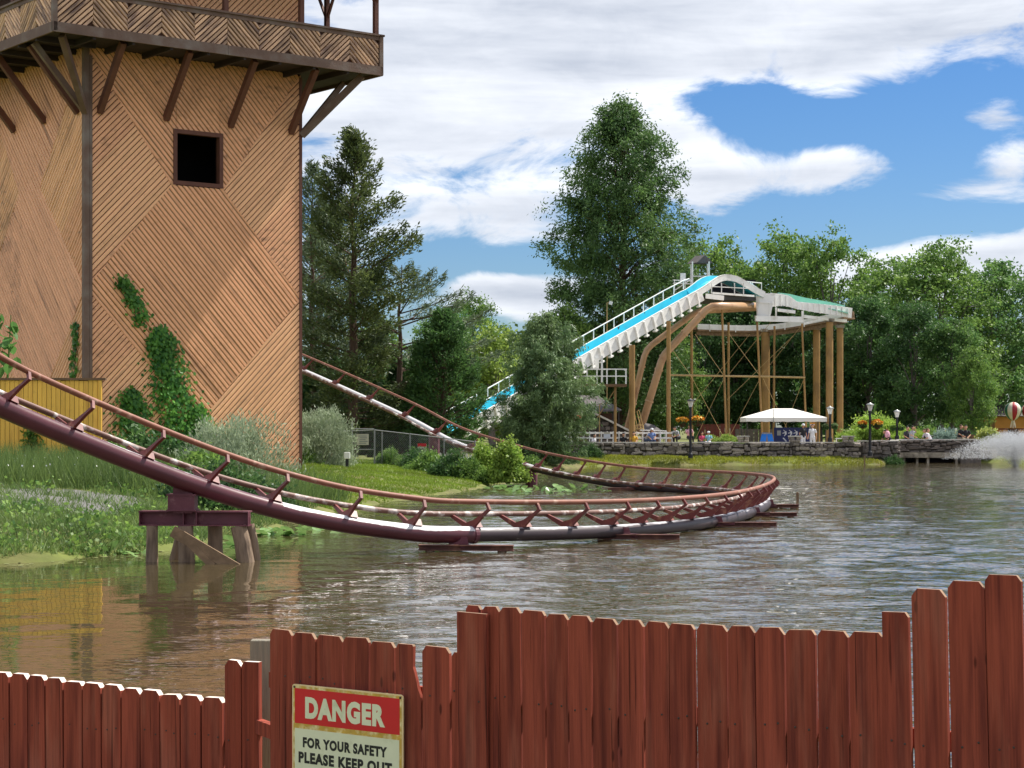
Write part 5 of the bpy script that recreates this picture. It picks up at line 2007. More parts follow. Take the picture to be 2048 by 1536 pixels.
# ------------------------------------------------------------------ balloon ride and its building at the right edge
bw_ = thing('balloon_house', 'orange walled building with dark shingle roof at the right edge', 'building', (*P(2030, 860, 168).xy, .86))
p0, p1 = P(1990, 0, 168).x, P(2110, 0, 168).x
b = MB(); b.box(((p0 + p1) / 2, 171, (.86 + P(0, 833, 168).z) / 2), (p1 - p0, 6, P(0, 833, 168).z - .86)); b.build('wall', 'orange_wall', bw_)
b = MB()
ez, rz = P(0, 832, 168).z, P(0, 811, 171).z
b.add([(p0 - .8, 167.4, ez), (p1 + .8, 167.4, ez), (p1 + .8, 174.6, ez), (p0 - .8, 174.6, ez), (p0 - .8, 171, rz), (p1 + .8, 171, rz)], [(0, 1, 5, 4), (2, 3, 4, 5), (0, 4, 3), (1, 2, 5), (3, 2, 1, 0)])
b.build('roof', 'shingle', bw_)
rf = thing('red_picket_rail', 'dark red low fence in front of the orange building', 'fence', (*P(2025, 870, 160).xy, .86))
for i in range(26):
    b = MB(); px = 1985 + i * 4.2; b.box((P(px, 0, 160).x, 160, 1.35), (.12, .04, 1.3)); b.build('picket', 'rusty_red_fence', rf)
b = MB(); b.bar(P(1984, 858, 160.1), P(2092, 858, 160.1), .05, .12); b.bar(P(1984, 868, 160.1), P(2092, 868, 160.1), .05, .12); b.build('rail', 'rusty_red_fence', rf)
M('gore_green', lin(58, 120, 92), .5); M('gore_white', lin(232, 222, 200), .5); M('gore_red', lin(170, 44, 56), .5)
for px, py, rr_, lab, off in ((2026, 821, 17, 'striped green, white and red balloon of the ride, nearer the left', 0), (2061, 822, 17, 'striped balloon cut off by the right edge of the picture', 2)):
    Yb = 158
    k = F / Yb
    c = P(px, py, Yb)
    r = rr_ / k
    bl = thing('ride_balloon', lab, 'balloon ride', (c.x, c.y, c.z - 1.3), 'balloons of the ride')
    cols = ['gore_green', 'gore_white', 'gore_red', 'gore_white']
    for g in range(10):
        b = MB()
        vs = []
        for i in range(11):
            th = PI * i / 10
            rad = r * math.sin(th) * (1.0 if th < 1.7 else 1 - .22 * (th - 1.7))
            z_ = r * math.cos(th) * (1.0 if th < PI / 2 else 1.22)
            for j in range(4):
                a = 2 * PI * (g + j / 3) / 10 + .6
                bulge = 1 + .03 * math.sin(PI * j / 3)
                vs.append((c.x + rad * bulge * math.cos(a), c.y + rad * bulge * math.sin(a), c.z + z_))
        b.add(vs, [(i * 4 + j, i * 4 + j + 1, (i + 1) * 4 + j + 1, (i + 1) * 4 + j) for i in range(10) for j in range(3)])
        b.build('gore', cols[(g + off) % 4], bl, True)
    b = MB()
    zb_ = c.z - r * 1.22
    for j in range(4):
        a = PI / 2 * j + .4
        b.tube([(c.x + .1 * math.cos(a), c.y + .1 * math.sin(a), zb_ + .1), (c.x + .26 * math.cos(a), c.y + .26 * math.sin(a), zb_ - .55)], .035, 6)
    b.tube([(c.x, c.y, zb_), (c.x, c.y, zb_ - 1.0)], .05, 6)
    b.build('hanger', 'gore_white', bl)
    b = MB(); b.lathe((c.x, c.y, zb_ - 1.35), [(.3, 0), (.42, .1), (.45, .7), (.48, .74)], 12); b.build('basket', 'brown_wall', bl)

# ------------------------------------------------------------------ fountain spray
n = 46000
src = P(2030, 930, 122)
a = rng.uniform(0, 2 * PI, n); sp_ = rng.uniform(.15, 1, n) ** .8
t = rng.uniform(0, 1, n)
R_ = 4.8 * sp_
h = 2.5 * rng.uniform(.75, 1.0, n)
x = src.x + np.cos(a) * R_ * t + rng.normal(0, .07, n); y = src.y + np.sin(a) * R_ * t + rng.normal(0, .07, n)
z = 4 * h * (t * .5 + .25 * (1 - sp_)) * (1 - (t * .5 + .25 * (1 - sp_))) * (1 - .22 * t * sp_) - .15 + rng.normal(0, .07, n)
z = np.maximum(z * np.where(t > .55, 1 - (t - .55) * 1.6, 1), .02)
s = rng.uniform(.006, .02, n)[:, None]
c3 = np.stack([x, y, z], 1)
tet = np.array([(1, 1, 1), (1, -1, -1), (-1, 1, -1), (-1, -1, 1)], float) * .6
v = (c3[:, None, :] + tet[None] * s[:, None, :] * np.array([1, 1, 1.8])).reshape(-1, 3)
f = (np.arange(n)[:, None, None] * 4 + np.array([(0, 1, 2), (0, 3, 1), (0, 2, 3), (1, 3, 2)])[None]).reshape(-1, 3)
mt = M('spray', lin(244, 246, 248), .25, var=.0, trans=.5)
tag(obj('fountain_spray', mesh_np('fountain_spray', v, f, 'spray')), 'white fountain spray rising from the lake at the right edge', 'fountain', kind='stuff')

# ------------------------------------------------------------------ red picket fence in the foreground
def fence_Y(px, sec):
    if sec == 0:
        return 1 / (1 / 12.5 + (1 / 11.7 - 1 / 12.5) * px / 520)
    return 1 / (1 / 11.0 + (1 / 8.4 - 1 / 11.0) * (px - 540) / 1530)


def fp(px, py, sec, off=0.0):
    Y = fence_Y(px, sec) + off
    return P(px, py, Y)


secs = []
for sec, lab, loc in ((0, 'low red picket fence section at the lower left', fp(250, 1536, 0)), (1, 'red picket fence section behind the danger sign with a broken picket', fp(700, 1536, 1)), (2, 'tall red picket fence section across the lower right', fp(1500, 1536, 1))):
    secs.append(thing('picket_fence', lab, 'fence', (loc.x, loc.y, .05)))
_n = MB()
_n.lathe((0, 0, 0), [(.0055, 0), (.0055, .0015), (.002, .003)], 8, Matrix(((1, 0, 0), (0, 0, -1), (0, 1, 0))))
NAIL = _n.mesh('nail', 'nail')
FB = -0.1      # the pickets run down to the bank out of view


def picket(x0, x1, top_, sec, kind='both', off=0.0, thick=.022, lean=0.006, extra=None):
    s = min(sec, 1)
    top_ += random.uniform(-1.6, 1.6)
    lean += random.uniform(-.004, .004)
    a, c = fp(x0, top_, s, off), fp(x1, top_, s, off)
    d = Vector((c.x - a.x, c.y - a.y, 0)); w = d.length; d /= w
    zt_ = a.z
    nn = Vector((-d.y, d.x, 0))      # away from the camera
    g = .005
    ch = min(.028, w * .22) * random.uniform(.75, 1.2)
    hgt = zt_ - FB
    if kind == 'both':
        pl = [(g, 0), (w - g, 0), (w - g, hgt - ch * 1.05), (w - ch, hgt), (ch, hgt + random.uniform(-.004, .004)), (g, hgt - ch * 1.05)]
    elif kind == 'right':
        pl = [(g, 0), (w - g, 0), (w - g, hgt - ch * 1.05), (w - ch, hgt), (g, hgt)]
    elif kind == 'flat':
        pl = [(g, 0), (w - g, 0), (w - g, hgt - .004), (g, hgt)]
    elif kind == 'left':
        pl = [(g, 0), (w - g, 0), (w - g, hgt), (ch, hgt), (g, hgt - ch)]
    elif kind == 'broken':
        pl = [(g, 0), (w * 1.0 - g, 0), (w * 1.0 - g, hgt - .285), (w * .88, hgt - .24), (w * .74, hgt - .15), (w * .68, hgt - .12), (w * .70, hgt - .01), (w * .66, hgt), (ch * .8, hgt), (g, hgt - ch)]
    b = MB()
    b.prism([Vector((x_ , 0, z_)) for x_, z_ in pl], (0, thick, 0))
    b.mi = [1 if (fi >= 2 and pl[fi - 2][1] > hgt - ch * 1.3 and pl[(fi - 1) % len(pl)][1] > hgt - ch * 1.3) else 0 for fi in range(len(b.f))]
    me = b.mesh('picket', ['fence_red', 'lit_end' if sec == 0 else 'moss_lit_end'])
    ang = math.atan2(d.y, d.x)
    o = obj('picket', me, secs[sec], Matrix.Translation(Vector((a.x, a.y, FB)) - base_of(secs[sec])) @ Matrix.Rotation(ang + random.uniform(-.03, .03), 4, 'Z') @ Matrix.Rotation(-lean, 4, 'Y'))
    for zn in ((.98 - FB, .3 - FB) if sec else (.5 - FB,)):
        for xn in (.3, .72):
            if random.random() < .8:
                obj('nail', NAIL, o, Matrix.Translation((w * xn + random.uniform(-.01, .01), -.001, zn + random.uniform(-.02, .02))))
    return o


Lx = [-52, -16, 19.7, 55.5, 91, 127, 165, 203, 242, 280.6, 320.6, 361.2, 403.6, 447.5]
Lt = [1338, 1343, 1347, 1351.5, 1355.5, 1361, 1366, 1370.6, 1376, 1380, 1386.5, 1391, 1394.4]
for i in range(13):
    picket(Lx[i], Lx[i + 1], Lt[i], 0, thick=.05, lean=.004)
picket(449, 483.5, 1320, 0, 'both', thick=.04, off=-.02)
picket(483.5, 519.5, 1322, 0, 'left', thick=.04, off=-.02)
for x0_, x1_, t_, kd in ((539.6, 584.5, 1257, 'both'), (585, 633.8, 1264.5, 'both'), (634.3, 688, 1269.4, 'both'), (688.5, 741.3, 1274.7, 'both'), (741.8, 792.4, 1281, 'both'), (793, 846, 1288.5, 'broken'), (846.5, 902.5, 1293, 'both'), (904.5, 934, 1303, 'both')):
    picket(x0_, x1_, t_, 1, kd, off=random.uniform(-.006, .006))
picket(934, 966, 1209, 2, 'both', off=.03)
picket(914.6, 976, 1222, 2, 'flat', off=-.05, lean=.008)
Rx = [966, 1003, 1047, 1095, 1141, 1189, 1240.5, 1293, 1344, 1398, 1461, 1518, 1579, 1641, 1706, 1778]
Rt = [1211, 1215, 1221, 1226, 1230.5, 1235.6, 1238, 1243, 1247, 1250, 1252, 1255, 1257.6, 1260, 1263]
for i in range(15):
    picket(Rx[i], Rx[i + 1], Rt[i] , 2, off=random.uniform(-.005, .005), lean=.010 + .008 * i / 15)
picket(1778, 1835, 1224, 2, 'right', off=-.004, lean=.022)
picket(1836, 1909, 1178, 2, off=0, lean=.022)
picket(1911.5, 1989, 1162.5, 2, off=-.006, lean=.024)
picket(1989, 2066, 1150, 2, off=0, lean=.024)
picket(2066, 2140, 1142, 2, off=0, lean=.024)
for i in range(9):      # the run goes on past the edge of the picture
    picket(2140 + i * 80, 2219 + i * 80, 1136 - i * 3, 2, lean=.02)
# rails behind the pickets and the bare grey post at the joint
for sec, xs, zz_ in ((0, (-52, 520), (.2, .5)), (1, (541, 932), (.3, .95)), (2, (936, 2850), (.3, .98))):
    for zr_ in zz_:
        b = MB()
        s = min(sec, 1)
        a, c = fp(xs[0], 1300, s, .06), fp(xs[1], 1300, s, .06)
        b.bar((a.x, a.y + .03, zr_), (c.x, c.y + .03, zr_), .04, .09)
        b.build('rail', 'fence_red', secs[sec])
b = MB()
a, c = fp(500, 1281, 1, 1.0), fp(539, 1281, 1, 1.0)
w = c.x - a.x
b.box((w / 2, .05, (a.z - FB) / 2), (w, .1, a.z - FB))
o = obj('post', b.mesh('post', 'post_grey'), secs[1], Matrix.Translation(Vector((a.x, a.y, FB)) - base_of(secs[1])))
bevel_mod(o, .004, 1)
b = MB()
a, c = fp(519, 1437, 0, .12), fp(541, 1437, 1, .5)
b.bar((a.x - .05, a.y, a.z - .03), (c.x + .02, c.y, a.z - .03), .05, .085)
b.build('rail', 'fence_red', secs[0])
for i in range(46):      # nail heads and knots of the pickets, as fixings
    pass

# ------------------------------------------------------------------ danger sign
so = fp(586.5, 1367, 1, -.045); se = fp(808, 1387, 1, -.045)
sd = Vector((se.x - so.x, se.y - so.y, 0)); SWd = sd.length; sd /= SWd
sn = Vector((sd.y, -sd.x, 0))        # towards the camera
sign = thing('danger_sign', 'danger keep out sign in red, cream and gold on the picket fence', 'sign', (so.x, so.y, so.z - SWd * 1.32))


VK = 222.0 / F * (so.y + se.y) / 2


def sp2(u, v, d=0.0):
    return so + sd * (u * SWd) - Vector((0, 0, v * VK)) + sn * d


def plate(u0, u1, v0, v1, d0, d1, name, mat, rad=None):
    b = MB()
    if rad:
        pl = []
        for (cu, cv_, a0) in ((u1 - rad, v1 - rad, 0), (u0 + rad, v1 - rad, 90), (u0 + rad, v0 + rad, 180), (u1 - rad, v0 + rad, 270)):
            for k in range(5):
                a = math.radians(a0 + k * 22.5)
                pl.append((cu + rad * math.cos(a), cv_ + rad * math.sin(a)))
    else:
        pl = [(u0, v0), (u1, v0), (u1, v1), (u0, v1)]
    b.prism([sp2(u, v, d0) for u, v in pl], sn * (d1 - d0))
    return b.build(name, mat, sign)


plate(0, 1, 0, 1.32, 0, .008, 'panel', 'sign_edge', .025)
plate(.012, .988, .012, .395, .008, .0092, 'gold_border', 'sign_gold')
plate(.012, .988, .395, 1.3, .008, .0092, 'gold_border', 'sign_gold')
hdr = plate(.026, .972, .036, .356, .0092, .0104, 'red_header', 'sign_red')
crm = plate(.026, .968, .402, 1.28, .0092, .0104, 'cream_panel', 'sign_cream')


def text_mesh(s, bold):
    cu = bpy.data.curves.new('t', 'FONT')
    cu.body = s
    cu.offset = bold
    cu.resolution_u = 4
    cu.space_character = 1.14
    o = bpy.data.objects.new('t', cu)
    COL.objects.link(o)
    dg = bpy.context.evaluated_depsgraph_get()
    me = bpy.data.meshes.new_from_object(o.evaluated_get(dg))
    bpy.data.objects.remove(o)
    return me


def lettering(s, u0, u1, v0, v1, mat, bold, par):
    me = text_mesh(s, bold)
    co = np.empty(len(me.vertices) * 3); me.vertices.foreach_get('co', co); co = co.reshape(-1, 3)
    mn, mx_ = co.min(0), co.max(0)
    uu = u0 + (co[:, 0] - mn[0]) / (mx_[0] - mn[0]) * (u1 - u0)
    vv = v1 - (co[:, 1] - mn[1]) / (mx_[1] - mn[1]) * (v1 - v0)
    o3 = base_of(sign)
    me.vertices.foreach_set('co', np.array([tuple(sp2(u, v, .0112) - o3) for u, v in zip(uu, vv)]).ravel())
    me.materials.clear(); me.materials.append(MATS[mat])
    me.update()
    me.name = 'lettering'
    return obj('lettering', me, par)


lettering('DANGER', .124, .846, .104, .306, 'sign_cream', .06, hdr)
lettering('FOR YOUR SAFETY', .102, .864, .476, .572, 'sign_black', .055, crm)
lettering('PLEASE KEEP OUT', .062, .907, .612, .716, 'sign_black', .055, crm)
b = MB()
for u, v in ((.022, .026), (.978, .026)):
    c = sp2(u, v, .009)
    b.lathe(c, [(.007, 0), (.007, .003), (.003, .005)], 8, Matrix(((sd.x, 0, sn.x), (sd.y, 0, sn.y), (0, 1, 0))))
b.build('nails', 'nail', sign)

# ------------------------------------------------------------------ chain link enclosure behind the lawn
CY = 84
cf = thing('chain_link_fence', 'grey chain link fence and gate under the trees beyond the lawn', 'fence', (*P(800, 930, CY).xy, 1.0))


def czg(px): return float(gz(P(px, 0, CY).x, CY))


for px, t_ in ((660, 861), (704, 842), (749, 858), (764, 862), (820, 866), (888, 874), (950, 880)):
    b = MB(); x = P(px, 0, CY).x; b.tube([(x, CY, czg(px) - .1), P(px, t_, CY)], .035 if px in (704, 749) else .025, 8); b.build('post', 'galv', cf)
b = MB()
b.tube([P(640, 859, CY), P(704, 862, CY), P(749, 860, CY), P(820, 868, CY), P(888, 876, CY), P(960, 885, CY)], .022, 6)
b.build('top_rail', 'galv', cf)
b = MB()
for y in (858, 899, 936):
    b.tube([P(706, y, CY - .05), P(748, y, CY - .05)], .022, 6)
b.build('gate_frame', 'galv', cf)
b = MB()
pxs = np.arange(640, 960, 4.0)
for px in pxs:
    for s_ in (-1, 1):
        yt = 862 + max(0, (px - 749)) * .1
        b.bar(P(px, yt, CY + .02), P(px + s_ * 60, 936, CY + .02), .006, .006)
tag(b.build('wire_mesh', 'galv', cf), kind='stuff')
b = MB(); b.box(P(725, 879, CY - .12), (.54, .02, .48)); gsn = thing('gate_notice', 'pale paper notice on the chain link gate', 'sign', P(725, 890, CY - .12)); b.build('panel', 'paper', gsn)
b = MB()
for i in range(5):
    b.box(P(725 + (i % 2) * 2, 872 + i * 3.6, CY - .135), (.36 - .05 * (i % 3), .006, .03))
b.build('print', 'galv', gsn)
ws = thing('warning_sign', 'small red and yellow warning sign on the chain link fence', 'sign', P(844, 908, CY - .1))
b = MB(); b.box(P(844, 899, CY - .12), (.40, .02, .46)); b.build('panel', 'paper', ws)
b = MB(); b.box(P(844, 890, CY - .14), (.38, .012, .14)); b.build('header', 'sign_red', ws)
b = MB()
for i in range(3):
    b.box(P(844, 898 + i * 3.6, CY - .14), (.28, .01, .025))
b.build('print', 'sign_black', ws)
ub = thing('utility_box', 'small white utility box on a black post at the lawn', 'utility box', (*P(694, 948, 76).xy, 1.0))
b = MB(); b.box(P(694, 911, 76), (.24, .14, .26)); bevel_mod(b.build('box', 'white_paint', ub), .02, 2)
b = MB(); x = P(694, 0, 76).x; b.box((x, 76.05, (1.0 + P(0, 917, 76).z) / 2 - .05), (.12, .05, P(0, 917, 76).z - .85)); b.build('post', 'black_paint', ub)
lg = thing('pale_log', 'pale driftwood log lying at the edge of the lawn', 'log', (*P(636, 933, 80).xy, 1.0))
b = MB(); b.tube([P(604, 931, 80), P(625, 933, 79.8), P(650, 932, 80), P(668, 935, 79.7)], [.07, .09, .08, .04], 8); b.build('trunk', 'coping', lg, True)
pg_ = thing('white_pickets', 'short white picket fence overgrown by weeds near the vine mound', 'fence', (*P(900, 930, 86).xy, 1.0))
for i in range(15):
    px = 836 + i * 7.5
    b = MB(); p_ = P(px, 908 + (i % 3), 86); b.prism([p_ + V((-.055, 0, 0)), p_ + V((0, 0, .07)), p_ + V((.055, 0, 0)), p_ + V((.055, 0, -.6)), p_ + V((-.055, 0, -.6))], (0, .03, 0)); b.build('picket', 'white_paint', pg_)
b = MB(); b.bar(P(832, 916, 86.05), P(950, 916, 86.05), .04, .08); b.build('rail', 'white_paint', pg_)
wp = thing('water_post', 'thin grey stake standing in the water right of the curve', 'stake', (*P(1595, 1010, 58).xy, 0))
b = MB(); b.bar((P(1595, 0, 58).x, 58, -.8), P(1595, 984, 58), .07, .07, up=(1, 0, 0)); b.build('stake', 'old_wood', wp)
wp = thing('water_post', 'thin rusty stake at the far grass edge by the right lamp post', 'stake', (*P(1729, 935, 121).xy, 0))
b = MB(); b.bar((P(1729, 0, 121).x, 121, -.8), P(1729, 912, 121), .07, .07, up=(1, 0, 0)); b.build('stake', 'old_wood', wp)

# ------------------------------------------------------------------ vegetation
def conifer(H, prof, nbr, per, L, W, mat, seed, tilt=(0.5, -0.25), droop=0.3, bark='bark', tr=0.3, tuft=0.16, spread=0.28, zmin=0.08, inner=0.12, asym=None, rv=(.72, 1.12)):
    """prof: (height, radius) pairs; tilt: rise of a branch at the top and at the bottom of the crown"""
    r = np.random.default_rng(seed)
    ph, pr = np.array(prof).T
    wood = MB()
    zs = np.linspace(0, H, 9)
    wob = r.normal(0, H * .004, size=(9, 2)); wob[0] = 0
    wood.tube([(wob[i, 0], wob[i, 1], zs[i] - (.3 if i == 0 else 0)) for i in range(9)], [max(tr * (1 - z / H) ** .8, .02) for z in zs], 8)
    pts, axs = [], []
    lo, hi = ph.min(), ph.max()
    for k in range(nbr):
        f = (k + r.uniform(0, 1)) / nbr
        h = lo + (hi - lo) * (1 - (1 - f) ** 1.25)
        R = np.interp(h, ph, pr) * r.uniform(*rv)
        az = r.uniform(0, 2 * PI)
        if asym is not None:
            R *= 1 + asym[1] * math.cos(az - asym[0])
        up_ = tilt[1] + (tilt[0] - tilt[1]) * (h - lo) / (hi - lo) + r.normal(0, .08)
        d = np.array([math.cos(az), math.sin(az), up_])
        side = np.array([-math.sin(az), math.cos(az), 0])
        h0 = max(h - R * up_ * .6, zmin * H)
        o = np.array([0, 0, h0])
        if R > .7:
            q = [o, o + d * R * .5 + np.array([0, 0, -.02 * R]), o + d * R * .97 + np.array([0, 0, -droop * .12 * R])]
            wood.tube([tuple(a) for a in q], [max(.012 * R + .012, .015), .009 * R + .01, .006], 4, caps=False)
        m = int(per * (0.35 + R / pr.max()))
        t = inner + (1 - inner) * r.uniform(0, 1, m) ** .75
        s = r.normal(0, 1, m) * (spread * R * (1.05 - t) * .9 + tuft)
        p = o + d * (R * t)[:, None] + side * s[:, None]
        p[:, 2] += r.normal(0, tuft * .8, m) - droop * .12 * R * t ** 2 - np.abs(s) * .1
        a = d * 1.0 + side * np.sign(s)[:, None] * .7 + np.array([0, 0, -droop])
        pts.append(p); axs.append(a)
    pts = np.concatenate(pts); axs = unit(np.concatenate(axs))
    clump = .5 + .5 * np.sin(pts[:, 0] * 2.1 + seed) * np.sin(pts[:, 1] * 1.9) * np.sin(pts[:, 2] * 1.7)
    rn = np.clip(r.uniform(0, 1, len(pts)) * .65 + .35 * clump, 0, 1)
    cm = leaf_mesh('crown', pts, L, W, mat, axs, .45, rnd=rn)
    return wood.mesh('trunk', bark), cm


def broadleaf(H, R, seed, nl, ncl, per, L, mat, bark='bark_grey', crown0=.28, lobe=(.26, .42), tr=.28, open_=.0, sig=.38, squash=.8):
    """trunk with limbs, crown of leaf clumps on several uneven lobes"""
    r = np.random.default_rng(seed)
    wood = MB()
    wood.tube([(0, 0, -.3), (r.normal(0, .1), r.normal(0, .1), H * .25), (r.normal(0, .25), r.normal(0, .25), H * .5), (r.normal(0, .4), r.normal(0, .4), H * .8)], [tr * 1.15, tr * .8, tr * .5, tr * .15], 8)
    lobes = []
    for k in range(nl):
        f = (k + .5) / nl
        z = H * (crown0 + (1 - crown0) * (.12 + .80 * f))
        env = R * math.sin(PI * min(.16 + .80 * f, .98)) ** .62
        a = k * 2.4 + r.uniform(-.5, .5)
        rad = R * r.uniform(*lobe)
        d = max(env - rad, 0) * r.uniform(.55, 1.1)
        lobes.append((np.array([d * math.cos(a), d * math.sin(a), z]), rad))
    pts, rn = [], []
    for c, rad in lobes:
        wood.tube([(0, 0, max(c[2] * .55, H * .15)), tuple(c * np.array([.5, .5, .82])), tuple(c)], [tr * .32, tr * .2, tr * .08], 5, caps=False)
        m = max(4, int(ncl / nl * (rad / (R * .34)) ** 2))
        u = unit(r.normal(size=(m, 3)))
        cc = c + u * (rad * r.uniform(.55, 1.08, size=(m, 1))) * np.array([1, 1, squash])
        for q in cc[: max(3, m // 4)]:
            wood.tube([tuple(c), tuple(q)], [tr * .07, .012], 3, caps=False)
        tone = r.uniform(0, 1, m)
        k_ = r.uniform(.35, 1.25, m) * (1 - open_ * r.uniform(0, 1, m))
        for q, tn, kk in zip(cc, tone, k_):
            n_ = int(per * kk)
            g = r.normal(0, sig * r.uniform(.7, 1.2), size=(n_, 3)) * np.array([1, 1, .7])
            pts.append(q + g)
            rn.append(np.clip(tn * .5 + r.uniform(0, .6, n_), 0, 1))
    pts = np.concatenate(pts); rn = np.concatenate(rn)
    ax = np.array([0, 0, -.35])
    cm = leaf_mesh('crown', pts, L, L * .62, mat, ax, 1.0, rnd=rn)
    return wood.mesh('trunk', bark), cm


def plant(name, label, cat, px, py_base, Y, meshes, sc=1.0, rot=0.0, z=None, group=None, sx=1.0):
    x = P(px, 0, Y).x
    zz_ = z if z is not None else (float(gz(x, Y)) - .05)
    o = thing(name, label, cat, (x, Y, zz_), group)
    o.rotation_euler = (0, 0, rot)
    o.scale = (sc * sx, sc * sx, sc)
    obj('trunk', meshes[0], o)
    obj('crown', meshes[1], o)
    return o


G_FAR = 'trees behind the flume and promenade'
# tall cone of the dawn redwood behind the flume
def lumpy_cone(H, prof, nl, ncl, per, L, W, mat, seed, bark='bark', tr=.5, lob=(.30, .46), sig=.4, strand=0.0, axis=(0, 0, -.4), jit=.8, add=.4, rd=(.3, 1.18)):
    """upright tree whose crown is many uneven lobes set round the trunk; strand > 0 lets the sprays hang"""
    r = np.random.default_rng(seed)
    ph, pr = np.array(prof).T
    wood = MB()
    wood.tube([(0, 0, -.3), (r.normal(0, .1), r.normal(0, .1), H * .3), (r.normal(0, .15), r.normal(0, .15), H * .65), (0, 0, H * .96)], [tr, tr * .75, tr * .4, .03], 8)
    pts, rn = [], []
    for k in range(nl):
        f = (k + r.uniform(0, 1)) / nl
        h = ph.min() + (ph.max() - ph.min()) * (1 - (1 - f) ** 1.15)
        R = np.interp(h, ph, pr)
        a = k * 2.399 + r.uniform(-.4, .4)
        rad = R * r.uniform(*lob) + add * r.uniform(.5, 1)
        d = max(R - rad, 0) * r.uniform(*rd)
        c = np.array([d * math.cos(a), d * math.sin(a), h])
        wood.tube([(0, 0, max(h - d * .5, .2)), tuple(c * np.array([.5, .5, 1]) - np.array([0, 0, d * .12])), tuple(c)], [tr * .16, tr * .1, .015], 4, caps=False)
        m = max(4, int(ncl / nl * (.4 + (rad / (pr.max() * .38)) ** 2)))
        u = unit(r.normal(size=(m, 3)))
        cc = c + u * (rad * r.uniform(.45, 1.08, size=(m, 1))) * np.array([1, 1, 1.15])
        tone = r.uniform(0, 1)
        for q in cc:
            n_ = int(per * r.uniform(.35, 1.3))
            g = r.normal(0, sig * r.uniform(.6, 1.2), size=(n_, 3))
            if strand:
                g[:, :2] *= .55
                g[:, 2] = -strand * r.uniform(0, 1, n_) ** 1.3 + .1
            pts.append(q + g)
            rn.append(np.clip(tone * .35 + r.uniform(0, .3) + r.uniform(0, .45, n_), 0, 1))
    pts = np.concatenate(pts); rn = np.concatenate(rn)
    pts[:, 2] = np.maximum(pts[:, 2], .05)
    out = np.stack([pts[:, 0], pts[:, 1], np.zeros(len(pts))], 1)
    ax = unit(out) * .6 + np.array(axis)
    return wood.mesh('trunk', bark), leaf_mesh('crown', pts, L, W, mat, ax, jit, rnd=rn)


redwood = lumpy_cone(26.6, [(3, 5.0), (6, 6.4), (10, 7.0), (14.5, 7.0), (18.4, 6.2), (21.5, 5.0), (24, 3.5), (25.6, 2.1), (26.6, .9)], 190, 1400, 105, .31, .11, 'leaf_redwood', 11, tr=.5, sig=.38, lob=(.20, .36), rd=(.5, 1.16))
plant('conical_tree', 'huge conical dark green tree towering behind the flume crest', 'tree', 1243, 880, 152, redwood, 1.0, .4, .9)
# dark spruce beside the tower
spruce = conifer(17.2, [(1.4, 2.9), (4, 3.5), (7, 3.4), (9.2, 3.7), (11.5, 2.9), (13.4, 2.2), (15.2, 1.4), (16.4, .8), (17.1, .3)], 105, 330, .24, .085, 'leaf_spruce', 5, tilt=(.85, .0), droop=-.25, tr=.3, tuft=.27, spread=.15, inner=.22, rv=(.5, 1.2))
plant('spruce_tree', 'dark clumpy spruce standing right behind the tower edge', 'tree', 706, 905, 101, spruce, 1.0, 1.0, sx=1.0)
spruce2 = conifer(17.5, [(6, 2.2), (10, 2.2), (13, 1.7), (15.6, 1.1), (17.2, .3)], 90, 60, .34, .08, 'leaf_spruce2', 8, tilt=(.9, .4), droop=-.4, tr=.24, tuft=.16, spread=.2)
plant('spruce_tree', 'thin pale spruce just showing past the tower edge', 'tree', 626, 905, 108, spruce2, .97, 2.0)
# white pine whose long limbs reach right
pine = conifer(11.4, [(2.5, 4.2), (5, 4.9), (7.5, 4.6), (9.5, 3.6), (11.2, .8)], 40, 230, .34, .06, 'leaf_spruce2', 21, tilt=(.42, .12), droop=-.3, tr=.26, tuft=.2, spread=.12, inner=.3, asym=(0.0, .25))
plant('pine_tree', 'open white pine with long limbs reaching right of the spruce', 'tree', 800, 900, 105, pine, .94, .0)
# dense dark cedar mass right of the spruce
cedar = conifer(6.8, [(.3, 1.9), (2, 2.0), (4, 1.7), (5.6, 1.0), (6.7, .2)], 190, 130, .19, .08, 'leaf_dark', 31, tilt=(1.2, .2), droop=.0, tr=.2, tuft=.15, spread=.3, inner=.4)
plant('cedar_tree', 'dense dark green cedar between the spruce and the flume foot', 'tree', 885, 895, 101, cedar, 1.16, .0)
plant('cedar_tree', 'shorter dark cedar tucked behind the climbing track', 'tree', 800, 895, 106, cedar, .8, 2.1, sx=1.15)
plant('cedar_tree', 'dark cedar standing in shade at the foot of the spruce', 'tree', 742, 895, 107, cedar, .72, 4.1, sx=1.5)
plant('cedar_tree', 'dark cedar behind the spruce trunk and the tower edge', 'tree', 655, 895, 109, cedar, .9, 3.1, sx=1.5)
# weeping feathery hemlock in front of the chute
weep = lumpy_cone(8.6, [(.6, 2.6), (2, 3.3), (3.6, 3.4), (5.2, 3.0), (6.6, 2.3), (7.8, 1.5), (8.6, .7)], 56, 560, 95, .24, .055, 'leaf_weep', 41, tr=.14, sig=.3, strand=.6, axis=(0, 0, -.9), jit=.7, lob=(.22, .40), add=.25)
plant('weeping_tree', 'feathery weeping evergreen hiding the middle of the turquoise chute', 'tree', 1090, 925, 113, weep, 1.0, .3, .3, sx=1.1)
weep2 = lumpy_cone(5.2, [(.5, 1.6), (2, 2.0), (3.6, 1.7), (5.0, .8)], 26, 220, 80, .24, .055, 'leaf_weep', 43, tr=.1, sig=.26, strand=.5, axis=(0, 0, -.9), jit=.7, lob=(.24, .42), add=.2)
plant('weeping_tree', 'lower weeping evergreen left of the larger weeping one', 'tree', 1040, 920, 112, weep2, .72, 1.3, .2, sx=1.1)

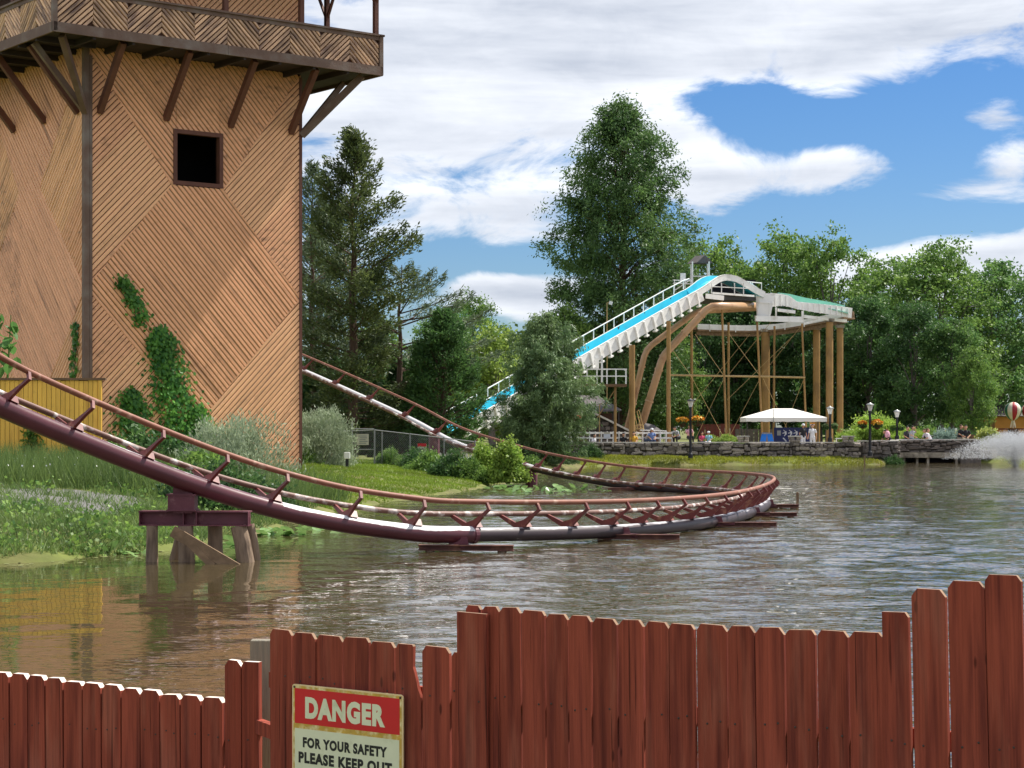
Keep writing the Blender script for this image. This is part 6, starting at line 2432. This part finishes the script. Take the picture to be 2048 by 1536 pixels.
oakA = broadleaf(17, 6.2, 51, 17, 400, 88, .27, 'leaf_oak', crown0=.25, open_=.5)
oakB = broadleaf(16, 5.2, 52, 15, 320, 90, .27, 'leaf_oak2', crown0=.12, open_=.3)
oakC = broadleaf(12, 4.6, 53, 13, 280, 85, .26, 'leaf_oak', crown0=.06, open_=.2)
oakD = broadleaf(14, 5.4, 54, 15, 340, 90, .28, 'leaf_dark', crown0=.05, open_=.1)
oakE = broadleaf(18, 6.4, 55, 18, 400, 84, .29, 'leaf_oak', crown0=.3, open_=.4, lobe=(.22, .36))
brt = broadleaf(9, 4.2, 56, 12, 220, 55, .34, 'leaf_bright', crown0=.05, open_=.3)
T = [  # name, label, px, Y, meshes, scale, rot, sx
    ('oak_tree', 'tall airy oak with gaps of sky right of the flume hump', 1570, 170, oakE, 1.06, .2, 1.0),
    ('oak_tree', 'spreading oak whose crown overhangs the white trough end', 1660, 166, oakE, 1.02, 2.4, .95),
    ('oak_tree', 'round oak crown between the airy oaks and the big right tree', 1765, 172, oakA, 1.0, 1.1, 1.05),
    ('oak_tree', 'big leafy oak dominating the right side above the bench sitters', 1880, 165, oakA, 1.04, 3.3, 1.1),
    ('oak_tree', 'oak with ragged top at the right edge of the picture', 1985, 170, oakB, 1.05, .6, 1.15),
    ('oak_tree', 'oak cut off by the right edge above the balloons', 2090, 176, oakA, .92, 5.2, 1.1),
    ('oak_tree', 'light green oak peeking over the lift hut', 1428, 172, oakA, 1.1, 4.4, .95),
    ('oak_tree', 'leafy oak showing above the white hump railing', 1500, 174, oakA, .98, 2.9, .9),
    ('oak_tree', 'dark oak filling the gap behind the brown columns', 1470, 166, oakD, .92, .4, 1.0),
    ('oak_tree', 'dark oak behind the thin braced poles', 1400, 163, oakD, .86, 1.9, .9),
    ('oak_tree', 'dark oak in shade directly behind the canopy', 1545, 164, oakD, .9, 3.0, .95),
    ('oak_tree', 'dark oak behind the pair of fat right columns', 1640, 160, oakD, .86, 4.6, .9),
    ('oak_tree', 'dark shaded oak right of the last brown column', 1735, 158, oakD, .90, 5.6, .95),
    ('oak_tree', 'dark lower oak under the big right crown', 1830, 154, oakD, .84, .9, 1.0),
    ('oak_tree', 'mid green oak in front of the dark right trees', 1905, 152, oakB, .66, 2.2, 1.0),
    ('oak_tree', 'narrow green tree left of the orange building', 1945, 149, oakC, .66, 4.0, .8),
    ('oak_tree', 'leafy lower tree in front of the conical trunk on the left', 1135, 146, oakC, .92, .1, .85),
    ('oak_tree', 'shaded tree behind the fat left column of the flume', 1290, 160, oakD, .82, 2.7, .9),
    ('oak_tree', 'shaded tree behind the brown pipes', 1345, 158, oakC, .8, 3.9, .9),
    ('oak_tree', 'shaded tree behind the white landing', 1205, 160, oakD, .75, 5.0, .9),
    ('oak_tree', 'distant light green tree right of the white pine', 945, 200, oakE, .86, 1.3, .9),
    ('oak_tree', 'distant pale tree in the gap left of the conical tree', 1045, 215, oakC, .98, 2.3, 1.1),
    ('oak_tree', 'distant tree low in the sky gap below the small cumulus', 1000, 225, oakB, .72, 4.2, 1.2),
    ('oak_tree', 'distant tree behind the dark cedar', 890, 190, oakB, .86, .3, 1.1),
    ('oak_tree', 'distant tree behind the spruce', 760, 185, oakA, .7, 3.6, 1.2),
    ('bright_tree', 'yellow green feathery tree left of the weeping evergreen', 985, 140, brt, .98, .5, 1.0),
    ('bright_tree', 'second yellow green tree behind the weeping evergreen', 1060, 150, brt, 1.02, 2.9, 1.1),
    ('bright_tree', 'low yellow green tree behind the dark cedar', 920, 146, brt, .85, 4.1, 1.0),
]
for nm, lab, px, Y, ms, sc, rt, sx in T:
    plant(nm, lab, 'tree', px, 880, Y, ms, sc, rt, .86, G_FAR, sx)
for px, Y, sc, lab in ((1050, 240, .62, 'tiny distant spruce tip in the sky gap'), (655, 120, .9, 'distant spruce glimpsed between the tower and the dark spruce')):
    plant('spruce_tree', lab, 'tree', px, 880, Y, spruce, sc, .7, .9, G_FAR)
# far tree belt closing the view low behind everything
belt = []
beltr = np.random.default_rng(3)
for i in range(260):
    x = -150 + 330 * i / 260 + beltr.normal(0, 1.5)
    yb_ = 250 + beltr.uniform(0, 25)
    hh = beltr.uniform(8, 12.5)
    m = 90
    u = unit(beltr.normal(size=(m, 3))) * beltr.uniform(.6, 1, size=(m, 1))
    belt.append(np.array([x, yb_, 1 + hh * .5]) + u * np.array([3.2, 2.5, hh * .52]))
bp_ = np.concatenate(belt)
tag(obj('far_woods', leaf_mesh('far_woods', bp_, 1.5, 1.1, 'leaf_oak2')), 'far belt of woods closing the horizon behind all the trees', 'woods', kind='stuff')

# ---- shrubs
def shrub(r3, seed, ncl, per, L, W, mat, sig=.16, axis=(0, 0, .6), jit=1.0, stems=8):
    r = np.random.default_rng(seed)
    u = unit(r.normal(size=(ncl, 3)))
    u[:, 2] = np.abs(u[:, 2]) * 1.0 - .12
    lump = 1 + .18 * np.sin(u[:, 0] * 5 + seed) * np.sin(u[:, 1] * 4 + 1) + .12 * np.sin(u[:, 2] * 9 + seed)
    cc = u * np.array(r3) * (r.uniform(.6, 1.0, size=(ncl, 1)) * lump[:, None])
    cc[:, 2] = np.maximum(cc[:, 2], .03)
    pts, rn = [], []
    for q in cc:
        n_ = int(per * r.uniform(.4, 1.4))
        pts.append(q + r.normal(0, sig, size=(n_, 3)))
        rn.append(np.clip(r.uniform(0, .5) + r.uniform(0, .55, n_), 0, 1))
    pts = np.concatenate(pts)
    pts[:, 2] = np.maximum(pts[:, 2], .01)
    ax = unit(pts / np.array(r3) + 1e-6) * .6 + np.array(axis)
    b = MB()
    for k in range(stems):
        a = 2 * PI * k / stems
        q = cc[r.integers(0, ncl)]
        b.tube([(.06 * math.cos(a), .06 * math.sin(a), -.1), tuple(q * .55 + np.array([0, 0, .1])), tuple(q * .95)], [.03, .018, .006], 4, caps=False)
    return b.mesh('stems', 'bark'), leaf_mesh('foliage', pts, L, W, mat, ax, jit, rnd=np.concatenate(rn))


def put_shrub(name, label, px, pbase, Y, ms, rot=0.0, sc=1.0, z=None, group=None):
    x = P(px, 0, Y).x
    o = thing(name, label, 'shrub', (x, Y, z if z is not None else float(gz(x, Y)) - .04), group)
    o.rotation_euler = (0, 0, rot); o.scale = (sc, sc, sc)
    obj('stems', ms[0], o); obj('foliage', ms[1], o)
    return o


silver = shrub((1.6, 1.2, 2.6), 61, 260, 70, .13, .03, 'leaf_silver', .14, axis=(0, 0, 1.2), jit=.7)
put_shrub('silver_shrub', 'silvery green willow like shrub against the tower base', 476, 980, 56, silver, 0, 1.08)
put_shrub('silver_shrub', 'smaller grey green shrub at the right foot of the tower', 640, 925, 80, silver, 1.0, 1.18)
dk1 = shrub((1.3, 1.0, 1.3), 62, 120, 60, .15, .08, 'leaf_dark', .16)
gr1 = shrub((1.2, 1.0, 1.1), 63, 120, 60, .13, .08, 'leaf_oak', .15)
vine = shrub((.72, .7, 1.75), 64, 170, 60, .16, .08, 'leaf_lime', .12, axis=(0, 0, -.9))
put_shrub('vine_mound', 'bright vine covered mound beside the track support', 1015, 975, 79.2, vine, .2, 1.0, .2)
put_shrub('vine_mound', 'second low leafy mound just left of the bright vine mound', 965, 975, 80.5, vine, 2.2, .8, .4)
for i, (px, Y, ms, sc, lab) in enumerate(((430, 47, dk1, 1.0, 'dark bush under the track right of the wooden piles'), (395, 52, gr1, 1.0, 'green bush between the silvery shrub and the pile support'), (520, 49, dk1, .75, 'dark low bush at the shore under the falling track'),
        (860, 81, gr1, .8, 'weedy bush below the small warning sign'), (905, 80, dk1, .85, 'dark weedy bush along the chain link fence'), (940, 79.5, gr1, .8, 'weedy green bush left of the mounds'), (830, 83, dk1, .7, 'dark bush beside the chain link gate'),
        (600, 79, gr1, .7, 'low bush hugging the right corner of the tower'), (1110, 118, gr1, .9, 'green bush at the far shore below the weeping tree'), (1180, 124, dk1, .7, 'dark bush at the left end of the stone wall'),
        (780, 84.5, gr1, .65, 'low weeds tangled in the chain link fence'), (1060, 100, gr1, .7, 'shore bush behind the climbing track'), (300, 58, dk1, 1.2, 'dark leafy bush at the left foot of the tower'), (250, 57, gr1, 1.0, 'green leafy bush beside the yellow wall'))):
    put_shrub('bush', lab, px, 0, Y, ms, i * 1.3, sc, group='bushes on the banks')
hedge = shrub((1.2, 1.0, 1.15), 65, 520, 40, .09, .06, 'leaf_bright', .07)
put_shrub('round_hedge', 'neatly clipped round green hedge behind the stone wall', 1458, 885, 130, hedge, 0, 1.0, ZG)
put_shrub('round_hedge', 'second clipped hedge partly behind the flower lamp', 1424, 885, 132.5, hedge, 1, .95, ZG)
lime = shrub((1.9, 1.6, 3.1), 66, 260, 60, .2, .1, 'leaf_lime', .2, axis=(0, 0, .1))
put_shrub('lime_bush', 'bright lime green bushy tree left of the right flower lamp', 1748, 885, 138, lime, 0, 1.0, ZG)
pale = shrub((.75, .7, 1.75), 67, 150, 50, .16, .09, 'leaf_pale', .14)
put_shrub('pale_shrub', 'pale yellow upright shrub left of the fountain', 1975, 880, 138, pale, 0, 1.05, ZG)
blue = shrub((1.3, 1.0, 1.35), 68, 130, 50, .3, .06, 'leaf_blue', .2)
put_shrub('blue_shrub', 'blue grey shrub behind the two people in black', 1890, 880, 141, blue, 0, 1.1, ZG)
for i, (px, Y, sc, ms, lab) in enumerate(((1822, 141, 1.2, lime, 'yellow green bush behind the raised arm person'), (1850, 143, 1.3, gr1, 'green bush behind the lilac shirted person'), (1700, 137, .55, lime, 'low lime bush behind the stone pier'), (1775, 137, .5, lime, 'low lime bush right of the flower lamp'),
        (1930, 143, 1.1, dk1, 'dark bush behind the two people in black'), (1720, 129, .35, gr1, 'tiny bush at the foot of the dark wall'), (1786, 127.2, .55, dk1, 'leafy weed at the joint of the two walls'))):
    put_shrub('park_bush', lab, px, 0, Y, ms, i * 2.0, sc * (.5 if ms is lime and sc > 1 else 1), ZG if Y > 128.5 else None, 'bushes behind the promenade')

# ---- ivy on the right face of the tower
def face_tz(px, py):
    k = (px - 1024) / F
    t = (k * TC.y - TC.x) / (TA.x - k * TA.y)
    Y = TC.y + TA.y * t
    return t, CAMZ + (856 - py) / F * Y


def ivy(label, strokes, n, seed, L=.19):
    r = np.random.default_rng(seed)
    pts = []
    b = MB()
    for (pxs_, ws, wt) in strokes:
        q = np.array([face_tz(*p) for p in pxs_])
        m = int(n * wt)
        s = r.uniform(0, len(q) - 1.001, m)
        i = s.astype(int); f_ = (s - i)[:, None]
        c = q[i] * (1 - f_) + q[i + 1] * f_
        w_ = np.interp(s, range(len(q)), ws)
        off = r.normal(0, .42, size=(m, 2)) * w_[:, None]
        tz = c + off
        keep = r.uniform(0, 1, m) < (.65 + .35 * np.sin(tz[:, 0] * 6) * np.sin(tz[:, 1] * 5))
        tz = tz[keep]
        d = .05 + np.abs(r.normal(0, .12, len(tz)))
        pts.append(np.array(TC) + np.array(TA) * tz[:, :1] + np.array(NR) * d[:, None] + np.array([0, 0, 1]) * tz[:, 1:])
        b.tube([TC + TA * a[0] + NR * .045 + Vector((0, 0, a[1])) for a in q], [.03] * len(q), 5)
    pts = np.concatenate(pts)
    pts = pts[pts[:, 2] > .6]
    o = thing('ivy', label, 'climbing plant', (TC.x + 1, TC.y, 1.0))
    org = np.array(base_of(o))
    obj('leaves', leaf_mesh('leaves', pts - org, L, L * .85, 'leaf_ivy', (0, 0, -.6), .5, flat=.25, normal=np.broadcast_to(np.array(NR) + np.array([0, 0, .25]), pts.shape)), o)
    b.build('vine_stem', 'bark', o)


IVY_N = 9500
ivy('dark green ivy climbing the lower right face of the tower', [([(345, 960), (352, 880), (345, 800), (330, 740), (322, 690), (310, 672)], (1.3, 1.2, 1.0, .75, .6, .3), .5), ([(250, 960), (262, 880), (265, 820), (255, 790)], (1.2, 1.0, .7, .3), .27), ([(420, 960), (400, 880), (390, 820)], (1.1, .8, .4), .23)], IVY_N, 71, .145)
ivy('small ivy patch clinging high on the orange tower wall', [([(282, 645), (268, 610), (250, 580), (238, 562)], (.38, .42, .36, .22), 1.0)], 700, 72, .145)

# vines on the yellow shed and the left face
def vine_on_shed(label, px, top_, bot, w, n, seed):
    r = np.random.default_rng(seed)
    o = thing('shed_vine', label, 'climbing plant', (P(px, 0, SY - .1).x, SY - .1, .95))
    org = np.array(base_of(o))
    py = r.uniform(top_, bot, n)
    x_ = px + r.normal(0, 1, n) * w * (.5 + .5 * (py - top_) / (bot - top_))
    pts = np.array([tuple(P(a, c, SY - .08 - abs(r.normal(0, .08)))) for a, c in zip(x_, py)])
    obj('leaves', leaf_mesh('leaves', pts - org, .13, .09, 'leaf_oak', (0, 0, -.4), .8), o)
    b = MB(); b.tube([P(px, bot + 8, SY - .06), P(px + 3, (top_ + bot) / 2, SY - .06), P(px - 2, top_, SY - .06)], .02, 5); b.build('vine_stem', 'bark', o)


vine_on_shed('broad green vine hanging on the yellow wall, left of the smaller one', 63, 845, 935, 13, 520, 73)
vine_on_shed('smaller green vine on the yellow wall near its right corner', 150, 880, 940, 11, 340, 74)
o = thing('wall_vine', 'thin vine on the left tower face above the yellow wall', 'climbing plant', (TC.x - .6, TC.y + .8, 1.0))
r = np.random.default_rng(75)
n = 150
zv = r.uniform(3.9, 6.1, n); sv = .9 - .25 * (zv - 4) / 2 + r.normal(0, .16, n)
pts = np.array(TC) + np.array(TL) * sv[:, None] + np.array(NL) * .1 + np.array([0, 0, 1]) * zv[:, None]
obj('leaves', leaf_mesh('leaves', pts - np.array(base_of(o)), .19, .15, 'leaf_ivy', (0, 0, -.6), .5, normal=np.broadcast_to(np.array(NL), pts.shape)), o)
b = MB(); b.tube([TC + TL * .9 + NL * .05 + Vector((0, 0, 1)), TC + TL * .7 + NL * .05 + Vector((0, 0, 6))], .02, 5); b.build('vine_stem', 'bark', o)

# big leaved plant rising behind the shed
bl = thing('large_leaf_plant', 'tall plant with big round leaves rising behind the yellow wall', 'plant', (P(12, 0, 63.5).x, 63.5, 1.0))
b = MB()
st = [P(8, 930, 63.5), P(14, 780, 63.5), P(18, 700, 63.5), P(22, 630, 63.5)]
b.tube(st, [.05, .04, .03, .015], 6)
b.build('stem', 'leaf_big', bl)
lf = MB()
outl = [(0, 0), (.16, .12), (.2, .3), (.12, .48), (0, .6), (-.12, .48), (-.2, .3), (-.16, .12)]
lf.add([(x_, y_, .04 * abs(x_) / .2 - .06 * (y_ / .6) ** 2) for x_, y_ in outl] + [(0, .3, -.03)], [(i, (i + 1) % 8, 8) for i in range(8)])
lfm = lf.mesh('leaf', 'leaf_big')
at = lfm.attributes.new('rnd', 'FLOAT', 'POINT'); at.data.foreach_set('value', [.4] * 9)
for i in range(34):
    px, py = random.uniform(-22, 46), random.uniform(622, 738)
    if px > 22 + (py - 620) * .22:
        px -= 22
    p_ = P(px, py, 63.4 + random.uniform(-.4, .4))
    obj('leaf', lfm, bl, Matrix.Translation(p_ - base_of(bl)) @ Matrix.Rotation(random.uniform(0, 6.28), 4, 'Z') @ Matrix.Rotation(random.uniform(-1.2, -.3), 4, 'X') @ Matrix.Scale(random.uniform(.55, .95), 4))

# ---- grass
def blades(name, label, pts, h, w, mat, lean=.35, cat='grass'):
    n = len(pts)
    a = rng.uniform(0, 2 * PI, n)
    d = np.stack([np.cos(a), np.sin(a), np.zeros(n)], 1)
    ln = rng.normal(0, lean, size=(n, 2))
    hh = h * rng.uniform(.5, 1.25, size=n)
    tip = pts + np.stack([ln[:, 0] * hh, ln[:, 1] * hh, hh], 1)
    v = np.empty((n, 3, 3))
    v[:, 0] = pts - d * w / 2; v[:, 1] = pts + d * w / 2; v[:, 2] = tip
    cl = .5 + .5 * np.sin(pts[:, 0] * 1.7) * np.sin(pts[:, 1] * 1.3)
    rn = np.clip(rng.uniform(0, .6, n) + .4 * cl, 0, 1)
    return tag(obj(name, mesh_np(name, v.reshape(-1, 3), np.arange(n * 3).reshape(n, 3), mat, np.repeat(rn, 3))), label, cat, kind='stuff')


def scatter(x0, x1, y0, y1, n, cond):
    x = rng.uniform(x0, x1, n); y = rng.uniform(y0, y1, n)
    d = sdist(x, y)
    k = cond(x, y, d)
    x, y = x[k], y[k]
    return np.stack([x, y, gz(x, y)], 1)


ingravel = lambda x, y: (x < -8.6) & (y > 40.4) & (y < 48.6)
pt1 = scatter(-20, -5, 47.5, 60, 30000, lambda x, y, d: (d > .4) & (rng.uniform(0, 1, len(x)) < .75) & ~((y < 49) & (x < -9)))
blades('tall_grass', 'tall pale green grass below the yellow wall', pt1, .92, .026, 'grass_tall')
pt1 = scatter(-18, -5.2, 33, 48, 42000, lambda x, y, d: (d > .05) & (~ingravel(x, y) | (rng.uniform(0, 1, len(x)) < .10 + .35 * (np.sin(x * 2.7) * np.sin(y * 2.2) > .1))))
blades('bank_grass', 'low weedy grass along the left shore', pt1, .26, .025, 'grass_tall', .6)
pt1 = scatter(-9, 0.5, 55, 90, 90000, lambda x, y, d: (d > .1))
blades('lawn_grass', 'mown bright green lawn between the tower and the lake', pt1, .085, .03, 'grass_lawn', .5)
pt1 = scatter(3, 28, 119, 127, 52000, lambda x, y, d: (d > .02) & (y < 127.0))
blades('far_bank_grass', 'strip of yellow green grass along the far stone wall', pt1, .15, .05, 'grass_far', .5)
pt1 = scatter(-16, -6.4, 34, 49, 900, lambda x, y, d: (d > .2) & ~ingravel(x, y) & (np.sin(x * 2.1) * np.sin(y * 1.4) > -.45))
obw = leaf_mesh('ground_cover', np.repeat(pt1, 15, 0) + rng.normal(0, .2, size=(len(pt1) * 15, 3)) * np.array([1, 1, .4]) + np.array([0, 0, .12]), .11, .08, 'leaf_oak')
k_ = obj('ground_cover', obw)
tag(k_, 'yellow green creeping weeds on the left bank', 'weeds', kind='stuff')
pt1 = scatter(-18, -8, 48, 58, 70, lambda x, y, d: d > .4)
tag(obj('daisies', leaf_mesh('daisies', pt1 + np.array([0, 0, .62]), .05, .05, 'petal_white')), 'tiny white flowers scattered in the tall grass', 'flowers', kind='stuff')

# ---- water lilies and floating weed
lf = MB()
N_ = 12
vs = [(0, 0, 0)] + [(math.cos(a) * .5, math.sin(a) * .62, .03 * math.sin(3 * a)) for a in np.linspace(.25, 2 * PI - .25, N_)]
lf.add(vs, [(0, i, i + 1) for i in range(1, N_)])
lily = lf.mesh('leaf', 'lily')
at = lily.attributes.new('rnd', 'FLOAT', 'POINT'); at.data.foreach_set('value', [random.random() for _ in range(N_ + 1)])
for px, py, nl_, spr, up_, lab in ((150, 1108, 26, .75, .16, 'cluster of upright water lily leaves near the left shore'), (60, 1118, 14, .7, .1, 'flat lily pads at the far left shore'), (250, 1104, 16, .8, .08, 'scattered lily pads left of the wooden piles'), (440, 1094, 14, .8, .14, 'lily leaves around the wooden piles'),
        (570, 1070, 22, .8, .18, 'water lily leaves right of the wooden piles'), (640, 1058, 12, .9, .06, 'flat lily pads under the falling track'), (1075, 985, 30, 1.8, .16, 'lily leaves beside the far track support'), (1150, 978, 22, 1.6, .14, 'lily leaves below the far leg of the track'), (1030, 978, 18, 1.0, .12, 'lily leaves at the foot of the vine mound')):
    Y = CAMZ * F / (py - 856)
    c = P(px, py, Y)
    o = thing('water_lily', lab, 'water plant', (c.x, c.y, 0), 'water lilies')
    for i in range(nl_):
        e_ = random.random() < .6
        q = Vector((random.gauss(0, spr * .55), random.gauss(0, spr * .6), random.uniform(.02, up_) if e_ else .012 + .001 * i))
        tl = random.uniform(.2, .9) if e_ else 0
        obj('leaf', lily, o, Matrix.Translation(q) @ Matrix.Rotation(random.uniform(0, 6.28), 4, 'Z') @ Matrix.Rotation(tl, 4, 'X') @ Matrix.Scale(random.uniform(.18, .34), 4))
x = rng.uniform(-16, 2, 26000); y = rng.uniform(30, 90, 26000)
d = sdist(x, y)
wn_ = np.sin(x * 1.3) * np.sin(y * .6) + np.sin(x * 3.1 + y) * .5
k = (d < -.02) & (d > -1.6 - .8 * wn_ * (y < 60)) & (rng.uniform(0, 1, len(x)) < np.exp(d / .8))
x, y = x[k], y[k]
n = len(x)
a6 = np.linspace(0, 2 * PI, 7)[:-1]
rad = rng.uniform(.015, .06, n)[:, None]
v = np.stack([x[:, None] + rad * np.cos(a6), y[:, None] + rad * np.sin(a6), np.full((n, 6), .012)], -1)
f = np.arange(n * 6).reshape(n, 6)
vv = v.reshape(-1, 3)
f3 = np.concatenate([f[:, [0, 1, 2, 3]], f[:, [3, 4, 5, 0]]])
tag(obj('floating_weed', mesh_np('floating_weed', vv, f3, 'duckweed', np.repeat(rng.uniform(0, 1, n), 6))), 'pale floating weed scum along the left shore', 'weed', kind='stuff')
